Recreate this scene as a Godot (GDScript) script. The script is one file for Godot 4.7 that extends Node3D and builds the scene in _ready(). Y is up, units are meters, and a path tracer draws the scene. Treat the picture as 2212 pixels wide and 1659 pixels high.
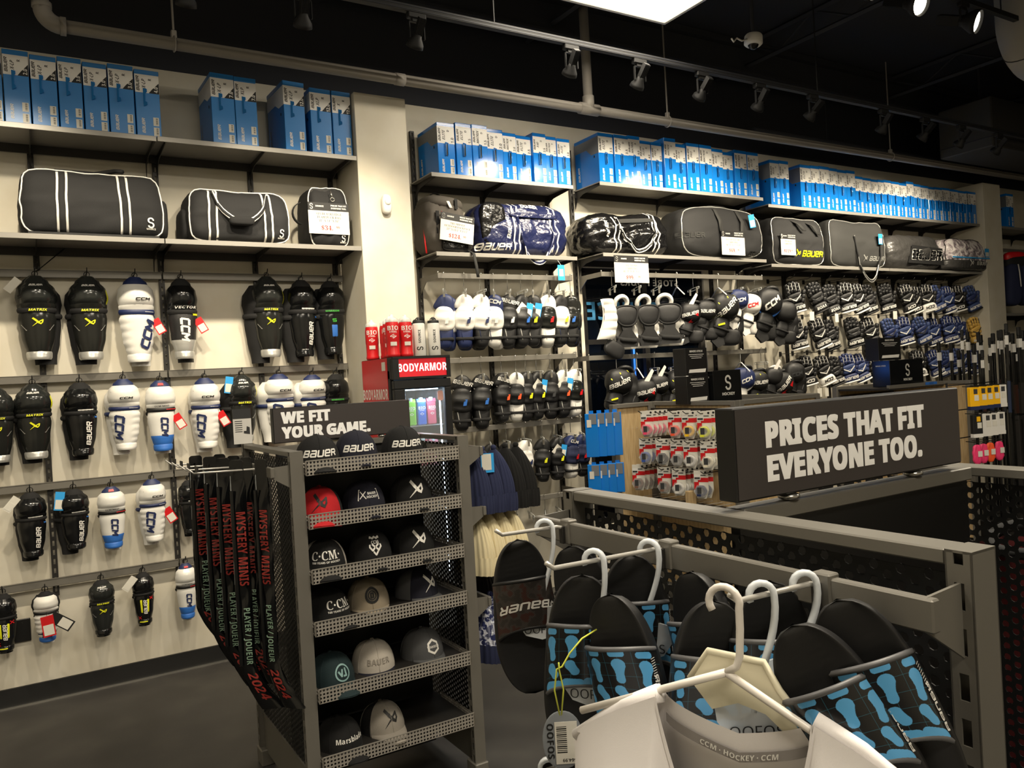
extends Node3D
# A hockey shop: back wall of hanging gear, free-standing H-shaped fixtures, black open ceiling.
# x runs along the back wall, z comes out of it towards the viewer, y is up; metres.

func _ready() -> void:
	seed(7)
	camera_and_light()
	make_materials()
	build_room()
	build_ceiling_gear()
	build_wall_fixtures()
	build_skate_boxes()
	build_bags()
	build_shin_guards()
	build_elbow_pads()
	build_shoulder_pads()
	build_gloves()
	build_cooler()
	build_cap_stand()
	build_tape_stands()
	build_stick_corner()
	build_slide_stand()

func camera_and_light() -> void:
	var cam := Camera3D.new()
	cam.name = "camera"
	var fwd := Vector3(0.52002261, -0.00577591, -0.85413296)
	var rgt := Vector3(0.85260228, -0.05670927, 0.51947417)
	var upv := Vector3(0.05143769, 0.99837403, 0.02456555)
	cam.transform = Transform3D(Basis(rgt, upv, -fwd).orthonormalized(), Vector3(0, 1.6, 5.1))
	cam.fov = 51.13
	cam.near = 0.05
	add_child(cam)
	var we := WorldEnvironment.new()
	we.name = "environment"
	var env := Environment.new()
	env.background_mode = Environment.BG_COLOR
	env.background_color = Color(0.02, 0.028, 0.05)
	env.background_energy_multiplier = 1.0
	env.tonemap_mode = Environment.TONE_MAPPER_LINEAR
	env.tonemap_exposure = EXPOSURE
	env.sdfgi_enabled = true
	env.ssao_enabled = true
	env.ssil_enabled = true
	we.environment = env
	add_child(we)

const EXPOSURE := 0.96
const WARM := Color(1.0, 0.94, 0.83)
const TRACK_Y := 3.51
const TRACK_Z := 1.35
var M := {}
var taken := {}

# ---------------------------------------------------------------- materials
func mk(hex: String, rough := 0.6, metal := 0.0) -> StandardMaterial3D:
	var m := StandardMaterial3D.new()
	m.albedo_color = Color(hex)
	m.roughness = rough
	m.metallic = metal
	return m

func noise_tex(freq: float, size: int, ramp: Array, as_normal := false, strength := 4.0, kind := FastNoiseLite.TYPE_SIMPLEX_SMOOTH, oct := 4) -> NoiseTexture2D:
	var n := FastNoiseLite.new()
	n.noise_type = kind
	n.frequency = freq
	n.fractal_octaves = oct
	n.seed = 11
	var t := NoiseTexture2D.new()
	t.width = size
	t.height = size
	t.seamless = true
	t.noise = n
	if as_normal:
		t.as_normal_map = true
		t.bump_strength = strength
	elif ramp.size() > 0:
		var g := Gradient.new()
		var offs := PackedFloat32Array()
		var cols := PackedColorArray()
		for r in ramp:
			offs.append(r[0])
			cols.append(Color(r[1]))
		g.offsets = offs
		g.colors = cols
		t.color_ramp = g
	return t

func tri(m: StandardMaterial3D, scale: float) -> StandardMaterial3D:
	m.uv1_triplanar = true
	m.uv1_scale = Vector3.ONE * scale
	return m

func make_materials() -> void:
	# room
	M.wall = tri(mk("d2cdbf", 0.75), 0.7)
	M.wall.albedo_texture = noise_tex(0.02, 256, [[0.0, "f4f1ea"], [1.0, "ffffff"]])
	M.wall.uv1_world_triplanar = true
	M.black_wall = mk("2a2c33", 0.85)
	M.ceiling = mk("26282e", 0.9)
	M.beam = mk("2b2d33", 0.8)
	M.floor = tri(mk("ffffff", 0.5), 0.45)
	M.floor.albedo_texture = noise_tex(0.012, 512, [[0.0, "312f2d"], [0.5, "383634"], [1.0, "42403c"]], false, 4, FastNoiseLite.TYPE_SIMPLEX_SMOOTH, 5)
	M.floor.uv1_world_triplanar = true
	M.baseboard = mk("141414", 0.6)
	M.pipe = mk("8a857e", 0.55)
	M.duct = mk("9a968e", 0.6)
	M.duct_box = mk("3a3937", 0.7)
	M.lamp_black = mk("070708", 0.7)
	M.track = mk("2a2c34", 0.5, 0.2)
	# fixture metal
	M.metal = mk("737069", 0.42, 0.3)
	M.metal_dark = mk("2a2826", 0.5, 0.3)
	M.shelf = mk("8d8a84", 0.45, 0.25)
	M.perf = mk("08090a", 0.6)
	M.tray = mk("a8a39b", 0.4, 0.4)
	M.steel = mk("b9b7b0", 0.25, 0.9)
	M.hook = mk("d2cfc8", 0.3, 0.5)
	M.hook_black = mk("131313", 0.4, 0.3)
	M.wood = tri(mk("ffffff", 0.55), 1.0)
	M.wood.albedo_texture = noise_tex(0.03, 256, [[0.0, "a98e63"], [0.5, "bca278"], [1.0, "cdb58c"]])
	M.wood.uv1_scale = Vector3(9, 0.7, 9)
	M.plate = mk("0d0d0d", 0.4)
	# goods
	M.white = mk("dedcd6", 0.5)
	M.white_gloss = mk("dcdbd6", 0.22)
	M.paper = mk("d3d0c6", 0.7)
	M.label_white = mk("dcdad5", 0.55)
	M.black = mk("0b0b0b", 0.6)
	M.black_gloss = mk("101112", 0.18)
	M.black_soft = mk("0d0d0e", 0.85)
	M.grey_gloss = mk("242625", 0.16)
	M.gun = mk("262725", 0.18, 0.3)
	M.silver = mk("b8b8b4", 0.3, 0.5)
	M.navy = mk("18254f", 0.55)
	M.navy_soft = mk("1a2140", 0.85)
	M.blue = mk("2a66b8", 0.5)
	M.box_blue = mk("2677bd", 0.36)
	M.box_gloss = mk("1877d0", 0.14)
	M.box_grey = mk("70747a", 0.4)
	M.tag_blue = mk("2f9be0", 0.45)
	M.red = mk("c4161c", 0.4)
	M.red_soft = mk("b01c22", 0.8)
	M.price_red = mk("b01008", 0.7)
	M.yellow = mk("dfe01c", 0.5)
	M.amber = mk("f2b705", 0.5)
	M.green = mk("3fae3a", 0.5)
	M.pink = mk("e8386f", 0.5)
	M.orange = mk("ef5a2a", 0.5)
	M.grey_print = mk("303133", 0.7)
	M.sign_face = mk("3a3534", 0.55)
	M.sign_black = mk("0a0a0b", 0.45)
	M.sign_text = mk("ffffff", 0.6)
	M.tan = mk("c9a24e", 0.6)
	var weave := noise_tex(0.35, 128, [], true, 5.0, FastNoiseLite.TYPE_CELLULAR, 1)
	var soft := noise_tex(0.03, 128, [], true, 6.0)
	for p in [["fabric_black", "141415", 0.8], ["fabric_grey", "272726", 0.8], ["fabric_taupe", "4c4741", 0.8], ["pad_black", "0d0d0e", 0.5], ["pad_dark", "171718", 0.45], ["cap_black", "0e0e0f", 0.9], ["cap_navy", "141524", 0.9], ["cap_grey", "8b857c", 0.9], ["cap_white", "b3aca2", 0.9], ["cap_slate", "4a4b4d", 0.9], ["cap_red", "b81a22", 0.9], ["cap_green", "10262a", 0.85], ["cap_beige", "8f8472", 0.9]]:
		var m: StandardMaterial3D = tri(mk(p[1], p[2]), 14.0)
		m.normal_enabled = true
		m.normal_texture = weave
		m.normal_scale = 0.35
		M[p[0]] = m
	for p in [["vinyl_navy", "1b2040", 0.25], ["vinyl_black", "0e0e0f", 0.22], ["vinyl_grey", "3c3b3a", 0.35]]:
		var m: StandardMaterial3D = tri(mk(p[1], p[2]), 3.0)
		m.normal_enabled = true
		m.normal_texture = soft
		m.normal_scale = 0.5
		M[p[0]] = m
	M.mesh_fabric = mk("1b1a19", 0.7)
	M.glass = mk("ffffff", 0.03)
	M.glass.albedo_color = Color(0.9, 0.95, 1.0, 0.10)
	M.glass.transparency = BaseMaterial3D.TRANSPARENCY_ALPHA
	M.dark_glass = mk("05080d", 0.03)
	M.dark_glass.albedo_color = Color(0.02, 0.04, 0.07, 0.55)
	M.dark_glass.transparency = BaseMaterial3D.TRANSPARENCY_ALPHA
	M.clear = mk("dfe2e0", 0.1)
	M.clear.albedo_color = Color(0.9, 0.92, 0.92, 0.35)
	M.clear.transparency = BaseMaterial3D.TRANSPARENCY_ALPHA
	M.hanger_plastic = mk("dcdfe0", 0.3)
	M.hanger_plastic.albedo_color = Color(0.93, 0.95, 0.97, 0.62)
	M.hanger_plastic.transparency = BaseMaterial3D.TRANSPARENCY_ALPHA
	M.blister = mk("f0eeea", 0.12)
	M.blister.albedo_color = Color(0.95, 0.95, 0.95, 0.22)
	M.blister.transparency = BaseMaterial3D.TRANSPARENCY_ALPHA

func glow(hex: String, energy: float) -> StandardMaterial3D:
	var m := mk(hex, 0.5)
	m.emission_enabled = true
	m.emission = Color(hex)
	m.emission_energy_multiplier = energy
	return m

# ---------------------------------------------------------------- nodes
func numbered(called: String) -> String:
	var k: int = taken.get(called, 0)
	taken[called] = k + 1
	return called if k == 0 else "%s_%03d" % [called, k]

func thing(called: String, label: String, category: String, at := Vector3.ZERO, turn := 0.0, group := "") -> Node3D:
	var o := Node3D.new()
	o.name = numbered(called)
	add_child(o)
	o.position = at
	o.rotation.y = turn
	tag(o, label, category, group)
	return o

func tag(o: Node3D, label: String, category: String, group := "") -> Node3D:
	o.set_meta("label", label)
	o.set_meta("category", category)
	if group != "":
		o.set_meta("group", group)
	return o

func obj(called: String, mesh: Mesh, m: Material, parent: Node = null, at := Vector3.ZERO, bas := Basis()) -> MeshInstance3D:
	var o := MeshInstance3D.new()
	o.mesh = mesh
	o.material_override = m
	o.transform = Transform3D(bas, at)
	if parent == null:
		o.name = numbered(called)
		add_child(o)
	else:
		o.name = called
		parent.add_child(o, true)
	return o

func struct(called: String, mesh: Mesh, m: Material, parent: Node = null, at := Vector3.ZERO, bas := Basis()) -> MeshInstance3D:
	var o := obj(called, mesh, m, parent, at, bas)
	if parent == null:
		o.set_meta("kind", "structure")
	return o

func copy(o: Node3D, called: String, label: String, at: Vector3, turn := 0.0) -> Node3D:
	var c: Node3D = o.duplicate()
	c.name = numbered(called)
	add_child(c)
	c.position = at
	c.rotation = Vector3(0, turn, 0)
	c.set_meta("label", label)
	return c

const ORD := ["first", "second", "third", "fourth", "fifth", "sixth", "seventh", "eighth", "ninth", "tenth", "eleventh", "twelfth", "thirteenth", "fourteenth", "fifteenth", "sixteenth", "seventeenth", "eighteenth", "nineteenth", "twentieth"]

# ---------------------------------------------------------------- mesh building
class MB:
	var st := SurfaceTool.new()
	func _init(smooth := false) -> void:
		st.begin(Mesh.PRIMITIVE_TRIANGLES)
		st.set_smooth_group(0 if smooth else -1)
	func smooth(on: bool) -> MB:
		st.set_smooth_group(0 if on else -1)
		return self
	func v(p: Vector3, uv := Vector2.ZERO) -> void:
		st.set_uv(uv)
		st.add_vertex(p)
	func tri(a: Vector3, b: Vector3, c: Vector3) -> void:   # counter-clockwise seen from outside
		v(a)
		v(c)
		v(b)
	func quad(a: Vector3, b: Vector3, c: Vector3, d: Vector3) -> void:
		tri(a, b, c)
		tri(a, c, d)
	func box(c: Vector3, s: Vector3, bas := Basis()) -> MB:
		var h := s * 0.5
		var p := []
		for i in 8:
			p.append(c + bas * Vector3(h.x if i & 1 else -h.x, h.y if i & 2 else -h.y, h.z if i & 4 else -h.z))
		quad(p[4], p[5], p[7], p[6])
		quad(p[1], p[0], p[2], p[3])
		quad(p[5], p[1], p[3], p[7])
		quad(p[0], p[4], p[6], p[2])
		quad(p[6], p[7], p[3], p[2])
		quad(p[0], p[1], p[5], p[4])
		return self
	func bbox(c: Vector3, s: Vector3, b: float, bas := Basis()) -> MB:   # chamfered box
		var h := s * 0.5
		b = minf(b, minf(h.x, minf(h.y, h.z)) * 0.9)
		var i := h - Vector3.ONE * b
		var q := func(x: float, y: float, z: float) -> Vector3: return c + bas * Vector3(x, y, z)
		for sg in [-1.0, 1.0]:
			var f: Array = [[Vector3(sg * h.x, -i.y, -i.z), Vector3(sg * h.x, i.y, -i.z), Vector3(sg * h.x, i.y, i.z), Vector3(sg * h.x, -i.y, i.z)],
				[Vector3(-i.x, sg * h.y, -i.z), Vector3(-i.x, sg * h.y, i.z), Vector3(i.x, sg * h.y, i.z), Vector3(i.x, sg * h.y, -i.z)],
				[Vector3(-i.x, -i.y, sg * h.z), Vector3(i.x, -i.y, sg * h.z), Vector3(i.x, i.y, sg * h.z), Vector3(-i.x, i.y, sg * h.z)]]
			for g in f:
				if sg > 0:
					quad(c + bas * g[0], c + bas * g[1], c + bas * g[2], c + bas * g[3])
				else:
					quad(c + bas * g[3], c + bas * g[2], c + bas * g[1], c + bas * g[0])
		for sx in [-1.0, 1.0]:
			for sy in [-1.0, 1.0]:
				var e := [q.call(sx * h.x, sy * i.y, -i.z), q.call(sx * h.x, sy * i.y, i.z), q.call(sx * i.x, sy * h.y, i.z), q.call(sx * i.x, sy * h.y, -i.z)]
				if sx * sy > 0:
					e.reverse()
				quad(e[0], e[1], e[2], e[3])
				var e2 := [q.call(sx * h.x, -i.y, sy * i.z), q.call(sx * h.x, i.y, sy * i.z), q.call(sx * i.x, i.y, sy * h.z), q.call(sx * i.x, -i.y, sy * h.z)]
				if sx * sy < 0:
					e2.reverse()
				quad(e2[0], e2[1], e2[2], e2[3])
				var e3 := [q.call(-i.x, sx * h.y, sy * i.z), q.call(i.x, sx * h.y, sy * i.z), q.call(i.x, sx * i.y, sy * h.z), q.call(-i.x, sx * i.y, sy * h.z)]
				if sx * sy > 0:
					e3.reverse()
				quad(e3[0], e3[1], e3[2], e3[3])
				for sz in [-1.0, 1.0]:
					var t := [q.call(sx * h.x, sy * i.y, sz * i.z), q.call(sx * i.x, sy * h.y, sz * i.z), q.call(sx * i.x, sy * i.y, sz * h.z)]
					if sx * sy * sz < 0:
						t.reverse()
					tri(t[0], t[1], t[2])
		return self
	func tube(pts: Array, r: float, n := 6, closed := false, r2 := -1.0) -> MB:
		var cnt := pts.size()
		var rings := []
		var side := Vector3.ZERO
		for i in cnt:
			var a: Vector3 = pts[i - 1] if i > 0 else (pts[cnt - 1] if closed else pts[0])
			var b: Vector3 = pts[i + 1] if i < cnt - 1 else (pts[0] if closed else pts[i])
			var d := (b - a).normalized()
			if d.length() < 0.5:
				d = Vector3.UP
			if side == Vector3.ZERO:
				side = d.cross(Vector3.UP if absf(d.y) < 0.9 else Vector3.RIGHT).normalized()
			else:
				side = (side - d * side.dot(d)).normalized()
			var up := side.cross(d).normalized()
			var ring := []
			var rr := r if r2 < 0 else lerpf(r, r2, float(i) / maxf(1, cnt - 1))
			for k in n:
				var t := TAU * k / n
				ring.append(pts[i] + side * cos(t) * rr + up * sin(t) * rr)
			rings.append(ring)
		for i in (cnt if closed else cnt - 1):
			var r0: Array = rings[i]
			var r1: Array = rings[(i + 1) % cnt]
			for k in n:
				var k2 := (k + 1) % n
				quad(r0[k2], r0[k], r1[k], r1[k2])
		if not closed:
			for k in range(1, n - 1):
				tri(rings[0][0], rings[0][k], rings[0][k + 1])
				tri(rings[cnt - 1][0], rings[cnt - 1][k + 1], rings[cnt - 1][k])
		return self
	func ribbon(pts: Array, across: Vector3, w: float, th: float) -> MB:   # flat strap along a path, w wide along "across"
		var cnt := pts.size()
		var rows := []
		var a := across.normalized()
		for i in cnt:
			var d: Vector3 = (pts[mini(i + 1, cnt - 1)] - pts[maxi(i - 1, 0)]).normalized()
			var nn := a.cross(d).normalized() * th * 0.5
			rows.append([pts[i] - a * w * 0.5 - nn, pts[i] + a * w * 0.5 - nn, pts[i] + a * w * 0.5 + nn, pts[i] - a * w * 0.5 + nn])
		for i in cnt - 1:
			for k in 4:
				var k2 := (k + 1) % 4
				quad(rows[i][k2], rows[i][k], rows[i + 1][k], rows[i + 1][k2])
		quad(rows[0][0], rows[0][1], rows[0][2], rows[0][3])
		quad(rows[cnt - 1][3], rows[cnt - 1][2], rows[cnt - 1][1], rows[cnt - 1][0])
		return self
	func lathe(prof: Array, n := 16, xf := Transform3D()) -> MB:   # prof: Vector2(radius, y) from bottom to top
		for i in prof.size() - 1:
			for k in n:
				var t0 := TAU * k / n
				var t1 := TAU * (k + 1) / n
				var a: Vector2 = prof[i]
				var b: Vector2 = prof[i + 1]
				var p0 := xf * Vector3(a.x * cos(t0), a.y, a.x * sin(t0))
				var p1 := xf * Vector3(a.x * cos(t1), a.y, a.x * sin(t1))
				var p2 := xf * Vector3(b.x * cos(t1), b.y, b.x * sin(t1))
				var p3 := xf * Vector3(b.x * cos(t0), b.y, b.x * sin(t0))
				if a.x > 1e-6:
					tri(p1, p0, p3)
				if b.x > 1e-6:
					tri(p1, p3, p2)
				elif a.x > 1e-6:
					pass
		return self
	func grid(f: Callable, nu: int, nv: int, flip := false) -> MB:   # f(u, v) -> point, u right, v up, seen from outside
		var p := []
		for j in nv + 1:
			var row := []
			for i in nu + 1:
				row.append(f.call(float(i) / nu, float(j) / nv))
			p.append(row)
		for j in nv:
			for i in nu:
				var a: Vector3 = p[j][i]
				var b: Vector3 = p[j][i + 1]
				var c: Vector3 = p[j + 1][i + 1]
				var d: Vector3 = p[j + 1][i]
				var ua := Vector2(float(i) / nu, 1.0 - float(j) / nv)
				var uc := Vector2(float(i + 1) / nu, 1.0 - float(j + 1) / nv)
				var ub := Vector2(uc.x, ua.y)
				var ud := Vector2(ua.x, uc.y)
				var seq := [[a, ua], [c, uc], [b, ub], [a, ua], [d, ud], [c, uc]]
				if flip:
					seq = [[a, ua], [b, ub], [c, uc], [a, ua], [c, uc], [d, ud]]
				for s in seq:
					v(s[0], s[1])
		return self
	func prism(poly: PackedVector2Array, depth: float, xf := Transform3D(), back := true) -> MB:   # outline in xy, from z 0 to depth
		if Geometry2D.is_polygon_clockwise(poly):
			poly.reverse()
		var idx := Geometry2D.triangulate_polygon(poly)
		for i in range(0, idx.size(), 3):
			var t := [poly[idx[i]], poly[idx[i + 1]], poly[idx[i + 2]]]
			if (t[1] - t[0]).cross(t[2] - t[0]) < 0:
				t.reverse()
			tri(xf * Vector3(t[0].x, t[0].y, depth), xf * Vector3(t[1].x, t[1].y, depth), xf * Vector3(t[2].x, t[2].y, depth))
			if back and depth != 0:
				tri(xf * Vector3(t[2].x, t[2].y, 0), xf * Vector3(t[1].x, t[1].y, 0), xf * Vector3(t[0].x, t[0].y, 0))
		if depth != 0:
			for i in poly.size():
				var a := poly[i]
				var b := poly[(i + 1) % poly.size()]
				quad(xf * Vector3(a.x, a.y, 0), xf * Vector3(b.x, b.y, 0), xf * Vector3(b.x, b.y, depth), xf * Vector3(a.x, a.y, depth))
		return self
	func blob(half: Vector3, k := 5.0, n := 8, xf := Transform3D(), deform = null) -> MB:   # rounded box, bent by deform(p in -1..1) -> p
		var axes := [[Vector3.RIGHT, Vector3.UP, Vector3.BACK], [Vector3.LEFT, Vector3.UP, Vector3.FORWARD], [Vector3.FORWARD, Vector3.UP, Vector3.RIGHT], [Vector3.BACK, Vector3.UP, Vector3.LEFT], [Vector3.RIGHT, Vector3.FORWARD, Vector3.UP], [Vector3.RIGHT, Vector3.BACK, Vector3.DOWN]]
		for ax in axes:
			grid(func(u: float, w: float) -> Vector3:
				var a := tan((u - 0.5) * PI * 0.5)
				var b := tan((w - 0.5) * PI * 0.5)
				var p: Vector3 = ax[2] + ax[0] * a + ax[1] * b
				var l := pow(pow(absf(p.x), k) + pow(absf(p.y), k) + pow(absf(p.z), k), 1.0 / k)
				p = p / l
				if deform != null:
					p = deform.call(p)
				return xf * (p * half), n, n)
		return self
	func perf(w: float, h: float, pitch: float, r: float, th: float, xf := Transform3D(), stagger := true, n := 8) -> MB:   # sheet in xy with round holes, centred
		var nx := maxi(1, roundi(w / pitch))
		var py := pitch * (0.866 if stagger else 1.0)
		var ny := maxi(1, roundi(h / py))
		var px := w / nx
		py = h / ny
		for j in ny:
			for i in nx:
				var c := Vector2(-w / 2 + (i + 0.5) * px, -h / 2 + (j + 0.5) * py)
				var off := px * 0.25 * (1.0 if j % 2 else -1.0) if stagger else 0.0
				var outer := []
				var inner := []
				for t in n:
					var ang := TAU * (t + 0.5) / n
					var d := Vector2(cos(ang), sin(ang))
					var sc := minf(px * 0.5 / maxf(absf(d.x), 1e-6), py * 0.5 / maxf(absf(d.y), 1e-6))
					var o := d * sc
					if n == 8:
						o = [Vector2(0.5, 0.0), Vector2(0.5, 0.5), Vector2(0, 0.5), Vector2(-0.5, 0.5), Vector2(-0.5, 0), Vector2(-0.5, -0.5), Vector2(0, -0.5), Vector2(0.5, -0.5)][t] * Vector2(px, py)
						ang = TAU * t / 8
						d = Vector2(cos(ang), sin(ang))
					outer.append(c + o)
					inner.append(c + Vector2(off, 0) + d * r)
				for t in n:
					var t2 := (t + 1) % n
					for s in [1.0, -1.0]:
						var z: float = th * 0.5 * s
						var a := xf * Vector3(inner[t].x, inner[t].y, z)
						var b := xf * Vector3(outer[t].x, outer[t].y, z)
						var e := xf * Vector3(outer[t2].x, outer[t2].y, z)
						var g := xf * Vector3(inner[t2].x, inner[t2].y, z)
						if s > 0:
							quad(a, b, e, g)
						else:
							quad(g, e, b, a)
						if th == 0:
							break
					if th > 0:
						quad(xf * Vector3(inner[t].x, inner[t].y, -th / 2), xf * Vector3(inner[t].x, inner[t].y, th / 2), xf * Vector3(inner[t2].x, inner[t2].y, th / 2), xf * Vector3(inner[t2].x, inner[t2].y, -th / 2))
		return self
	func done() -> ArrayMesh:
		st.generate_normals()
		st.index()
		return st.commit()

func arc(c: Vector3, ux: Vector3, uy: Vector3, r: float, a0: float, a1: float, n := 8) -> Array:
	var out := []
	for i in n + 1:
		var t := lerpf(a0, a1, float(i) / n)
		out.append(c + ux * cos(t) * r + uy * sin(t) * r)
	return out

func rrect(w: float, h: float, r: float, n := 4) -> PackedVector2Array:
	var p := PackedVector2Array()
	for q in 4:
		var c := Vector2((w / 2 - r) * (1 if q == 0 or q == 3 else -1), (h / 2 - r) * (1 if q < 2 else -1))
		for i in n + 1:
			var t := PI / 2 * (q + float(i) / n)
			p.append(c + Vector2(cos(t), sin(t)) * r)
	return p

# ---------------------------------------------------------------- lettering
var fonts := {}
var letter_cache := {}
func font(kind: String) -> Font:
	if not fonts.has(kind):
		var f := SystemFont.new()
		f.font_names = PackedStringArray(["Droid Serif" if kind.begins_with("serif") else "Droid Sans"])
		f.font_weight = 700 if kind.ends_with("bold") or kind.ends_with("heavy") else 400
		fonts[kind] = f
		if kind.ends_with("heavy"):
			var v := FontVariation.new()
			v.base_font = f
			v.variation_embolden = 0.35
			fonts[kind] = v
	return fonts[kind]

const STROKES := {
	"B": [[[0, 0], [0, 1], [.6, 1], [.7, .9], [.7, .62], [.58, .5], [0, .5]], [[.58, .5], [.7, .38], [.7, .1], [.6, 0], [0, 0]]],
	"a": [[[.03, 1], [.6, 1], [.7, .9], [.7, 0], [.1, 0], [0, .1], [0, .42], [.08, .52], [.7, .52]]],
	"U": [[[0, 1], [0, .1], [.1, 0], [.6, 0], [.7, .1], [.7, 1]]],
	"e": [[[0, .5], [.7, .5], [.7, .9], [.6, 1], [.1, 1], [0, .9], [0, .1], [.1, 0], [.66, 0]]],
	"R": [[[0, 0], [0, 1], [.6, 1], [.7, .9], [.7, .6], [.6, .5], [0, .5]], [[.4, .5], [.7, 0]]],
	"C": [[[.72, 1], [.12, 1], [0, .88], [0, .12], [.12, 0], [.72, 0]]],
	"M": [[[0, 0], [0, 1], [.42, .4], [.84, 1], [.84, 0]]],
}
# flat lettering, centred, facing +z, h high; "logo" writes with the square slanted strokes, other kinds with a font
func letters(s: String, h: float, kind := "bold", skew := 0.0, stretch := 1.0, thick := 0.0) -> ArrayMesh:
	var key := "%s|%s|%s|%s|%s|%s" % [s, h, kind, skew, stretch, thick]
	if letter_cache.has(key):
		return letter_cache[key]
	var tris := PackedVector3Array()
	if kind == "logo":
		var x := 0.0
		var t := 0.14 if s == "CCM" else 0.105
		for ch in s:
			for line in STROKES.get(ch, []):
				for i in line.size() - 1:
					var a := Vector2(line[i][0] + x, line[i][1] * 0.8 + 0.1)
					var b := Vector2(line[i + 1][0] + x, line[i + 1][1] * 0.8 + 0.1)
					var d := (b - a).normalized()
					var nn := Vector2(-d.y, d.x) * t
					a -= d * t * 0.6
					b += d * t * 0.6
					var nseg := maxi(1, int((b - a).length() / 0.3))
					for k in nseg:
						var p := a.lerp(b, float(k) / nseg)
						var q := a.lerp(b, float(k + 1) / nseg)
						for w in [p - nn, q + nn, q - nn, p - nn, p + nn, q + nn]:
							tris.append(Vector3(w.x, w.y, 0))
			x += 0.84 if ch == "M" else 0.7
			x += 0.32
		x -= 0.32
		for i in tris.size():
			var p := tris[i]
			tris[i] = Vector3(((p.x - x / 2) * stretch + (p.y - 0.5) * skew) * h, (p.y - 0.5) * h, 0)
	else:
		var tm := TextMesh.new()
		tm.font = font(kind)
		tm.font_size = 32
		tm.pixel_size = 1.0 / 32.0
		tm.curve_step = 3.0
		tm.depth = thick / h
		tm.text = s
		var arr := tm.get_mesh_arrays()
		var vs: PackedVector3Array = arr[Mesh.ARRAY_VERTEX]
		var ix: PackedInt32Array = arr[Mesh.ARRAY_INDEX] if arr[Mesh.ARRAY_INDEX] != null else PackedInt32Array()
		if ix.size() == 0:
			tris = vs
		else:
			for i in ix:
				tris.append(vs[i])
		var lo := Vector3.INF
		var hi := -Vector3.INF
		for p in tris:
			lo = lo.min(p)
			hi = hi.max(p)
		var mid := (lo + hi) / 2
		var cap := 0.74
		for i in tris.size():
			var p := tris[i] - mid
			tris[i] = Vector3((p.x * stretch + p.y * skew) * h / cap, p.y * h / cap, (tris[i].z - lo.z) * h)
	var st := SurfaceTool.new()
	st.begin(Mesh.PRIMITIVE_TRIANGLES)
	st.set_smooth_group(-1)
	for p in tris:
		st.set_uv(Vector2.ZERO)
		st.add_vertex(p)
	st.generate_normals()
	st.index()
	var m: ArrayMesh = st.commit()
	letter_cache[key] = m
	return m

func warped(m: ArrayMesh, f: Callable) -> ArrayMesh:   # lettering bent onto a surface: f(flat point) -> point
	var arr := m.surface_get_arrays(0)
	var vs: PackedVector3Array = arr[Mesh.ARRAY_VERTEX]
	var ix: PackedInt32Array = arr[Mesh.ARRAY_INDEX]
	var st := SurfaceTool.new()
	st.begin(Mesh.PRIMITIVE_TRIANGLES)
	st.set_smooth_group(-1)
	for i in ix:
		st.set_uv(Vector2.ZERO)
		st.add_vertex(f.call(vs[i]))
	st.generate_normals()
	st.index()
	return st.commit()

func stroke_mesh(lines: Array, t: float, h: float) -> ArrayMesh:   # flat drawn mark: lines of [x, y, half width]
	var mb := MB.new()
	for line in lines:
		for i in line.size() - 1:
			var a := Vector2(line[i][0], line[i][1])
			var b := Vector2(line[i + 1][0], line[i + 1][1])
			var d := (b - a).normalized()
			var nn := Vector2(-d.y, d.x)
			var wa: float = line[i][2] if line[i].size() > 2 else t
			var wb: float = line[i + 1][2] if line[i + 1].size() > 2 else t
			var e := d * minf(wa, wb) * 0.5
			var q := [a - e - nn * wa, b + e - nn * wb, b + e + nn * wb, a - e + nn * wa]
			mb.quad(Vector3(q[0].x, q[0].y, 0) * h, Vector3(q[1].x, q[1].y, 0) * h, Vector3(q[2].x, q[2].y, 0) * h, Vector3(q[3].x, q[3].y, 0) * h)
	return mb.done()

var marks := {}
func x_mark(h: float) -> ArrayMesh:   # crossed blade emblem
	var key := "x%s" % h
	if not marks.has(key):
		marks[key] = stroke_mesh([[[-.4, .5, .10], [-.12, .2, .11], [.12, -.08, .10], [.3, -.22, .06]], [[-.5, -.5, .012], [-.1, -.1, .05], [.3, .2, .06], [.46, .3, .06]], [[.46, .32, .06], [.42, 0, .06], [.26, -.22, .06]]], .05, h)
	return marks[key]

func s_mark(h: float) -> ArrayMesh:   # double-stroke S emblem
	var key := "s%s" % h
	if not marks.has(key):
		var pts := []
		for i in 13:
			var t := lerpf(0.1, 1.5 * PI, i / 12.0)
			pts.append([cos(t) * .24, .25 + sin(t) * .25])
		for i in 13:
			var t := lerpf(0.5 * PI, -0.9 * PI, i / 12.0)
			pts.append([cos(t) * .24, -.25 + sin(t) * .25])
		marks[key] = stroke_mesh([pts], .075, h)
	return marks[key]

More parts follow.
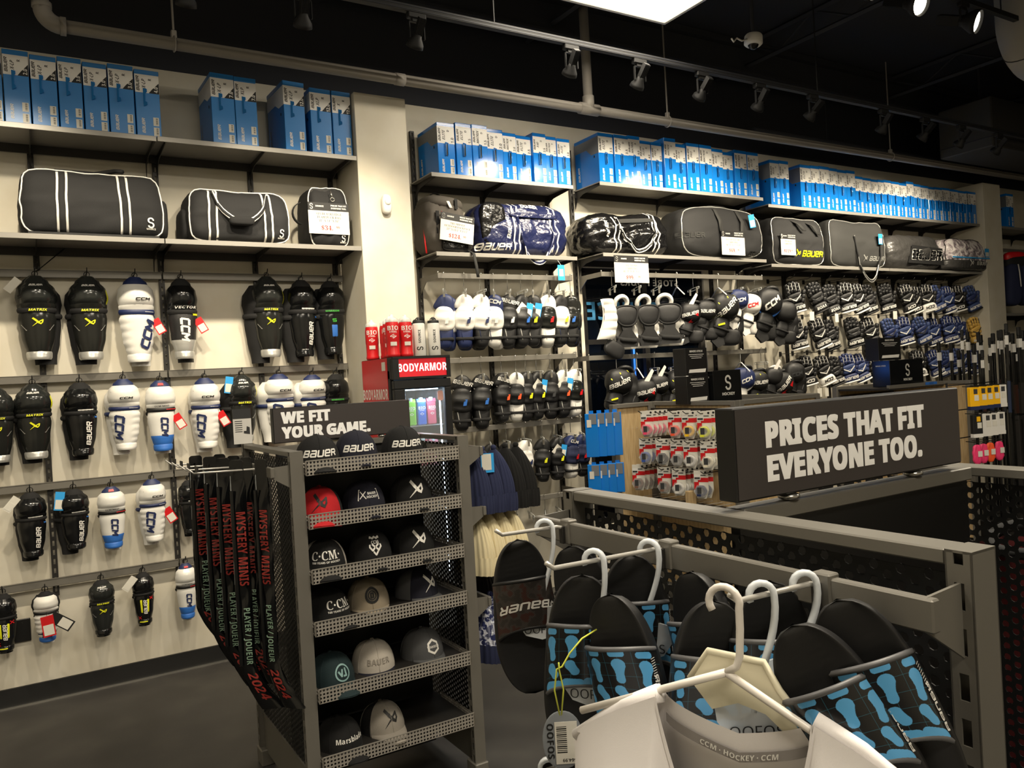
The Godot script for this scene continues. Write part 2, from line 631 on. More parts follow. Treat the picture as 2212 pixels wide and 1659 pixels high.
# ---------------------------------------------------------------- room
const X0 := -2.6
const X1 := 13.0
const Z1 := 8.6
const CEIL := 4.35
func build_room() -> void:
	struct("floor", MB.new().box(Vector3((X0 + X1) / 2, -0.06, Z1 / 2), Vector3(X1 - X0 + .4, 0.12, Z1 + .4)).done(), M.floor)
	struct("ceiling", MB.new().box(Vector3((X0 + X1) / 2, CEIL + 0.06, Z1 / 2), Vector3(X1 - X0 + .4, 0.12, Z1 + .4)).done(), M.ceiling)
	# back wall with the opening of the shop window
	var w := MB.new()
	var wx := [3.80, 5.12]
	var wy := [0.40, 2.45]
	w.box(Vector3((X0 + wx[0]) / 2, 1.775, -0.08), Vector3(wx[0] - X0, 3.55, 0.16))
	w.box(Vector3((X1 + wx[1]) / 2, 1.775, -0.08), Vector3(X1 - wx[1], 3.55, 0.16))
	w.box(Vector3((wx[0] + wx[1]) / 2, wy[0] / 2, -0.08), Vector3(wx[1] - wx[0], wy[0], 0.16))
	w.box(Vector3((wx[0] + wx[1]) / 2, (wy[1] + 3.55) / 2, -0.08), Vector3(wx[1] - wx[0], 3.55 - wy[1], 0.16))
	var wb := struct("wall_back", w.done(), M.wall)
	obj("upper_wall", MB.new().box(Vector3((X0 + X1) / 2, (3.55 + CEIL) / 2, -0.08), Vector3(X1 - X0, CEIL - 3.55, 0.16)).done(), M.black_wall, wb)
	struct("wall_left", MB.new().box(Vector3(X0 - 0.08, CEIL / 2, Z1 / 2), Vector3(0.16, CEIL, Z1)).done(), M.wall)
	struct("wall_right", MB.new().box(Vector3(X1 + 0.08, CEIL / 2, Z1 / 2), Vector3(0.16, CEIL, Z1)).done(), M.black_wall)
	struct("wall_front", MB.new().box(Vector3((X0 + X1) / 2, CEIL / 2, Z1 + 0.08), Vector3(X1 - X0 + .3, CEIL, 0.16)).done(), M.wall)
	struct("column_left", MB.new().bbox(Vector3(2.008, 1.715, 0.2), Vector3(0.345, 3.43, 0.4), 0.003).done(), M.wall)
	struct("column_right", MB.new().bbox(Vector3(9.10, 1.715, 0.2), Vector3(0.345, 3.43, 0.4), 0.003).done(), M.wall)
	var bb := struct("baseboard_back", MB.new().box(Vector3((X0 + 1.83) / 2, 0.05, 0.008), Vector3(1.83 - X0, 0.104, 0.016)).done(), M.baseboard)
	obj("floor_strip", MB.new().box(Vector3((X0 + 1.83) / 2, 0.004, 0.022), Vector3(1.83 - X0, 0.008, 0.012)).done(), M.steel, bb)
	# shop window, seen from inside: dark street, mirrored vinyl lettering on the glass
	var fr := MB.new()
	var f := 0.05
	fr.box(Vector3(4.46, wy[0] + f / 2, -0.06), Vector3(1.32, f, 0.08)).box(Vector3(4.46, wy[1] - f / 2, -0.06), Vector3(1.32, f, 0.08))
	for x in [3.825, 4.46, 5.095]:
		fr.box(Vector3(x, 1.425, -0.06), Vector3(f, 2.05, 0.08))
	fr.box(Vector3(4.46, 1.86, -0.06), Vector3(1.32, 0.04, 0.07))
	var win := struct("window_1", fr.done(), M.metal_dark)
	for x in [4.142, 4.778]:
		for y in [[0.45, 1.84], [1.88, 2.40]]:
			obj("pane", MB.new().box(Vector3(x, (y[0] + y[1]) / 2, -0.06), Vector3(0.585, y[1] - y[0], 0.006)).done(), M.dark_glass, win)
	var mirror := Basis(Vector3(-1, 0, 0), Vector3.UP, Vector3.BACK)
	obj("lettering", letters("STORE HOURS", 0.055, "bold", 0, 1.3), M.label_white, win, Vector3(4.55, 2.345, -0.050), mirror)
	var blue := mk("3f86b4", 0.5)
	obj("lettering", letters("SOURCE", 0.15, "bold"), blue, win, Vector3(4.25, 2.11, -0.050), mirror)
	obj("lettering", letters("FOR SPORTS", 0.06, "bold"), M.label_white, win, Vector3(4.22, 1.94, -0.050), mirror)
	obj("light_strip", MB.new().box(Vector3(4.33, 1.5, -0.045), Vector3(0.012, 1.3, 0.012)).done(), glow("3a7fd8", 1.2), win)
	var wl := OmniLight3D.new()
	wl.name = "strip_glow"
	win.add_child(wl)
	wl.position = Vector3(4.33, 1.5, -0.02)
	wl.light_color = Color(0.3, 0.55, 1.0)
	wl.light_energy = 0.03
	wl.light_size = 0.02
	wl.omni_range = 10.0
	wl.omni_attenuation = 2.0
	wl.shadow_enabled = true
	# pavement outside the window
	struct("ground", MB.new().box(Vector3(4.5, -0.06, -4.2), Vector3(30, 0.1, 8)).done(), M.floor)
	# small fittings
	var o := thing("outlet_plate", "black blank outlet plate low on the cream wall", "outlet", Vector3(-0.068, 0.40, 0.0))
	obj("plate", MB.new().bbox(Vector3(0, 0, 0.006), Vector3(0.078, 0.122, 0.012), 0.003).done(), M.plate, o)
	obj("screw", MB.new(true).lathe([Vector2(0.003, 0), Vector2(0.003, .002), Vector2(0, .002)], 8, Transform3D(Basis(Vector3.RIGHT, PI / 2), Vector3(0, 0.04, 0.012))).done(), M.metal_dark, o)
	o = thing("outlet_plate", "small grey outlet plate on the wall under the elbow pads", "outlet", Vector3(3.12, 0.97, 0.0))
	obj("plate", MB.new().bbox(Vector3(0, 0, 0.005), Vector3(0.07, 0.115, 0.01), 0.003).done(), M.shelf, o)
	obj("socket", MB.new().bbox(Vector3(0, 0.02, 0.0105), Vector3(0.034, 0.03, 0.004), 0.001).box(Vector3(0, -0.02, 0.0105), Vector3(0.034, 0.03, 0.004)).done(), M.metal, o)
	o = thing("motion_sensor", "white rounded motion sensor on the cream column", "sensor", Vector3(2.004, 2.74, 0.4))
	obj("housing", MB.new(true).blob(Vector3(0.032, 0.062, 0.025), 3.0, 6, Transform3D(Basis(), Vector3(0, 0, 0.02))).done(), M.white, o)
	obj("lens", MB.new(true).blob(Vector3(0.02, 0.022, 0.012), 2.2, 5, Transform3D(Basis(), Vector3(0, 0.012, 0.042))).done(), M.label_white, o)

# ---------------------------------------------------------------- ceiling
var lamp_proto: Node3D
func track_light(at: Vector3, aim: Vector3, label: String, energy: float, lens_glow: float, cone := 34.0, big := 0.72) -> void:
	var d := (aim - at).normalized()
	var o := thing("track_light", label, "spotlight", at, 0.0, "")
	var bas := Basis.looking_at(d, Vector3(0, 0.3, 1))
	obj("adapter", MB.new().bbox(Vector3(0, -0.012, 0), Vector3(0.10, 0.03, 0.036), 0.004).box(Vector3(0, -0.035, 0), Vector3(0.05, 0.016, 0.02)).done(), M.lamp_black, o)
	var c := Vector3(0, -0.118, 0)
	var lb := bas.scaled(Vector3.ONE * big)
	var yoke := MB.new().box(Vector3(0, -0.044, 0), Vector3(0.084, 0.005, 0.014))
	for s in [-1, 1]:
		yoke.box(Vector3(0.041 * s, -0.085, 0), Vector3(0.004, 0.085, 0.014))
	obj("yoke", yoke.done(), M.lamp_black, o)
	var sink := MB.new()
	sink.box(Vector3(0, 0, 0.075), Vector3(0.05, 0.036, 0.12))
	for k in 7:
		sink.box(Vector3(-0.024 + k * 0.008, 0, 0.075), Vector3(0.003, 0.05, 0.115))
	obj("heat_sink", sink.done(), M.lamp_black, o, c, lb)
	var prof := [Vector2(0.0, 0.02), Vector2(0.028, 0.02), Vector2(0.032, 0.0), Vector2(0.06, -0.045), Vector2(0.064, -0.075), Vector2(0.058, -0.075), Vector2(0.055, -0.05), Vector2(0.0, -0.03)]
	prof.reverse()
	var turn := Transform3D(Basis(Vector3.RIGHT, PI / 2), Vector3.ZERO)
	obj("bell", MB.new(true).lathe(prof, 20, turn).done(), M.lamp_black, o, c, lb)
	obj("lens", MB.new(true).lathe([Vector2(0.0, -0.062), Vector2(0.052, -0.06), Vector2(0.052, -0.057), Vector2(0, -0.055)], 20, turn).done(), glow("fff4dc", lens_glow), o, c, lb)
	var l := SpotLight3D.new()
	l.name = "beam"
	o.add_child(l)
	l.transform = Transform3D(bas, c + d * (0.01 + 0.072 * big))
	l.light_color = WARM
	l.light_energy = energy
	l.light_size = 0.035
	l.spot_angle = cone
	l.spot_angle_attenuation = 1.0
	l.spot_range = 20.0
	l.spot_attenuation = 2.0
	l.shadow_enabled = true

func light_panel(c: Vector3, sx: float, sz: float, label: String, energy: float) -> void:
	var o := thing("light_panel", label, "light panel", c)
	var fr := MB.new()
	for s in [-1, 1]:
		fr.box(Vector3(s * (sx / 2 - 0.01), 0.02, 0), Vector3(0.02, 0.05, sz)).box(Vector3(0, 0.02, s * (sz / 2 - 0.01)), Vector3(sx - 0.04, 0.05, 0.02))
	fr.box(Vector3(0, 0.047, 0), Vector3(sx, 0.006, sz))
	obj("frame", fr.done(), M.white, o)
	obj("diffuser", MB.new().box(Vector3(0, 0.006, 0), Vector3(sx - 0.04, 0.006, sz - 0.04)).done(), glow("fff6e2", 3.0), o)
	for sx2 in [-1, 1]:
		for s in [-1, 1]:
			obj("cable", MB.new().tube([Vector3(sx2 * sx * .45, 0.05, s * sz * .4), Vector3(sx2 * sx * .45, CEIL - c.y, s * sz * .4)], 0.0015, 4).done(), M.steel, o)
	var l := AreaLight3D.new()
	l.name = "panel_light"
	o.add_child(l)
	l.transform = Transform3D(Basis(Vector3.RIGHT, -PI / 2), Vector3(0, -0.01, 0))
	l.area_size = Vector2(sx - 0.04, sz - 0.04)
	l.light_color = Color(1.0, 0.95, 0.86)
	l.light_energy = energy
	l.area_range = 20.0
	l.shadow_enabled = true

func build_ceiling_gear() -> void:
	# open steel under the black deck
	var k := 0
	for z in [0.35, 2.7, 4.4]:
		var b := MB.new().box(Vector3(5.2, CEIL - 0.03, z), Vector3(15.4, 0.05, 0.12)).box(Vector3(5.2, CEIL - 0.27, z), Vector3(15.4, 0.02, 0.10)).box(Vector3(5.2, CEIL - 0.15, z), Vector3(15.4, 0.24, 0.012))
		struct("ceiling_beam_%d" % (k + 1), b.done(), M.beam)
		k += 1
	for x in [1.4, 3.4, 5.4, 7.4, 9.4]:
		var b := MB.new().tube([Vector3(x, CEIL - 0.02, 0.02), Vector3(x, CEIL - 0.02, 8.5)], 0.022, 4).tube([Vector3(x, CEIL - 0.20, 0.02), Vector3(x, CEIL - 0.20, 8.5)], 0.02, 4)
		for i in 24:
			b.tube([Vector3(x, CEIL - (0.02 if i % 2 else 0.2), i * 0.35), Vector3(x, CEIL - (0.2 if i % 2 else 0.02), (i + 1) * 0.35)], 0.009, 4)
		struct("ceiling_joist_%d" % (k - 2), b.done(), M.beam)
		k += 1
	# sprinkler pipe along the wall
	var py := 3.468
	var pz := 0.6
	var o := thing("sprinkler_pipe", "grey sprinkler pipe running high along the black wall", "pipe", Vector3(0, 0, 0))
	obj("pipe_run", MB.new(true).tube([Vector3(0.26, py, pz), Vector3(12.9, py, pz)], 0.033, 14).done(), M.pipe, o)
	obj("riser", MB.new(true).tube([Vector3(0.175, py + .085, pz), Vector3(0.175, CEIL, pz)], 0.033, 14).done(), M.pipe, o)
	obj("elbow", MB.new(true).tube(arc(Vector3(0.255, py + .08, pz), Vector3.RIGHT, Vector3.UP, 0.08, PI, PI * 1.5), 0.041, 14).tube([Vector3(0.25, py, pz), Vector3(0.275, py, pz)], 0.045, 14).tube([Vector3(0.175, py + .075, pz), Vector3(0.175, py + .10, pz)], 0.045, 14).done(), M.pipe, o)
	obj("tee", MB.new(true).tube([Vector3(3.42, py, pz), Vector3(3.58, py, pz)], 0.041, 14).tube([Vector3(3.5, py, pz), Vector3(3.5, py + .09, pz)], 0.041, 14).done(), M.pipe, o)
	obj("branch", MB.new(true).tube([Vector3(3.5, py + .07, pz), Vector3(3.5, CEIL, pz)], 0.033, 14).done(), M.pipe, o)
	obj("coupling", MB.new(true).tube([Vector3(2.03, py, pz), Vector3(2.09, py, pz)], 0.037, 14).done(), M.pipe, o)
	for x in [0.775, 4.24, 7.0]:
		obj("hanger", MB.new().tube([Vector3(x, py + .06, pz), Vector3(x, CEIL, pz)], 0.006, 6).bbox(Vector3(x, py + .045, pz), Vector3(0.028, 0.05, 0.03), 0.004).tube(arc(Vector3(x, py, pz), Vector3.UP, Vector3.BACK, 0.038, 0, TAU, 14), 0.006, 4).done(), M.pipe, o)
	# second, darker run further along
	o = thing("conduit_pipe", "dark pipe running above the right half of the wall boxes", "pipe")
	obj("pipe_run", MB.new(true).tube([Vector3(5.5, 3.62, 0.3), Vector3(12.9, 3.62, 0.3)], 0.04, 12).done(), M.beam, o)
	for x in [6.5, 9.0]:
		obj("hanger", MB.new().tube([Vector3(x, 3.65, 0.3), Vector3(x, CEIL, 0.3)], 0.005, 5).done(), M.beam, o)
	# lighting track and its heads
	o = thing("lighting_track", "thin black lighting track hung parallel to the wall", "track")
	obj("channel", MB.new().box(Vector3(5.6, TRACK_Y + 0.02, TRACK_Z), Vector3(14, 0.034, 0.036)).done(), M.lamp_black, o)
	for s in [-1, 1]:
		obj("conductor", MB.new().box(Vector3(5.6, TRACK_Y + 0.02 + s * .009, TRACK_Z + 0.0185), Vector3(14, 0.004, 0.002)).done(), M.track, o)
	for x in [0.2, 2.3, 5.0, 8.0, 11.0]:
		obj("stem", MB.new().tube([Vector3(x, TRACK_Y + 0.03, TRACK_Z), Vector3(x, CEIL, TRACK_Z)], 0.005, 5).done(), M.lamp_black, o)
	var xs := [-1.3, 0.05, 0.71, 1.235, 1.83, 2.81, 3.325, 3.85, 4.39, 4.94, 5.77, 6.32, 6.84, 7.42]
	for i in xs.size():
		var x: float = xs[i]
		var aim := Vector3(x + [0.1, -0.1, 0.0, 0.15, -0.15][i % 5], (1.85 if i < 6 else 2.25) + [0.0, 0.2, -0.2, 0.1][i % 4], 0.05)
		var lab := "black track spotlight aimed at the wall, %s along the track" % ORD[i]
		if i == 6:
			lab = "track spotlight with a bright lens edge beside the pipe drop"
		track_light(Vector3(x, TRACK_Y, TRACK_Z), aim, lab, SPOT * (1.0 if i < 6 else 1.15), 2.0, 38.0 if i < 6 else 46.0)
	# heads on a second track, lenses towards the room
	o = thing("lighting_track", "black lighting track with lit spotlights near the big duct", "track")
	obj("channel", MB.new().box(Vector3(4.2, 3.97, 2.13), Vector3(4, 0.034, 0.036)).done(), M.lamp_black, o)
	for x in [2.5, 4.2, 6.0]:
		obj("stem", MB.new().tube([Vector3(x, 3.98, 2.13), Vector3(x, CEIL, 2.13)], 0.005, 5).done(), M.lamp_black, o)
	track_light(Vector3(4.90, 3.95, 2.13), Vector3(4.84, 2.6, 4.9), "lit spotlight with a wide glowing lens under the ceiling", SPOT * 2.0, 14.0, 34.0, 1.25)
	track_light(Vector3(5.52, 3.95, 2.13), Vector3(6.27, 2.8, 4.83), "lit spotlight with a thin glowing lens beside the duct", SPOT * 2.0, 14.0, 34.0, 1.25)
	track_light(Vector3(4.40, 3.95, 2.13), Vector3(5.1, 2.8, 4.8), "lit spotlight cut by the top edge, left of two others", SPOT * 2.0, 14.0, 34.0, 1.25)
	# panels: the aisle one hangs in view, the others are added fill lights
	light_panel(Vector3(3.0, 3.8, 1.6), 1.2, 0.6, "large glowing flat light panel hanging over the aisle", PANEL * 0.9)
	light_panel(Vector3(-0.8, 3.8, 3.4), 1.2, 0.6, "added unseen flat light panel over the floor left of the slides", PANEL * 0.65)  # added out of view, fills the left wall with light
	light_panel(Vector3(1.6, 3.8, 4.3), 1.2, 0.6, "added unseen flat light panel above the large white-lettered sign", PANEL * 2.0)  # unseen lamp added overhead to brighten the foreground stand
	light_panel(Vector3(0.2, 3.8, 6.4), 1.2, 0.6, "added unseen flat light panel behind the slide stand", PANEL * 1.3)  # added behind the camera so sign faces and shirt get front light
	light_panel(Vector3(5.6, 3.8, 4.6), 1.2, 0.6, "added unseen flat light panel over the right side of the shop", PANEL * 1.4)  # unseen fill lamp, added to lift the right-hand wall
	# dome camera
	o = thing("dome_camera", "white dome security camera under the dark ceiling", "camera", Vector3(4.345, 3.78, 1.357))
	obj("housing", MB.new(true).lathe([Vector2(0.0, 0.06), Vector2(0.052, 0.06), Vector2(0.06, 0.05), Vector2(0.062, 0.0), Vector2(0.05, -0.012), Vector2(0.036, -0.012)].duplicate(), 24, Transform3D(Basis(Vector3.FORWARD, 0.1))).done(), M.white, o)
	obj("dome", MB.new(true).lathe([Vector2(0.0, -0.042), Vector2(0.018, -0.036), Vector2(0.03, -0.024), Vector2(0.036, -0.008)], 20).done(), M.black_gloss, o)
	obj("stem", MB.new(true).tube([Vector3(0, 0.06, 0), Vector3(0, CEIL - 3.78, 0)], 0.012, 8).done(), M.beam, o)
	obj("cable", MB.new(true).tube([Vector3(-0.06, 0.02, 0), Vector3(-0.11, 0.0, 0), Vector3(-0.16, 0.01, 0), Vector3(-0.19, -0.02, 0), Vector3(-0.21, 0.0, 0)], 0.006, 6).done(), M.white, o)
	# ducts
	o = thing("round_duct", "large pale round duct bending down at the right", "duct")
	var path := [Vector3(9.6, 3.80, 2.05), Vector3(7.0, 3.80, 2.05)] + arc(Vector3(6.74, 4.06, 2.05), Vector3.LEFT, Vector3.DOWN, 0.26, PI / 2 - 0.1, 0.0, 9) + [Vector3(6.48, CEIL, 2.05)]
	obj("bend", MB.new(true).tube(path, 0.185, 28).done(), M.duct, o)
	obj("seam", MB.new(true).tube(arc(Vector3(6.80, 3.80, 2.05), Vector3.UP, Vector3.BACK, 0.186, 0, TAU, 28), 0.004, 4).done(), M.duct_box, o)
	obj("seam", MB.new(true).tube(arc(Vector3(6.556, 3.876, 2.05), Vector3(0.7, 0.7, 0).normalized(), Vector3.BACK, 0.186, 0, TAU, 28), 0.004, 4).done(), M.duct_box, o)
	o = thing("duct_box", "boxy dark grey duct under the ceiling at the far right", "duct", Vector3(9.0, 3.72, 0.91))
	obj("casing", MB.new().bbox(Vector3.ZERO, Vector3(2.6, 0.46, 0.5), 0.01).done(), M.duct_box, o)
	obj("seam", MB.new().box(Vector3(0, -0.14, 0.252), Vector3(2.6, 0.008, 0.006)).box(Vector3(-1.302, -0.14, 0), Vector3(0.006, 0.008, 0.5)).done(), M.black_wall, o)
	for x in [-1.0, 1.0]:
		obj("strap", MB.new().box(Vector3(x, 0.43, 0), Vector3(0.02, 0.4, 0.02)).done(), M.beam, o)

const SPOT := 3.1
const PANEL := 5.5

# ---------------------------------------------------------------- wall fixtures
func slotted(mb: MB, base: Vector3, h: float, w: float, th: float, slot_w: float, slot_h: float, pitch: float, across := Vector3.RIGHT) -> void:   # strip with a ladder of open slots
	var out := across.cross(Vector3.UP)
	var bas := Basis(across, Vector3.UP, out)
	var s := (w - slot_w) / 2
	for k in [-1, 1]:
		mb.box(base + across * k * (w - s) / 2 + Vector3.UP * h / 2, Vector3(s, h, th), bas)
	var n := int(h / pitch)
	for i in n + 1:
		var y0 := i * pitch
		var bh := minf(pitch - slot_h, h - y0)
		if bh > 0.001:
			mb.box(base + Vector3.UP * (y0 + bh / 2), Vector3(slot_w, bh, th), bas)

func upright(x: float, y0: float, y1: float, label: String) -> void:
	var o := thing("wall_upright", label, "upright", Vector3(x, y0, 0))
	var mb := MB.new()
	slotted(mb, Vector3(0, 0, 0.022), y1 - y0, 0.03, 0.003, 0.010, 0.028, 0.05)
	obj("slotted_face", mb.done(), M.metal_dark, o)
	obj("side_wall", MB.new().box(Vector3(-0.0135, (y1 - y0) / 2, 0.0105), Vector3(0.003, y1 - y0, 0.02)).box(Vector3(0.0135, (y1 - y0) / 2, 0.0105), Vector3(0.003, y1 - y0, 0.02)).done(), M.metal_dark, o)

func shelf(x0: float, x1: float, y: float, depth: float, label: String, braces: Array) -> Node3D:
	var w := x1 - x0
	var o := thing("wall_shelf", label, "shelf", Vector3(x0, y, 0))
	obj("deck", MB.new().box(Vector3(w / 2, -0.004, depth / 2 + 0.01), Vector3(w, 0.008, depth - 0.03)).done(), M.shelf, o)
	obj("front_lip", MB.new().bbox(Vector3(w / 2, -0.014, depth - 0.003), Vector3(w, 0.028, 0.006), 0.0015).done(), M.shelf, o)
	obj("back_lip", MB.new().box(Vector3(w / 2, -0.03, 0.04), Vector3(w, 0.05, 0.006)).done(), M.metal_dark, o)
	for b in braces:
		var poly := PackedVector2Array([Vector2(0.023, -0.009), Vector2(depth - 0.008, -0.009), Vector2(depth - 0.008, -0.026), Vector2(0.12, -0.045), Vector2(0.05, -0.075), Vector2(0.023, -0.14)])
		obj("bracket", MB.new().prism(poly, 0.004, Transform3D(Basis(Vector3.BACK, Vector3.UP, Vector3.LEFT), Vector3(b - x0 + 0.002, 0, 0))).done(), M.metal_dark, o)
	return o

var rails := {}
func wall_rail(x0: float, x1: float, y: float, label: String, key: String) -> void:
	var o := thing("wall_rail", label, "rail", Vector3(x0, y, 0))
	obj("bar", MB.new().bbox(Vector3((x1 - x0) / 2, -0.02, 0.036), Vector3(x1 - x0 - .003, 0.04, 0.014), 0.002).done(), M.metal, o)
	obj("edge_lip", MB.new().box(Vector3((x1 - x0) / 2, 0.001, 0.036), Vector3(x1 - x0 - .003, 0.003, 0.018)).done(), M.metal, o)
	rails[key] = o

func hang_rail(x0: float, x1: float, y: float, z: float, label: String, key: String) -> void:
	var o := thing("hanging_rail", label, "rail", Vector3(x0, y, 0))
	obj("bar", MB.new().bbox(Vector3((x1 - x0) / 2, -0.018, z), Vector3(x1 - x0, 0.036, 0.014), 0.002).done(), M.metal, o)
	for x in [0.004, x1 - x0 - 0.004]:
		var poly := PackedVector2Array([Vector2(0.024, 0.0), Vector2(z, 0.0), Vector2(z, -0.036), Vector2(0.12, -0.036), Vector2(0.024, -0.11)])
		obj("arm", MB.new().prism(poly, 0.005, Transform3D(Basis(Vector3.BACK, Vector3.UP, Vector3.LEFT), Vector3(x + 0.0025, 0, 0))).done(), M.metal, o)
		obj("end_stop", MB.new(true).lathe([Vector2(0.0055, 0), Vector2(0.007, 0.008), Vector2(0.0, 0.015)], 8, Transform3D(Basis(), Vector3(x, 0, z))).done(), M.steel, o)
	rails[key] = o

func build_wall_fixtures() -> void:
	var names := ["far left bay", "between the two duffel bags", "behind the second bag", "beside the cream column"]
	var xs := [0.10, 0.729, 1.275, 1.79]
	for i in 4:
		upright(xs[i], 0.56, 3.42, "dark slotted upright on the left wall, %s" % names[i])
	xs = [2.395, 2.934, 3.505, 3.735, 5.20, 5.535, 6.14, 6.71, 7.29, 7.83, 8.37, 8.88]
	for i in xs.size():
		upright(xs[i], 0.15 if i < 5 else 0.9, 3.36, "dark slotted upright, %s to the right of the cream column" % ORD[i])
	var sh := [[-1.2, 0.69, 3.03, 0.4, "left top shelf carrying six skate boxes", [0.10, 0.68, -0.5]], [0.695, 1.832, 3.032, 0.4, "top shelf carrying five boxes beside the column", [0.74, 1.275, 1.79]],
		[-1.2, 0.70, 2.474, 0.4, "left bag shelf under the biggest black duffel", [0.10, 0.69, -0.5]], [0.705, 1.832, 2.474, 0.4, "bag shelf under the smaller duffel and puck bag", [0.74, 1.275, 1.79]],
		[2.36, 3.505, 2.99, 0.36, "top shelf with nine boxes right of the column", [2.395, 2.934, 3.49]], [3.752, 5.52, 3.04, 0.36, "slightly higher middle top shelf with thirteen boxes", [3.765, 4.6, 5.50]],
		[5.582, 7.26, 2.99, 0.36, "top shelf above the large black carry bags", [5.595, 6.14, 6.71, 7.25]], [7.265, 8.91, 2.99, 0.36, "top shelf running to the far cream column", [7.29, 7.83, 8.37, 8.88]],
		[2.364, 3.505, 2.468, 0.36, "shelf under the grey backpack and navy bag", [2.395, 2.934, 3.49]], [3.747, 5.52, 2.507, 0.36, "shelf under the shiny black bag", [3.765, 4.6, 5.50]],
		[5.582, 7.26, 2.472, 0.36, "shelf under the black bag with yellow lettering", [5.595, 6.14, 6.71, 7.25]], [7.265, 8.91, 2.472, 0.36, "shelf under the patterned bag above the gloves", [7.29, 7.83, 8.37, 8.88]]]
	for s in sh:
		shelf(s[0], s[1], s[2], s[3], s[4], s[5])
	var ys := [2.34, 1.765, 1.181, 0.656]
	for r in 4:
		for k in 2:
			wall_rail(-1.2 if k == 0 else 0.732, 0.728 if k == 0 else 1.83, ys[r], "grey rail holding the %s row of shin guards, %s half" % [["top", "second", "third", "bottom"][r], ["left", "right"][k]], "L%d%d" % [r, k])
	ys = [2.335, 1.765, 1.295, 0.765]
	for r in 4:
		hang_rail(2.39, 3.49, ys[r], 0.3, "grey hanging rail, %s, beside the drinks cooler" % ["top one with elbow pads", "second one with elbow pads", "third one with elbow pads", "lowest one nearly empty"][r], "E%d" % r)
	hang_rail(3.76, 5.52, 2.372, 0.3, "grey hanging rail above the white chest protectors", "S0")
	hang_rail(3.60, 5.52, 1.742, 0.3, "grey hanging rail with the lower row of shoulder pads", "S1")

# ---------------------------------------------------------------- skate boxes
var box_parts := {}
func cached(key: String, make: Callable) -> ArrayMesh:
	if not box_parts.has(key):
		box_parts[key] = make.call()
	return box_parts[key]

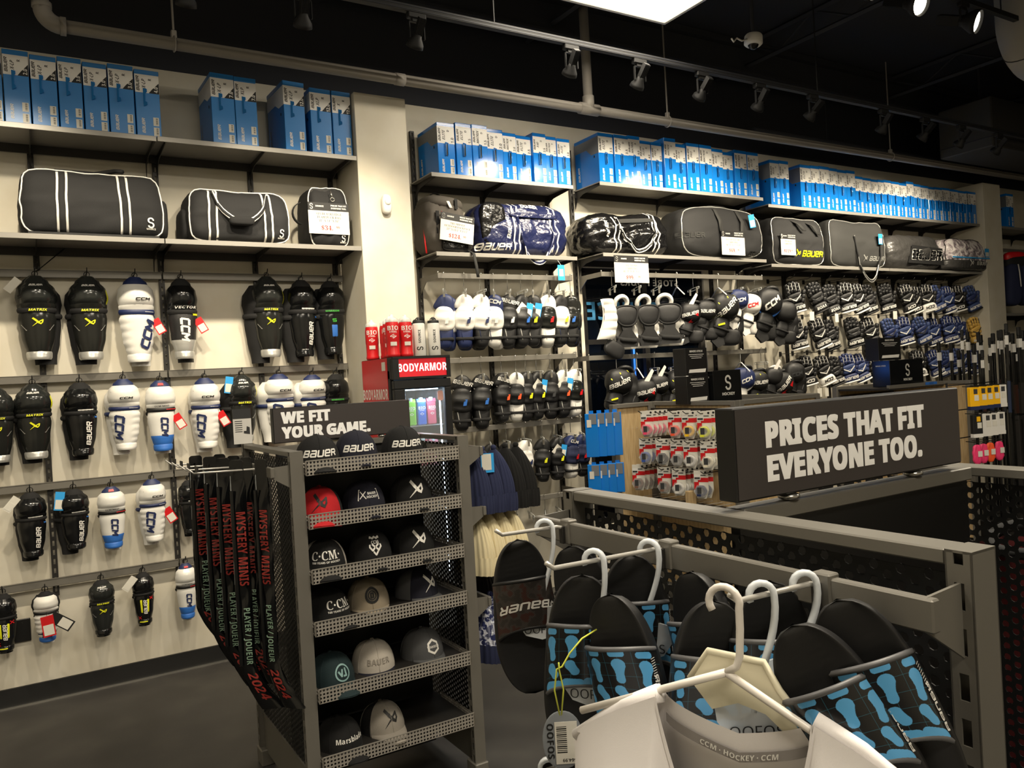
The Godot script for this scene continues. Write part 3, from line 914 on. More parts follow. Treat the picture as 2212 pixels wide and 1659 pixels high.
func skate_box(x0: float, x1: float, y: float, zf: float, h: float, style: int, size: String, model: String, label: String, side: bool, turn := 0.0, grp := "") -> void:
	var w := snappedf(x1 - x0 - 0.003, 0.002)
	h = snappedf(h, 0.005)
	var d := 0.30
	var o := thing("skate_box", label, "box", Vector3((x0 + x1) / 2, y, zf - d / 2), turn, grp)
	var key := "%s_%s_%d" % [w, h, style]
	var bm: Material = M.box_blue if style == 0 else M.box_gloss
	obj("carton", cached("c" + key, func() -> ArrayMesh: return MB.new().bbox(Vector3(0, h * 0.485, 0), Vector3(w, h * 0.97, d), 0.002).done()), bm, o)
	obj("lid_top", cached("l" + key, func() -> ArrayMesh: return MB.new().bbox(Vector3(0, h * 0.97, 0), Vector3(w + 0.002, h * 0.06, d + 0.003), 0.002).done()), bm, o)
	var z := d / 2
	var p0 := h * (0.66 if style == 0 else 0.60)
	var p1 := h * 0.93
	obj("label_panel", cached("p" + key, func() -> ArrayMesh: return MB.new().box(Vector3(0, (p0 + p1) / 2, z + 0.0004), Vector3(w - 0.001, p1 - p0, 0.0012)).done()), M.label_white, o)
	if side:
		var poly := PackedVector2Array([Vector2(-d / 2, h * 0.93), Vector2(d / 2, h * 0.93), Vector2(d / 2, p0), Vector2(d * 0.2, p0), Vector2(0, h * 0.74), Vector2(-d / 2, h * 0.74)])
		obj("side_panel", cached("sp" + key, func() -> ArrayMesh: return MB.new().prism(poly, 0.001, Transform3D(Basis(Vector3.BACK, Vector3.UP, Vector3.LEFT), Vector3(-w / 2, 0, 0))).done()), M.box_grey if style == 1 else M.label_white, o)
		obj("side_lettering", letters("BaUeR", 0.022, "logo", 0.25), M.box_grey if style == 0 else M.label_white, o, Vector3(-w / 2 - 0.0015, h * 0.30, -d * 0.34), Basis(Vector3(0, 1, 0), Vector3(0, 0, -1), Vector3(-1, 0, 0)))
		obj("finger_hole", MB.new().prism(rrect(0.014, 0.018, 0.006), 0.001, Transform3D(Basis(Vector3.BACK, Vector3.UP, Vector3.LEFT), Vector3(-w / 2 - 0.0008, h * 0.55, d * 0.32))).done(), M.black, o)
	var up := Basis(Vector3.BACK, PI / 2)
	var pc := (p0 + p1) / 2
	obj("brand_lettering", letters("BaUeR", w * 0.13, "logo", 0.25), M.black, o, Vector3(-w * 0.38, pc, z + 0.0016), up)
	obj("model_lettering", letters(model, w * 0.16, "bold", 0.3, 0.9), M.grey_print, o, Vector3(-w * 0.14, pc, z + 0.0016), up)
	obj("width_letter", letters("R" if style == 0 else "D", w * 0.13, "bold"), M.black, o, Vector3(w * 0.12, p1 - (p1 - p0) * 0.25, z + 0.0016), up)
	if style == 0:
		obj("size_patch", cached("z" + key, func() -> ArrayMesh: return MB.new().prism(PackedVector2Array([Vector2(w * 0.06, p0), Vector2(w * 0.49, p0), Vector2(w * 0.49, pc + 0.01), Vector2(w * 0.2, p0 + 0.022)]), 0.001, Transform3D(Basis(), Vector3(0, 0, z + 0.0008))).done()), M.black, o)
	obj("size_lettering", letters(size, w * 0.17, "bold", 0, 0.85), M.white if style == 0 else M.black, o, Vector3(w * 0.36, p0 + (p1 - p0) * 0.22, z + 0.0022), up)
	# pull tab bent out of the front
	if style == 0:
		var tab := PackedVector2Array([Vector2(0, 0), Vector2(0.022, 0.006), Vector2(0.022, 0.02), Vector2(0.012, 0.026), Vector2(0.012, 0.07), Vector2(0.022, 0.076), Vector2(0.022, 0.092), Vector2(0, 0.1)])
		obj("pull_tab", cached("t0", func() -> ArrayMesh: return MB.new().prism(tab, 0.003, Transform3D(Basis(Vector3.UP, -0.75))).done()), bm, o, Vector3(-w * 0.16, p0 - 0.075, z))
	else:
		obj("pull_tab", cached("t1", func() -> ArrayMesh:
			var q := MB.new(true)
			q.tube([Vector3(-0.010, 0, 0.0), Vector3(-0.010, 0.004, 0.010), Vector3(-0.010, 0.08, 0.012), Vector3(-0.008, 0.09, 0.006), Vector3(0.012, 0.088, 0.003), Vector3(0.012, 0.01, 0.003), Vector3(0.004, 0.0, 0.0)], 0.0035, 5)
			return q.done()), bm, o, Vector3(0, p0 - 0.085, z))
		obj("handle_slot", cached("t2", func() -> ArrayMesh: return MB.new().prism(rrect(0.022, 0.08, 0.008), 0.001).done()), M.black_gloss, o, Vector3(0.002, p0 - 0.045, z))
	obj("front_lettering", letters("BaUeR", w * 0.13, "logo", 0.25), M.white, o, Vector3(-w * 0.22, h * 0.17, z + 0.001), up)
	for k in 2:
		var s := obj("sticker", cached("k%d" % k, func() -> ArrayMesh: return MB.new().box(Vector3.ZERO, Vector3(0.028, 0.046, 0.001)).done()), M.paper, o, Vector3(w * 0.30, h * (0.09 + 0.15 * k), z + 0.0006))
		obj("barcode", cached("b", func() -> ArrayMesh:
			var q := MB.new()
			for i in 6:
				q.box(Vector3(0.004, -0.014 + i * 0.006, 0.0008), Vector3(0.01, 0.002 + 0.0015 * (i % 2), 0.0006))
			return q.done()), M.grey_print, s)

func build_skate_boxes() -> void:
	var e := [-0.109, -0.005, 0.114, 0.237, 0.352, 0.471, 0.6, 0.729]
	var sz := ["2.0", "2.0", "2.0", "3.0", "3.0", "3.0", "4.0"]
	for i in 7:
		skate_box(e[i], e[i + 1] - 0.004, 3.031, 0.365, 0.365 + 0.008 * (i % 2), 0, sz[i], "X-LP", "blue and white skate box sized %s, %s from the left of its top-shelf row" % [sz[i], ORD[i]], i == 0, 0.0, "skate boxes on the left wall")
	skate_box(0.99, 1.122, 3.033, 0.362, 0.405, 0, "7.0", "X-LP", "blue skate box sized 7.0 standing left of its twin", true, 0.03, "skate boxes on the left wall")
	skate_box(1.126, 1.25, 3.033, 0.365, 0.40, 0, "7.0", "XLP", "blue skate box sized 7.0 standing right of its twin", false, 0.0, "skate boxes on the left wall")
	skate_box(1.40, 1.53, 3.033, 0.36, 0.42, 0, "12.0", "X-LP", "tall blue skate box sized 12.0 with its grey side showing", true, 0.05, "skate boxes on the left wall")
	skate_box(1.565, 1.698, 3.033, 0.36, 0.40, 0, "12.0", "XLP", "blue skate box sized 12.0, middle of the last three", true, 0.02, "skate boxes on the left wall")
	skate_box(1.706, 1.826, 3.033, 0.36, 0.40, 0, "12.0", "X", "blue skate box sized 12.0 against the cream column", false, 0.0, "skate boxes on the left wall")
	var models := ["ELITE", "ELITE", "MATRIX", "ELITE", "MATRIX", "ELITE", "X40", "MATRIX", "ELITE"]
	var sizes := ["1.0", "1.5", "1.5", "2.0", "2.0", "2.5", "2.5", "2.5", "3.0"]
	e = [2.431, 2.562, 2.687, 2.808, 2.942, 3.054, 3.180, 3.296, 3.392, 3.503]
	for i in 9:
		skate_box(e[i], e[i + 1], 2.991, 0.33 + 0.008 * [0, 1, 2, 0, -1, -2, 1, 0, 2][i], 0.345 + 0.008 * [0, 1, 1, 0, -1, -2, 1, 0, -1][i], 1, sizes[i], models[i], "glossy blue skate box sized %s, %s of nine right of the column" % [sizes[i], ORD[i]], i == 0, 0.02 * [0, 1, 0, -1, 0, 1, 1, 0, -1][i], "skate boxes on the nine-box shelf")
	e = [3.779, 3.922, 4.068, 4.193, 4.312, 4.429, 4.558, 4.674, 4.813, 4.955, 5.09, 5.222, 5.375, 5.512]
	sizes = ["3.5", "3.5", "4.0", "4.0", "4.5", "4.0", "4.5", "4.5", "7.0", "7.5", "7.5", "5.0", "5.5"]
	for i in 13:
		skate_box(e[i], e[i + 1] - 0.003, 3.041, 0.33 + 0.008 * [0, 1, 0, -2, -2, 1, -1, 1, 1, 0, -2, 0, 1][i], 0.375 + 0.008 * [0, 0, 1, -1, -1, 4, 0, 2, 2, 0, -1, 2, 1][i], 1, sizes[i], ["ELITE", "PRO", "MATRIX"][i % 3], "glossy blue skate box, %s of thirteen on the raised middle shelf" % ORD[i], i == 0, 0.015 * [0, 1, -1, 0, 1][i % 5], "skate boxes on the raised shelf")
	e = [5.651, 5.777, 5.905, 6.06, 6.213, 6.336, 6.482, 6.603, 6.74, 6.873, 6.994, 7.124, 7.235, 7.331, 7.452, 7.591, 7.716, 7.843, 7.964, 8.104, 8.221, 8.356, 8.50, 8.66, 8.82, 9.015]
	var n := 0
	for i in 25:
		if i == 2:
			continue
		var x0: float = 5.651 + (e[i] - 5.651) * 0.966
		var x1: float = 5.651 + (e[i + 1] - 5.651) * 0.966
		var near: bool = i < 9
		skate_box(x0, x1, 2.991, 0.335, (0.395 if near else 0.345) + 0.006 * [0, 1, 0, -1][i % 4] + (0.02 if i == 16 else 0.0), 1, ["5.0", "6.0", "7.0", "8.0"][i % 4], ["ELITE", "X40", "PRO"][i % 3], ("tall glossy blue skate box, %s of eight at the start of the long shelf" % ORD[n] if near else "shorter glossy blue skate box, %s of sixteen ending at the far column" % ORD[n - 8]), i == 0 or i == 3, 0.0, "skate boxes on the long shelf")
		n += 1
	skate_box(9.47, 9.62, 2.99, 0.36, 0.37, 1, "9.0", "PRO", "blue skate box with its broad side showing beyond the far column", true, 0.0, "")
	var sh := shelf(9.30, 11.5, 2.985, 0.38, "shelf beyond the far column under a single blue box", [9.35, 10.2])
	sh.set_meta("group", "")

# ---------------------------------------------------------------- price cards
func price_card(at: Vector3, w: float, h: float, lines: Array, price: String, cents: String, label: String, turn := 0.0, tilt := 0.0) -> void:
	var o := thing("price_card", label, "price tag", at, turn)
	o.rotation.z = tilt
	var hh := h * 0.26
	obj("card", MB.new().box(Vector3(0, -hh / 2, 0), Vector3(w, h - hh, 0.003)).done(), M.paper, o)
	var hd := obj("header", MB.new().box(Vector3(0, h / 2 - hh / 2, 0), Vector3(w, hh, 0.0032)).done(), M.black, o)
	obj("emblem", s_mark(hh * 0.62), M.white, hd, Vector3(-w * 0.42, h / 2 - hh / 2, 0.002))
	obj("lettering", letters("SOURCE", hh * 0.2, "heavy"), M.white, hd, Vector3(-w * 0.22, h / 2 - hh * 0.45, 0.002))
	obj("lettering", letters("PRICES THAT FIT", hh * 0.19, "heavy"), M.white, hd, Vector3(w * 0.25, h / 2 - hh * 0.32, 0.002))
	obj("lettering", letters("EVERYONE TOO.", hh * 0.19, "heavy"), M.white, hd, Vector3(w * 0.25, h / 2 - hh * 0.65, 0.002))
	for i in lines.size():
		obj("lettering", letters(lines[i], h * 0.07, "serifbold"), M.grey_print, o, Vector3(0, h * (0.14 - 0.11 * i), 0.002))
	obj("price_lettering", letters(price, h * 0.15, "serifbold"), M.price_red, o, Vector3(-w * 0.06, -h * 0.31, 0.002))
	obj("cents_lettering", letters(cents, h * 0.075, "serifbold"), M.price_red, o, Vector3(w * (0.13 + 0.02 * price.length()), -h * 0.28, 0.002))

func hang_tag(parent: Node, at: Vector3, w: float, h: float, bas := Basis(), top: Material = null) -> void:   # card tag with a white barcode half
	var t := obj("hang_tag", MB.new().box(Vector3(0, -h / 2, 0), Vector3(w, h, 0.002)).done(), M.tag_blue if top == null else top, parent, at, bas)
	obj("barcode_patch", MB.new().box(Vector3(0, -h * 0.68, 0.0014), Vector3(w * 0.8, h * 0.5, 0.001)).done(), M.paper, t)
	obj("string", MB.new().tube([Vector3(0, 0, 0), Vector3(0.004, h * 0.2, -0.004)], 0.0008, 4).done(), M.black, t)

# ---------------------------------------------------------------- bags
var bag_noise := FastNoiseLite.new()
func bag(called: String, label: String, category: String, cx: float, y: float, zc: float, half: Vector3, k: float, m: Material, o: Dictionary) -> Node3D:
	bag_noise.frequency = 1.4
	bag_noise.fractal_octaves = 3
	bag_noise.seed = int(cx * 100)
	var wr: float = o.get("wrinkle", 0.05)
	var sag: float = o.get("sag", 0.08)
	var lean: float = o.get("lean", 0.0)
	var off := Vector3(cx * 7.0, 0, 0)
	var bend := func(p: Vector3) -> Vector3:
		var n := bag_noise.get_noise_3dv(p * 1.3 + off)
		var n2 := bag_noise.get_noise_3dv(p * 1.3 + off + Vector3(31, 7, 5))
		var top := maxf(0.0, p.y)
		var q := p
		q.z *= 1.0 + wr * n * 1.6 + 0.05 * (1.0 - p.y * p.y)
		q.x *= 1.0 - 0.05 * top + wr * 0.5 * n2
		q.y -= top * (sag * cos(p.x * 2.4) * 0.8 + wr * n2) + lean * top * p.x
		q.z -= top * 0.18 * maxf(0.0, p.z)
		return q
	var b := thing(called, label, category, Vector3(cx, y, zc))
	obj("body", MB.new(true).blob(half, k, 14, Transform3D(Basis(), Vector3(0, half.y, 0)), bend).done(), m, b)
	var surf := func(x: float, yy: float, eps: float) -> Vector3:   # point on the front, x and yy in metres from the bag's middle
		var u := clampf(x / half.x, -0.999, 0.999)
		var v := clampf(yy / half.y, -0.999, 0.999)
		var zz := pow(maxf(0.02, 1.0 - pow(absf(u), k) - pow(absf(v), k)), 1.0 / k)
		var q: Vector3 = bend.call(Vector3(u, v, zz))
		return Vector3(0, half.y, 0) + q * half + Vector3(0, 0, eps)
	if o.has("pipe"):
		var pts := []
		for i in 64:
			var t := TAU * i / 64
			var c := cos(t)
			var s := sin(t)
			var l := pow(pow(absf(c), k) + pow(absf(s), k), 1.0 / k)
			var f := pow(0.80, 1.0 / k) / l
			pts.append(surf.call(c * f * half.x, s * f * half.y, 0.001))
		obj("piping", MB.new(true).tube(pts, o.get("pipe_r", 0.0045), 5, true).done(), o.pipe, b)
	for sx in o.get("straps", []):
		var pts := []
		for i in 13:
			pts.append(surf.call(sx, lerpf(-half.y * 0.96, half.y * 0.985, i / 12.0), 0.004))
		pts.append(Vector3(sx, pts[12].y + 0.006, pts[12].z - half.z * 0.7))
		obj("strap", MB.new(true).ribbon(pts, Vector3.RIGHT, 0.05, 0.004).done(), o.get("strap_mat", M.fabric_black), b)
		for s in [-1, 1]:
			var p2 := []
			for p in pts:
				p2.append(p + Vector3(s * 0.021, 0, 0.0015))
			obj("strap_edge", MB.new(true).ribbon(p2, Vector3.RIGHT, 0.011, 0.004).done(), o.get("edge_mat", M.white), b)
	for hd in o.get("handles", []):   # drooping carry handle: [x0, x1, y top, y low, out]
		for side in [-1, 1]:
			var pts := []
			for i in 15:
				var t := i / 14.0
				var x := lerpf(hd[0], hd[1], t)
				var yy: float = lerpf(hd[2], hd[3], pow(sin(PI * t), 0.55))
				var base: Vector3 = surf.call(clampf(x, -half.x * .95, half.x * .95), clampf(yy, -half.y * 0.9, half.y * 0.9), 0.012 + hd[4] * sin(PI * t))
				pts.append(Vector3(x, half.y + yy, base.z) + Vector3(side * 0.0, side * 0.011, 0))
			obj("handle_edge", MB.new(true).tube(pts, 0.0055, 5).done(), o.get("edge_mat", M.white), b)
		var mid := []
		for i in 15:
			var t := i / 14.0
			var x := lerpf(hd[0], hd[1], t)
			var yy: float = lerpf(hd[2], hd[3], pow(sin(PI * t), 0.55))
			var base: Vector3 = surf.call(clampf(x, -half.x * .95, half.x * .95), clampf(yy, -half.y * 0.9, half.y * 0.9), 0.010 + hd[4] * sin(PI * t))
			mid.append(Vector3(x, half.y + yy, base.z))
		obj("handle", MB.new(true).tube(mid, 0.011, 5).done(), o.get("strap_mat", M.fabric_black), b)
	for t in o.get("text", []):   # [words, kind, height, x, y, material, turn]
		var rot := Basis(Vector3.BACK, t[6] if t.size() > 6 else 0.0)
		var flat: ArrayMesh = s_mark(t[2]) if t[1] == "smark" else (x_mark(t[2]) if t[1] == "xmark" else letters(t[0], t[2], t[1], 0.25 if t[1] == "logo" else 0.0))
		obj("lettering" if not t[1].ends_with("mark") else "emblem", warped(flat, func(p: Vector3) -> Vector3:
			var r := rot * p
			return surf.call(t[3] + r.x, t[4] + r.y, 0.0035)), t[5], b)
	b.set_meta("bag_z", 0)
	b.remove_meta("bag_z")
	surf_of[b] = surf
	return b

var surf_of := {}
func build_bags() -> void:
	var b := bag("duffel_bag", "largest black duffel with two white-edged straps on the left shelf", "bag", 0.372, 2.476, 0.19, Vector3(0.345, 0.178, 0.185), 7.0, M.fabric_black, {"pipe": M.white, "straps": [-0.15, 0.145], "sag": 0.05, "text": [["", "smark", 0.05, 0.268, -0.095, M.white], ["SOURCE", "heavy", 0.009, 0.268, -0.128, M.white]]})
	obj("top_handle", MB.new(true).tube([Vector3(-0.17, 0.352, 0.09), Vector3(-0.1, 0.362, 0.05), Vector3(0.02, 0.366, 0.03), Vector3(0.12, 0.385, 0.05), Vector3(0.15, 0.37, 0.11)], 0.013, 6).done(), M.fabric_black, b)
	obj("side_pocket", MB.new(true).blob(Vector3(0.03, 0.11, 0.12), 4, 6, Transform3D(Basis(), Vector3(0.345, 0.13, -0.01))).done(), M.fabric_black, b)
	obj("base_trim", MB.new().bbox(Vector3(0, 0.008, 0.178), Vector3(0.62, 0.014, 0.012), 0.003).done(), M.black, b)
	b = bag("duffel_bag", "smaller black duffel with drooping white-edged handle and grip", "bag", 1.125, 2.476, 0.19, Vector3(0.288, 0.155, 0.18), 7.0, M.fabric_black, {"pipe": M.white, "straps": [-0.158, 0.15], "sag": 0.04, "handles": [[-0.15, 0.15, 0.12, -0.045, 0.015]], "text": [["", "smark", 0.042, 0.225, -0.095, M.white], ["SOURCE", "heavy", 0.008, 0.225, -0.123, M.white]]})
	obj("grip", MB.new(true).blob(Vector3(0.07, 0.024, 0.02), 4, 6, Transform3D(Basis(), Vector3(-0.01, 0.112, 0.225))).done(), M.black_soft, b)
	obj("side_pocket", MB.new(true).blob(Vector3(0.025, 0.09, 0.11), 4, 6, Transform3D(Basis(), Vector3(-0.29, 0.11, -0.01))).done(), M.fabric_black, b)
	b = bag("puck_bag", "upright black puck bag with a clip, beside the column", "bag", 1.665, 2.476, 0.19, Vector3(0.128, 0.188, 0.15), 6.0, M.fabric_black, {"pipe": M.white, "sag": 0.0, "text": [["", "smark", 0.04, 0.075, -0.135, M.white], ["SOURCE", "heavy", 0.008, 0.075, -0.16, M.white]]})
	obj("mesh_pocket", MB.new().prism(rrect(0.17, 0.08, 0.02), 0.004, Transform3D(Basis(), Vector3(-0.02, 0.32, 0.112))).done(), M.mesh_fabric, b)
	obj("clip", MB.new(true).tube(arc(Vector3(0.01, 0.285, 0.17), Vector3.RIGHT, Vector3.UP, 0.012, 0, TAU, 12), 0.003, 5, true).tube([Vector3(0.01, 0.30, 0.17), Vector3(0.005, 0.34, 0.155)], 0.005, 5).done(), M.steel, b)
	obj("side_handle", MB.new(true).ribbon(arc(Vector3(-0.125, 0.22, 0.02), Vector3.UP, Vector3.LEFT, 0.07, 0.3, PI - 0.3), Vector3.BACK, 0.03, 0.005).done(), M.fabric_grey, b)
	price_card(Vector3(1.65, 2.645, 0.352), 0.255, 0.19, ["SFS BLACKLEDGE", "TEAM PUCK BAG", "11\" X 11\" X 16\""], "$34.", "99", "price card reading $34.99 on the black puck bag")
	# right of the column
	b = bag("backpack", "taupe grey backpack with red cords beside the column", "backpack", 2.49, 2.47, 0.17, Vector3(0.155, 0.195, 0.15), 4.0, M.fabric_taupe, {"sag": -0.02, "wrinkle": 0.12})
	obj("top_flap", MB.new(true).blob(Vector3(0.145, 0.05, 0.14), 3.0, 8, Transform3D(Basis(Vector3.BACK, -0.1), Vector3(0.01, 0.345, 0.0))).done(), M.fabric_taupe, b)
	obj("grab_loop", MB.new(true).ribbon(arc(Vector3(-0.02, 0.385, 0.0), Vector3.RIGHT, Vector3.UP, 0.045, 0, PI), Vector3.BACK, 0.022, 0.006).done(), M.fabric_black, b)
	obj("flap_strap", MB.new(true).ribbon([Vector3(-0.02, 0.39, 0.08), Vector3(0.0, 0.36, 0.135), Vector3(0.02, 0.30, 0.152)], Vector3.RIGHT, 0.022, 0.003).done(), M.white, b)
	obj("front_strap", MB.new().box(Vector3(-0.085, 0.2, 0.152), Vector3(0.022, 0.15, 0.006)).box(Vector3(0.06, 0.33, 0.15), Vector3(0.02, 0.07, 0.005)).done(), M.fabric_black, b)
	obj("base_panel", MB.new(true).blob(Vector3(0.1, 0.05, 0.02), 5, 6, Transform3D(Basis(), Vector3(0.04, 0.06, 0.148))).done(), M.vinyl_black, b)
	var cord := []
	for i in 9:
		cord.append(Vector3(-0.06 + 0.05 * (i % 2), 0.27 - i * 0.022, 0.160))
	obj("red_cord", MB.new(true).tube(cord, 0.004, 5).tube([Vector3(-0.15, 0.16, 0.07), Vector3(-0.152, 0.08, 0.08), Vector3(-0.15, 0.0, 0.09)], 0.006, 5).done(), M.red, b)
	obj("loose_strap", MB.new(true).ribbon([Vector3(0.13, 0.02, 0.15), Vector3(0.14, -0.01, 0.212), Vector3(0.155, -0.1, 0.215), Vector3(0.165, -0.17, 0.21)], Vector3.RIGHT, 0.022, 0.003).done(), M.fabric_grey, b)
	price_card(Vector3(2.528, 2.627, 0.36), 0.25, 0.185, ["THE SHINER", "OUTDOOR BACKPACK", "21\" X 13.5\" X 13.5\""], "$124.", "99", "price card reading $124.99 on the grey backpack", 0.0, -0.12)
	b = bag("carry_bag", "shiny navy bag with white handles hanging over the shelf", "bag", 3.10, 2.47, 0.165, Vector3(0.385, 0.19, 0.165), 5.0, M.vinyl_navy, {"straps": [-0.09, 0.235], "wrinkle": 0.12, "sag": 0.02, "handles": [[-0.075, 0.235, 0.08, -0.245, 0.03]], "strap_mat": M.vinyl_navy, "text": [["BaUeR", "logo", 0.048, -0.26, -0.135, M.white], ["BaUeR", "logo", 0.03, -0.155, 0.0, M.white, PI / 2], ["BaUeR", "logo", 0.03, 0.05, 0.165, M.white]]})
	obj("end_panel", MB.new(true).blob(Vector3(0.10, 0.15, 0.03), 4, 8, Transform3D(Basis(), Vector3(-0.26, 0.215, 0.135))).done(), M.vinyl_black, b)
	obj("daisy_strip", MB.new(true).blob(Vector3(0.2, 0.018, 0.006), 6, 6, Transform3D(Basis(), Vector3(0.07, 0.285, 0.16))).done(), M.vinyl_navy, b)
	var tg := thing("hang_tag", "blue hang tag under the navy bag's handle", "tag", Vector3(3.34, 2.40, 0.38))
	obj("card", MB.new().box(Vector3(0, -0.055, 0), Vector3(0.058, 0.11, 0.002)).done(), M.tag_blue, tg)
	obj("barcode_patch", MB.new().box(Vector3(0, -0.055, 0.0014), Vector3(0.036, 0.05, 0.001)).done(), M.paper, tg)
	obj("string", MB.new().tube([Vector3(0, 0, 0), Vector3(-0.01, 0.035, -0.02)], 0.001, 4).done(), M.white, tg)
	b = bag("carry_bag", "shiny black bag with white-striped handles beside the navy bag", "bag", 4.06, 2.509, 0.165, Vector3(0.415, 0.165, 0.165), 4.5, M.vinyl_black, {"straps": [-0.15, 0.24], "wrinkle": 0.14, "sag": 0.1, "lean": -0.12, "handles": [[-0.14, 0.24, 0.1, -0.14, 0.03]], "strap_mat": M.vinyl_black, "text": [["BaUeR", "logo", 0.028, -0.24, 0.03, M.white, PI / 2]]})
	obj("daisy_strip", MB.new(true).blob(Vector3(0.19, 0.016, 0.006), 6, 6, Transform3D(Basis(Vector3.BACK, 0.08), Vector3(0.03, 0.26, 0.158))).done(), M.fabric_grey, b)
	price_card(Vector3(4.0, 2.385, 0.375), 0.335, 0.205, ["BAUER PRO", "CARRY BAG", "SR: 33\" X 20\" X 17\""], "$99.", "99", "price card reading $99.99 hanging below the shiny black bag")
	b = bag("carry_bag", "biggest black bag with pale piping under the raised shelf", "bag", 5.06, 2.509, 0.175, Vector3(0.49, 0.215, 0.185), 4.5, M.fabric_black, {"pipe": M.silver, "pipe_r": 0.005, "wrinkle": 0.06, "sag": -0.04, "text": [["BaUeR", "logo", 0.045, -0.38, -0.04, M.fabric_grey], ["BaUeR", "logo", 0.04, 0.36, -0.17, M.gun]]})
	for s in [-1, 1]:
		obj("handle", MB.new(true).ribbon([Vector3(s * 0.12, 0.43, 0.05), Vector3(s * 0.125 + .03, 0.40, 0.15), Vector3(s * 0.13 + .04, 0.30, 0.20), Vector3(s * 0.12 + .03, 0.21, 0.212), Vector3(s * 0.05 + .04, 0.20, 0.21)], Vector3.RIGHT, 0.04, 0.006).done(), M.fabric_grey, b)
	obj("top_handle", MB.new(true).tube([Vector3(-0.12, 0.435, 0.04), Vector3(-0.05, 0.45, 0.05), Vector3(0.1, 0.45, 0.05), Vector3(0.16, 0.43, 0.06)], 0.012, 6).done(), M.fabric_black, b)
	hang_tag(b, Vector3(0.26, 0.365, 0.215), 0.07, 0.11, Basis(Vector3.BACK, 0.2))
	price_card(Vector3(5.09, 2.625, 0.392), 0.27, 0.20, ["BAUER S24 CORE", "CARRY BAG", "SR: 33\" X 17\" X 20\""], "$69.", "99", "price card reading $69.99 on the biggest black bag")
	b = bag("carry_bag", "black bag with bright yellow lettering and a price card", "bag", 5.99, 2.474, 0.175, Vector3(0.35, 0.215, 0.18), 7.0, M.fabric_black, {"pipe": M.silver, "sag": 0.03, "text": [["BaUeR", "logo", 0.055, 0.14, -0.115, M.yellow], ["", "xmark", 0.06, -0.06, -0.115, M.yellow]]})
	obj("handle", MB.new(true).ribbon([Vector3(-0.1, 0.43, 0.09), Vector3(-0.04, 0.36, 0.19), Vector3(0.02, 0.30, 0.205)], Vector3.RIGHT, 0.045, 0.006).ribbon([Vector3(0.06, 0.43, 0.09), Vector3(0.16, 0.35, 0.19), Vector3(0.21, 0.27, 0.205)], Vector3.RIGHT, 0.045, 0.006).done(), M.fabric_grey, b)
	price_card(Vector3(5.79, 2.645, 0.375), 0.19, 0.19, ["PREMIUM", "CARRY BAG"], "$119.", "99", "small price card on the bag with yellow lettering")
	b = bag("carry_bag", "dark grey bag with a long handle hanging below its shelf", "bag", 6.83, 2.474, 0.175, Vector3(0.42, 0.225, 0.18), 8.0, M.fabric_grey, {"pipe": M.silver, "sag": 0.08, "wrinkle": 0.04, "handles": [[-0.1, 0.30, 0.06, -0.36, 0.03]], "edge_mat": M.silver, "text": [["", "xmark", 0.06, 0.06, -0.14, M.silver], ["BaUeR", "logo", 0.045, 0.24, -0.14, M.silver]]})
	hang_tag(b, Vector3(0.27, 0.32, 0.21), 0.06, 0.1)
	b = bag("carry_bag", "grey bag with large outlined lettering on a black panel", "bag", 7.76, 2.474, 0.175, Vector3(0.46, 0.18, 0.18), 5.0, M.vinyl_grey, {"sag": 0.04, "wrinkle": 0.09, "lean": -0.05})
	obj("front_panel", MB.new().prism(PackedVector2Array([Vector2(-0.2, 0.06), Vector2(0.42, 0.05), Vector2(0.4, 0.22), Vector2(-0.12, 0.24)]), 0.004, Transform3D(Basis(), Vector3(0, 0.0, 0.19))).done(), M.black_soft, b)
	obj("lettering", letters("BaUeR", 0.105, "logo", 0.25), M.label_white, b, Vector3(0.13, 0.145, 0.1955))
	obj("lettering", letters("BaUeR", 0.098, "logo", 0.25, 1.0), M.black_soft, b, Vector3(0.13, 0.145, 0.1965))
	b = bag("carry_bag", "pink and white patterned bag with grey base beside the far column", "bag", 8.63, 2.474, 0.195, Vector3(0.39, 0.175, 0.20), 5.0, camo_material(), {"pipe": M.black, "sag": 0.03, "wrinkle": 0.08})
	obj("base_panel", MB.new(true).blob(Vector3(0.41, 0.065, 0.205), 6, 8, Transform3D(Basis(), Vector3(0.0, 0.066, 0.005))).done(), M.vinyl_grey, b)
	obj("blue_zip", MB.new().box(Vector3(0, 0.135, 0.212), Vector3(0.7, 0.012, 0.006)).done(), M.tag_blue, b)
	obj("emblem", x_mark(0.07), M.white, b, Vector3(0.0, 0.08, 0.213))
	obj("lettering", letters("BaUeR", 0.04, "logo", 0.25), M.white, b, Vector3(0.2, 0.08, 0.213))
	hang_tag(b, Vector3(0.3, 0.24, 0.213), 0.08, 0.09)

func camo_material() -> StandardMaterial3D:
	var m := tri(mk("ffffff", 0.6), 2.2)
	m.albedo_texture = noise_tex(0.02, 256, [[0.0, "e8e2e0"], [0.42, "e8e2e0"], [0.45, "a5909a"], [0.55, "7c6672"], [0.58, "f2eeee"], [0.7, "4a4248"], [1.0, "b9a6ae"]], false, 1, FastNoiseLite.TYPE_SIMPLEX, 2)
	return m

# ---------------------------------------------------------------- shin guards
func prof(v: float, pts: Array) -> float:   # smooth profile through [v, value] knots
	for i in pts.size() - 1:
		if v <= pts[i + 1][0]:
			var t := clampf((v - pts[i][0]) / (pts[i + 1][0] - pts[i][0]), 0, 1)
			t = t * t * (3 - 2 * t)
			return lerpf(pts[i][1], pts[i + 1][1], t)
	return pts[-1][1]

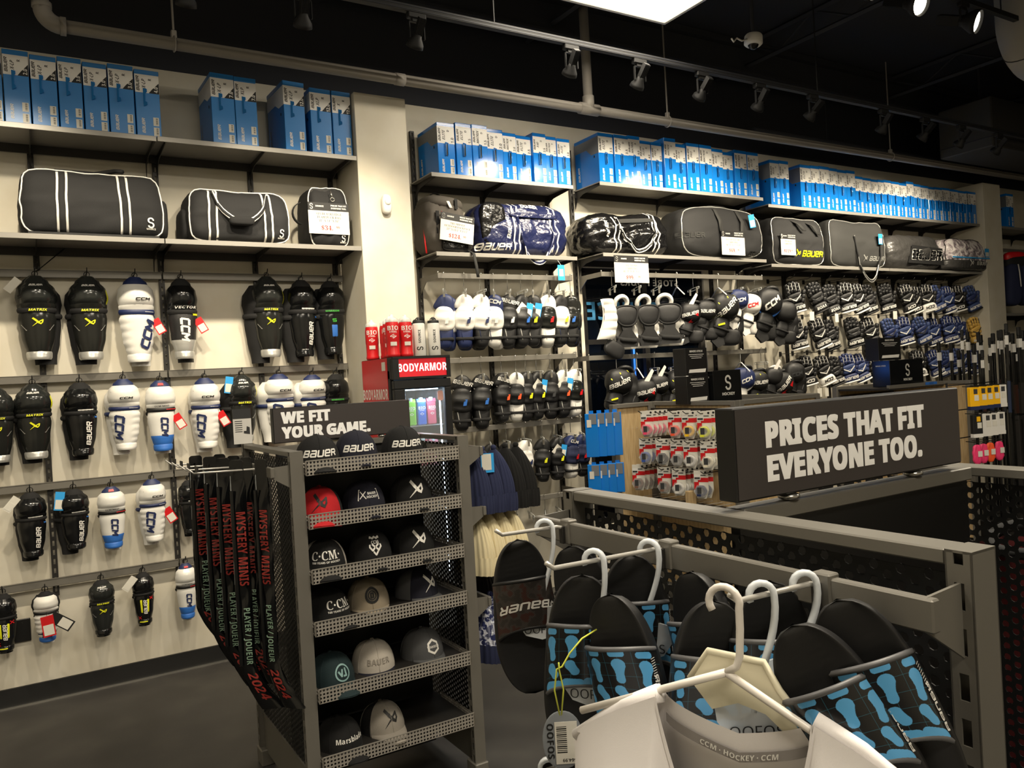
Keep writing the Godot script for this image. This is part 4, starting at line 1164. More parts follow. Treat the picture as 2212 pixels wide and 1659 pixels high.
const SHIN_W := [[0.0, 0.30], [0.06, 0.62], [0.16, 0.92], [0.26, 1.0], [0.36, 0.90], [0.42, 0.86], [0.5, 0.90], [0.72, 0.78], [0.92, 0.58], [1.0, 0.56]]
const SHIN_D := [[0.0, 0.25], [0.08, 0.55], [0.2, 1.0], [0.28, 1.0], [0.38, 0.62], [0.46, 0.66], [0.7, 0.6], [0.92, 0.52], [1.0, 0.62]]
func shin_surf(u: float, v: float, W: float, L: float, D: float, grow := 0.0) -> Vector3:
	var th := u * 1.35
	var w := prof(v, SHIN_W) * W * 0.5 + grow
	var d := prof(v, SHIN_D) * D + grow
	return Vector3(w * sin(th) / 0.976, -L * v, d * (cos(th) - 0.219) / 0.781)

func shin_part(v0: float, v1: float, W: float, L: float, D: float, grow: float, nv := 8, u0 := -1.0, u1 := 1.0, rib := 0.0) -> ArrayMesh:   # closed shell piece
	var mb := MB.new(true)
	var f := func(u: float, v: float) -> Vector3:
		var vv := lerpf(v1, v0, v)
		var g := grow
		if rib > 0:
			g += rib * absf(sin(vv * 34.0)) * (1.0 if absf(u - 0.5) > 0.22 else 0.0)
		var edge := minf(minf(v, 1 - v) * 8.0, 1.0)
		return shin_surf(lerpf(u0, u1, u), vv, W, L, D, g * (0.4 + 0.6 * edge))
	mb.grid(f, 12, nv)
	mb.grid(func(u: float, v: float) -> Vector3: return f.call(u, v) * Vector3(0.96, 1, 0.9) + Vector3(0, 0, -0.004), 12, nv, true)
	return mb.done()

func shin_guard(x: float, top: float, L: float, W: float, kind: String, dx: float, turn: float, label: String, rail: Node3D, tags: int) -> void:
	var y := top - 0.035
	L -= 0.035
	var D := W * 0.42
	var o := thing("shin_guard_pair", label, "shin guards", Vector3(x, y, 0.085), turn, "shin guards on the left wall")
	var shell: Material = {"A": M.gun, "B": M.white_gloss, "C": M.pad_dark, "D": M.black_gloss, "E": M.black_gloss, "F": M.white_gloss, "G": M.black_gloss, "H": M.white, "I": M.grey_gloss}[kind]
	var cap: Material = M.black_gloss if kind == "C" else (M.grey_gloss if kind == "A" else shell)
	var band: Material = {"B": M.navy, "F": M.black, "H": M.black}.get(kind, M.black_soft)
	var flap: Material = {"B": M.navy, "F": M.navy, "H": M.black_soft, "A": M.grey_gloss}.get(kind, M.black_soft)
	var foot: Material = {"A": M.silver, "B": M.white_gloss, "C": M.silver, "F": M.blue, "H": M.blue}.get(kind, M.black_gloss)
	var liner: Material = M.navy_soft if kind in ["B", "F"] else M.black_soft
	var key := "%s_%.2f_%.2f" % [kind, L, W]
	var lin := cached("lin" + key, func() -> ArrayMesh: return shin_part(0.03, 0.995, W * 1.03, L, D * 0.86, 0.0, 16))
	# the second pad of the pair, nested behind
	var back := Vector3(dx, -0.02 - absf(dx) * 0.3, -0.035)
	obj("rear_pad", lin, liner if kind in ["A", "D", "E"] else shell, o, back, Basis(Vector3.UP, signf(dx) * 0.25))
	obj("rear_strap", cached("st" + key, func() -> ArrayMesh: return shin_part(0.385, 0.445, W * 1.05, L, D * 1.04, 0.010, 3)), band, o, back, Basis(Vector3.UP, signf(dx) * 0.25))
	obj("liner", lin, liner, o)
	obj("thigh_flap", cached("fl" + key, func() -> ArrayMesh: return shin_part(0.0, 0.17, W, L, D, 0.002, 6)), flap, o)
	var kc := obj("knee_cap", cached("kc" + key, func() -> ArrayMesh: return shin_part(0.09, 0.375, W, L, D, 0.006, 10)), cap, o)
	obj("rim", cached("rim" + key, func() -> ArrayMesh: return shin_part(0.33, 0.40, W, L, D * 1.02, 0.009, 4)), M.gun if kind == "A" else cap, o)
	var sh := obj("shin_shell", cached("ss" + key, func() -> ArrayMesh: return shin_part(0.43, 0.93, W, L, D, 0.006, 28 if kind in ["B", "H"] else 12, -1.0, 1.0, 0.004 if kind in ["B", "H"] else 0.0)), shell, o)
	obj("strap", cached("st" + key, func() -> ArrayMesh: return shin_part(0.385, 0.445, W * 1.05, L, D * 1.04, 0.010, 3)), band, o)
	obj("toe_guard", cached("tg" + key, func() -> ArrayMesh: return shin_part(0.90, 1.0, W, L, D, 0.008, 5)), foot, o)
	if kind in ["F", "H"]:
		obj("lower_shell", cached("ls" + key, func() -> ArrayMesh: return shin_part(0.76, 0.92, W, L, D, 0.0075, 5)), M.blue if kind == "F" else M.navy, o)
	if kind == "C":
		obj("lower_shell", cached("ls" + key, func() -> ArrayMesh: return shin_part(0.74, 0.92, W, L, D, 0.0075, 5)), M.silver, o)
	var on := func(m: ArrayMesh, v: float, u: float, rot: float, g := 0.009) -> ArrayMesh:
		var b := Basis(Vector3.BACK, rot)
		return warped(m, func(p: Vector3) -> Vector3:
			var q := b * p
			return shin_surf(u + q.x / (W * 0.54), v - q.y / L, W, L, D, g))
	match kind:
		"A", "I":
			obj("emblem", on.call(x_mark(W * 0.23), 0.56, 0.0, 0.0), M.yellow, sh)
			obj("strap_badge", cached("sb" + key, func() -> ArrayMesh: return shin_part(0.393, 0.437, W * 1.05, L, D * 1.04, 0.0115, 2, -0.25, 0.3)), M.black, o)
			obj("strap_lettering", on.call(letters("MATRIX", W * 0.07, "bold", 0.2), 0.415, 0.03, 0.0, 0.019), M.yellow, o)
			obj("brow_lettering", on.call(letters("BaUeR", W * 0.06, "logo", 0.2), 0.12, 0.0, 0.0, 0.008), M.label_white, kc)
			for s in [-1, 1]:
				obj("vent", on.call(stroke_mesh([[[-.5, 0], [.5, .3]], [[-.4, -.5], [.5, -.1]]], .13, W * 0.12), 0.25, s * 0.62, 0.0, 0.0075), M.black, kc)
			obj("wing_flash", cached("wf" + key, func() -> ArrayMesh: return shin_part(0.16, 0.34, W * 1.06, L, D * 0.75, 0.003, 6, 0.80, 1.0)), M.yellow if kind == "A" and dx < 0 else M.grey_gloss, o)
			obj("seam", on.call(stroke_mesh([[[-.5, .1], [-.35, -.1], [.35, -.1], [.5, .1]]], .012, W * 0.8), 0.62, 0.0, 0.0, 0.0085), M.silver, sh)
		"B":
			obj("shin_lettering", on.call(letters("CCM", W * 0.27, "logo", 0.2), 0.68, 0.38 if dx >= 0 else -0.30, PI / 2 - 0.22 if dx >= 0 else -PI / 2 - 0.12, 0.012), M.navy, sh)
			obj("knee_lettering", on.call(letters("CCM", W * 0.075, "logo", 0.2, 1.3), 0.27, 0.15, 0.0), M.black, kc)
			obj("knee_crease", on.call(stroke_mesh([[[-.42, .3], [-.36, -.25], [-.1, -.2]], [[.42, .3], [.36, -.25], [.1, -.2]]], .012, W * 0.8), 0.27, 0.0, 0.0, 0.0075), M.label_white, kc)
			obj("strap_lettering", cached("sl" + key, func() -> ArrayMesh: return shin_part(0.405, 0.425, W * 1.05, L, D * 1.04, 0.0115, 2, 0.25, 0.75)), M.white, o)
		"C":
			obj("shin_lettering", on.call(letters("CCM", W * 0.26, "logo", 0.2), 0.64, 0.05, -PI / 2), M.label_white, sh)
			obj("band_lettering", on.call(letters("VECTOR", W * 0.09, "bold", 0.2, 1.2), 0.365, 0.1, 0.0, 0.02), M.label_white, o)
			obj("strap_end", cached("se" + key, func() -> ArrayMesh: return shin_part(0.435, 0.465, W * 1.06, L, D, 0.008, 2, 0.5, 1.0)), M.yellow, o)
		"D":
			obj("shin_lettering", on.call(letters("BaUeR", W * 0.16, "logo", 0.2), 0.70, 0.34, PI / 2), M.white, sh)
			obj("brow_badge", cached("bb" + key, func() -> ArrayMesh: return shin_part(0.36, 0.395, W, L, D * 1.02, 0.011, 2, -0.15, 0.6)), M.label_white, o)
			obj("side_flash", cached("sf" + key, func() -> ArrayMesh: return shin_part(0.47, 0.50, W, L, D, 0.008, 2, 0.7, 0.95)), M.blue, o)
		"E":
			obj("shin_stripe", cached("sx" + key, func() -> ArrayMesh: return shin_part(0.58, 0.78, W, L, D, 0.008, 5, -0.16, 0.16)), M.blue, o)
			obj("emblem", on.call(stroke_mesh([[[.4, .4], [-.4, .4], [-.4, 0], [.4, 0], [.4, -.4], [-.4, -.4]]], .1, W * 0.12), 0.54, 0.0, 0.0), M.green, sh)
			obj("strap_loop", cached("sq" + key, func() -> ArrayMesh: return shin_part(0.44, 0.465, W * 1.06, L, D, 0.004, 2)), M.black_soft, o)
			obj("band_lettering", on.call(letters("WARRIOR", W * 0.06, "bold", 0.1), 0.415, -0.1, 0.0, 0.019), M.green, o)
		"F":
			obj("shin_lettering", on.call(letters("CCM", W * 0.22, "logo", 0.2), 0.66, 0.1, -PI / 2), M.navy, sh)
			obj("strap_end", cached("se" + key, func() -> ArrayMesh: return shin_part(0.395, 0.435, W * 1.06, L, D * 1.04, 0.0115, 2, 0.2, 0.9)), M.red, o)
			obj("flap_badge", on.call(stroke_mesh([[[-.5, 0], [.5, 0]]], .25, W * 0.18), 0.055, 0.0, 0.0, 0.006), M.red, o)
			obj("band_lettering", on.call(letters("CCM NEXT", W * 0.06, "bold"), 0.365, 0.0, 0.0, 0.012), M.grey_print, o)
		"G":
			for s in [-1, 1]:
				obj("flash", cached("gf%d" % s + key, func() -> ArrayMesh: return shin_part(0.48, 0.80, W, L, D, 0.008, 5, s * 0.25 - 0.07, s * 0.25 + 0.07)), M.yellow, o)
				obj("red_cross", on.call(stroke_mesh([[[-.4, -.4], [.4, .4]], [[-.4, .4], [.4, -.4]]], .1, W * 0.18), 0.5 + 0.18 * (s + 1), -s * 0.5, 0.0), M.red, o)
			obj("shin_lettering", on.call(letters("BaUeR", W * 0.15, "logo", 0.2), 0.66, 0.05, PI / 2), M.white, sh)
			obj("toe_flash", cached("tf" + key, func() -> ArrayMesh: return shin_part(0.92, 0.97, W, L, D, 0.010, 2, -0.6, 0.2)), M.yellow, o)
		"H":
			obj("wing", cached("wg" + key, func() -> ArrayMesh: return shin_part(0.05, 0.42, W * 1.25, L, D * 0.6, 0.0, 8)), M.black_soft, o, Vector3(0, 0, -0.004))
	if tags == 1:
		hang_tag(o, Vector3(W * 0.46, -L * 0.5, 0.02), 0.05, 0.09, Basis(Vector3.BACK, 0.5), M.red)
	elif tags == 2:
		hang_tag(o, Vector3(-W * 0.42, -L * 0.05, 0.04), 0.04, 0.085, Basis(Vector3.BACK, -0.7), M.paper)
	elif tags == 3:
		hang_tag(o, Vector3(0.0, -L * 0.45, D + 0.02), 0.06, 0.11, Basis(Vector3.BACK, 0.1), M.red)
		hang_tag(o, Vector3(0.02, -L * 0.47, D + 0.015), 0.06, 0.12, Basis(Vector3.BACK, 0.9), M.black)
	elif tags == 4:
		hang_tag(o, Vector3(-W * 0.45, -L * 0.02, 0.03), 0.045, 0.10, Basis(Vector3.BACK, -0.15))
	obj("loop", cached("loop", func() -> ArrayMesh: return MB.new(true).tube(arc(Vector3(0, 0.012, 0.0), Vector3.RIGHT, Vector3.UP, 0.014, -0.6, PI + 0.6, 10), 0.0025, 5).done()), M.black, o)
	var h := obj("hook", cached("hook", func() -> ArrayMesh: return MB.new(true).tube([Vector3(0, -0.03, 0.04), Vector3(0, -0.002, 0.046), Vector3(0, 0.002, 0.10), Vector3(0, 0.012, 0.115), Vector3(0, 0.026, 0.12)], 0.003, 6).done()), M.hook_black, rail)
	h.position = Vector3(x - rail.position.x, top - 0.016 - rail.position.y, 0.0)

func build_shin_guards() -> void:
	var rows := [[0.087, 2.337, 0.488, 0.195, "A", 0.03, 0.0, 2, "large gunmetal shin guards with yellow emblem and white tag"], [0.335, 2.338, 0.498, 0.195, "A", -0.025, 0.0, 0, "large gunmetal shin guards with silver toe and yellow wing"], [0.577, 2.338, 0.520, 0.20, "B", 0.015, 0.1, 1, "tall white shin guards with navy band in the top row"], [0.821, 2.333, 0.505, 0.172, "C", 0.01, 0.0, 1, "black shin guards with silver foot and red tag"], [1.321, 2.355, 0.534, 0.195, "A", -0.055, 0.0, 0, "gunmetal shin guards with yellow emblem right of the empty gap"], [1.534, 2.336, 0.519, 0.19, "D", -0.05, 0.0, 0, "glossy black shin guards second from the column in the top row"], [1.722, 2.332, 0.507, 0.19, "E", -0.04, 0.0, 0, "black shin guards with blue stripe beside the column"],
		[-0.125, 1.746, 0.43, 0.16, "A", 0.0, 0.0, 0, "gunmetal shin guards cut by the left edge, second row"], [0.045, 1.756, 0.436, 0.172, "A", -0.02, 0.0, 0, "gunmetal shin guards with yellow wings in the second row"], [0.267, 1.753, 0.437, 0.168, "D", -0.02, 0.0, 0, "glossy black shin guards with white vertical lettering, second row"], [0.484, 1.761, 0.433, 0.165, "B", -0.03, -0.15, 0, "white ribbed shin guards third in the second row"], [0.675, 1.744, 0.440, 0.16, "F", 0.0, 0.0, 1, "white shin guards with blue foot and red tag, second row"], [0.920, 1.747, 0.449, 0.168, "B", -0.02, -0.2, 1, "white ribbed shin guards beside the hanging stick bags"], [1.134, 1.755, 0.440, 0.172, "A", -0.05, 0.0, 4, "gunmetal shin guards behind the small info card"], [1.36, 1.751, 0.42, 0.185, "B", -0.05, 0.0, 0, "white shin guards behind the lettered sign, left of two"], [1.57, 1.736, 0.40, 0.175, "B", -0.05, 0.0, 0, "white shin guards behind the lettered sign, right of two"], [1.725, 1.734, 0.432, 0.17, "E", -0.03, 0.0, 0, "glossy black shin guards beside the red drinks cooler"],
		[0.004, 1.179, 0.379, 0.145, "D", -0.015, 0.0, 2, "black shin guards with white tag in the third row"], [0.207, 1.173, 0.363, 0.145, "D", -0.03, 0.0, 4, "black shin guards with blue tag in the third row"], [0.390, 1.164, 0.376, 0.14, "F", 0.0, 0.0, 0, "white and blue shin guards in the third row"], [0.602, 1.182, 0.388, 0.145, "B", -0.012, 0.1, 1, "white ribbed shin guards in the third row"], [0.80, 1.154, 0.348, 0.12, "D", 0.0, 0.0, 0, "black shin guards half hidden by the stick bags"],
		[-0.146, 0.664, 0.335, 0.115, "G", 0.0, 0.0, 4, "small black and yellow shin guards at the left edge"], [0.046, 0.641, 0.302, 0.115, "H", 0.0, 0.0, 3, "small white shin guards hidden behind red tags"], [0.315, 0.656, 0.337, 0.125, "I", 0.0, 0.0, 0, "small dark grey shin guards in the bottom row"], [0.526, 0.661, 0.327, 0.11, "G", 0.0, 0.0, 2, "small black shin guards with yellow flashes and red crosses"], [0.755, 0.673, 0.354, 0.112, "F", 0.0, 0.0, 0, "small white and blue shin guards in the bottom row"]]
	for r in rows:
		var row := 0 if r[1] > 2.0 else (1 if r[1] > 1.5 else (2 if r[1] > 1.0 else 3))
		var rail: Node3D = rails["L%d%d" % [row, 0 if r[0] < 0.73 else 1]]
		shin_guard(r[0], r[1], r[2], r[3] * 0.95, r[4], r[5], r[6], r[8], rail, r[7])
	var h := obj("hook", cached("hook2", func() -> ArrayMesh: return MB.new(true).tube([Vector3(0.15, 0.12, 0.06), Vector3(0.02, 0.0, 0.06), Vector3(0, -0.01, 0.05)], 0.003, 6).done()), M.hook_black, rails["L00"])
	h.position = Vector3(0.087 + 1.2, 0.0, 0.0)
	rails.erase("none")

# ---------------------------------------------------------------- hangers, elbow pads
var hanger_n := 0
func clear_hanger(x: float, y: float, z: float, turn: float, label: String, w := 0.24, white := false) -> void:
	var o := thing("plastic_hanger", label, "hanger", Vector3(x, y, z), turn, "hangers on the gear rails")
	obj("hook", cached("hk", func() -> ArrayMesh: return MB.new(true).tube([Vector3(0, -0.11, 0), Vector3(0, -0.03, 0)] + arc(Vector3(-0.018, -0.012, 0), Vector3.RIGHT, Vector3.UP, 0.018, -0.4, PI * 0.95, 8), 0.0025, 5).done()), M.white if white else M.steel, o)
	if white:
		obj("arms", cached("wa", func() -> ArrayMesh: return MB.new(true).tube([Vector3(-0.2, -0.19, 0), Vector3(-0.02, -0.115, 0), Vector3(0.02, -0.115, 0), Vector3(0.2, -0.19, 0)], 0.005, 5).done()), M.white, o)
		return
	obj("bar", cached("bar%.2f" % w, func() -> ArrayMesh: return MB.new(true).tube([Vector3(-w / 2, -0.135, 0), Vector3(-w / 2, -0.12, 0), Vector3(-0.02, -0.118, 0), Vector3(0.02, -0.118, 0), Vector3(w / 2, -0.12, 0), Vector3(w / 2, -0.135, 0), Vector3(0.02, -0.138, 0), Vector3(-0.02, -0.138, 0)], 0.003, 5, true).done()), M.clear, o)
	for s in [-1, 1]:
		obj("clip", cached("clip", func() -> ArrayMesh: return MB.new().box(Vector3(0, -0.145, 0), Vector3(0.010, 0.05, 0.014)).done()), M.steel, o, Vector3(s * w * 0.3, 0, 0))

func elbow_pad(x: float, y: float, z: float, turn: float, s: float, cols: Array, label: String, txt := "", tags := false) -> void:   # cols: cuff, cap, forearm, trim
	var o := thing("elbow_pads", label, "elbow pads", Vector3(x, y, z), turn, "elbow pads on the hanging rails")
	o.rotation.z = -0.12
	o.scale = Vector3.ONE * s
	for k in 2:
		var at := Vector3(0.02 * k, -0.01 * k, -0.07 * k)
		var pre := "" if k == 0 else "rear_"
		obj(pre + "upper_cuff", cached("eu", func() -> ArrayMesh: return MB.new(true).blob(Vector3(0.078, 0.058, 0.04), 3.5, 6, Transform3D(Basis(Vector3.BACK, -0.2), Vector3(0, -0.055, 0)), func(p: Vector3) -> Vector3: return Vector3(p.x * (0.85 + 0.2 * -p.y), p.y - 0.25 * p.x * p.x, p.z)).done()), cols[0], o, at)
		var cap := obj(pre + "elbow_cap", cached("ec", func() -> ArrayMesh: return MB.new(true).blob(Vector3(0.072, 0.085, 0.055), 3.0, 8, Transform3D(Basis(), Vector3(0, -0.165, 0.012)), func(p: Vector3) -> Vector3: return Vector3(p.x * (1.0 - 0.12 * p.y), p.y, p.z * (1.0 + 0.12 * cos(p.y * 7.0) - 0.15 * absf(p.x)))).done()), cols[1], o, at)
		obj(pre + "forearm_guard", cached("ef", func() -> ArrayMesh: return MB.new(true).blob(Vector3(0.06, 0.08, 0.045), 4.0, 6, Transform3D(Basis(Vector3.BACK, 0.1), Vector3(0.012, -0.285, 0.0)), func(p: Vector3) -> Vector3: return Vector3(p.x * (0.9 + 0.14 * p.y), p.y, p.z)).done()), cols[2], o, at)
		if k == 1:
			break
		obj("cap_trim", cached("et", func() -> ArrayMesh: return MB.new(true).tube(arc(Vector3(0.0, -0.165, 0.045), Vector3.RIGHT, Vector3.UP, 0.042, -2.2, 0.9, 12), 0.005, 5).done()), cols[3], cap)
		obj("wrist_strap", cached("ew", func() -> ArrayMesh: return MB.new(true).blob(Vector3(0.063, 0.014, 0.048), 5.0, 5, Transform3D(Basis(Vector3.BACK, 0.1), Vector3(0.012, -0.30, 0.0))).done()), M.black_soft, o)
		obj("seam_line", cached("esl", func() -> ArrayMesh: return MB.new(true).tube([Vector3(-0.05, -0.225, 0.03), Vector3(-0.02, -0.245, 0.044), Vector3(0.0, -0.32, 0.045)], 0.0025, 4).tube([Vector3(-0.06, -0.10, 0.024), Vector3(0.0, -0.115, 0.042), Vector3(0.06, -0.10, 0.026)], 0.003, 4).done()), M.label_white if cols[1] != M.white else M.navy, o)
		obj("flash", cached("eg", func() -> ArrayMesh: return MB.new().prism(PackedVector2Array([Vector2(0, 0), Vector2(0.022, 0.004), Vector2(0.026, 0.045), Vector2(0.004, 0.04)]), 0.003).done()), cols[3], o, Vector3(0.012, -0.20, 0.066))
	if txt != "":
		obj("lettering", letters(txt, 0.026, "logo", 0.2), M.white if cols[0] != M.white else M.navy, o, Vector3(0.004, -0.05, 0.043), Basis(Vector3.BACK, -0.15))
	if tags:
		hang_tag(o, Vector3(0.04, -0.06, 0.055), 0.05, 0.10, Basis(Vector3.BACK, -0.1))
		hang_tag(o, Vector3(-0.005, -0.07, 0.05), 0.05, 0.085, Basis(Vector3.BACK, -0.6), M.paper)

func build_elbow_pads() -> void:
	var W: Material = M.white
	var K: Material = M.pad_black
	var N: Material = M.navy
	var G: Material = M.gun
	var D: Material = M.pad_dark
	var r1 := [[2.44, [N, W, N, W], "", false, "white and navy elbow pads nearest the column"], [2.585, [W, W, N, N], "", false, "white elbow pads with navy cuff second on the top rail"], [2.71, [W, W, K, N], "", false, "white and black elbow pads third on the top rail"], [2.82, [N, W, W, W], "CCM", false, "white elbow pads with navy cuff and lettering down the arm"], [2.93, [K, D, K, W], "BaUeR", false, "black elbow pads with lettered cuff on the top rail"], [3.04, [K, D, K, M.blue], "", true, "black elbow pads with a blue tag on the top rail"], [3.14, [K, K, D, M.yellow], "", true, "black elbow pads with a blue tag and yellow badge"], [3.26, [W, G, W, M.red], "", false, "white and grey elbow pads with red flash"], [3.37, [K, W, K, M.yellow], "", false, "black and white elbow pads with yellow crosses"], [3.47, [G, G, K, M.blue], "", false, "grey elbow pads edged in blue at the rail end"]]
	for i in r1.size():
		var r = r1[i]
		elbow_pad(r[0], 2.19, 0.31, -0.55 + 0.25 * (i % 3), 1.0, r[1], r[4], r[2], r[3])
		clear_hanger(r[0], 2.337, 0.30, 1.0 + 0.2 * (i % 3), "clear clip hanger, %s on the top elbow-pad rail" % ORD[i])
	r1 = [[2.53, [K, D, K, M.blue], "BaUeR", false, "black elbow pads with blue flash next to the cooler"], [2.68, [K, D, K, M.blue], "BaUeR", false, "black elbow pads with blue flash second from the cooler"], [2.84, [K, K, D, M.orange], "BaUeR", false, "black elbow pads with an orange patch"], [2.96, [W, K, W, M.orange], "", false, "white elbow pads with an orange patch"], [3.04, [D, K, K, M.yellow], "", false, "black elbow pads with a yellow edge and shield badge"], [3.13, [K, D, K, M.yellow], "", true, "dark elbow pads with blue and white tags on the second rail"], [3.25, [K, K, K, M.grey_print], "", false, "all black elbow pads with a shield badge"], [3.36, [W, K, K, M.orange], "", true, "white cuffed elbow pads with blue tag at the second rail end"], [3.46, [W, G, W, M.red], "", false, "white and grey elbow pads with red stripe on the second rail"]]
	for i in r1.size():
		var r = r1[i]
		elbow_pad(r[0], 1.645, 0.31, -0.4 + 0.22 * (i % 3), 0.93 if i > 1 else 1.02, r[1], r[4], r[2], r[3])
		clear_hanger(r[0], 1.767, 0.30, 1.1 + 0.15 * (i % 3), "clear clip hanger, %s on the second elbow-pad rail" % ORD[i])
	r1 = [[2.72, [K, D, K, M.yellow], "", false, "small dark elbow pads behind the black beanie"], [2.85, [K, D, K, M.yellow], "", false, "small black elbow pads with yellow lines"], [3.0, [W, W, N, N], "", false, "small white and navy elbow pads on the third rail"], [3.15, [K, D, K, M.yellow], "", false, "small black elbow pads with yellow arcs"], [3.28, [K, K, D, M.yellow], "", true, "small black elbow pads with large blue tag"], [3.40, [N, M.navy_soft, W, M.red], "CCM", false, "small navy and white elbow pads with red line"], [3.50, [N, M.navy_soft, K, M.red], "", false, "small navy elbow pads at the third rail end"]]
	for i in r1.size():
		var r = r1[i]
		elbow_pad(r[0], 1.165, 0.31, -0.4 + 0.22 * (i % 3), 0.84, r[1], r[4], r[2], r[3])
		clear_hanger(r[0], 1.297, 0.30, 1.1 + 0.15 * (i % 3), "clear clip hanger, %s on the third elbow-pad rail" % ORD[i])
	for i in 5:
		clear_hanger(2.9 + i * 0.12, 0.767, 0.30, 1.0 + 0.2 * (i % 2), "empty clear hanger, %s on the lowest rail" % ORD[i])
	var o := thing("neck_guard", "small black and red packaged pads hanging on the lowest rail", "pads", Vector3(2.86, 0.64, 0.30), -0.3)
	obj("pad", MB.new(true).blob(Vector3(0.05, 0.07, 0.03), 3.5, 6, Transform3D(Basis(), Vector3(0, -0.06, 0))).done(), M.pad_black, o)
	obj("card", MB.new().box(Vector3(0.01, -0.02, 0.034), Vector3(0.06, 0.05, 0.002)).done(), M.red, o)
	obj("cuff", MB.new(true).blob(Vector3(0.045, 0.03, 0.032), 3.5, 5, Transform3D(Basis(), Vector3(-0.01, -0.13, 0.006))).done(), M.white, o)

# ---------------------------------------------------------------- shoulder pads
func dome(half: Vector3, k: float, at: Vector3, n := 9) -> ArrayMesh:
	return MB.new(true).blob(half, k, n, Transform3D(Basis(), at)).done()

func on_dome(m: ArrayMesh, half: Vector3, k: float, at: Vector3, off: Vector2, rot: float) -> ArrayMesh:   # lettering laid over the front of a dome
	var b := Basis(Vector3.BACK, rot)
	return warped(m, func(p: Vector3) -> Vector3:
		var q := b * p + Vector3(off.x, off.y, 0)
		var u := clampf(absf(q.x / half.x), 0, 0.98)
		var v := clampf(absf(q.y / half.y), 0, 0.98)
		return at + Vector3(q.x, q.y, half.z * pow(maxf(0.01, 1.0 - pow(u, k) - pow(v, k)), 1.0 / k) + 0.002))

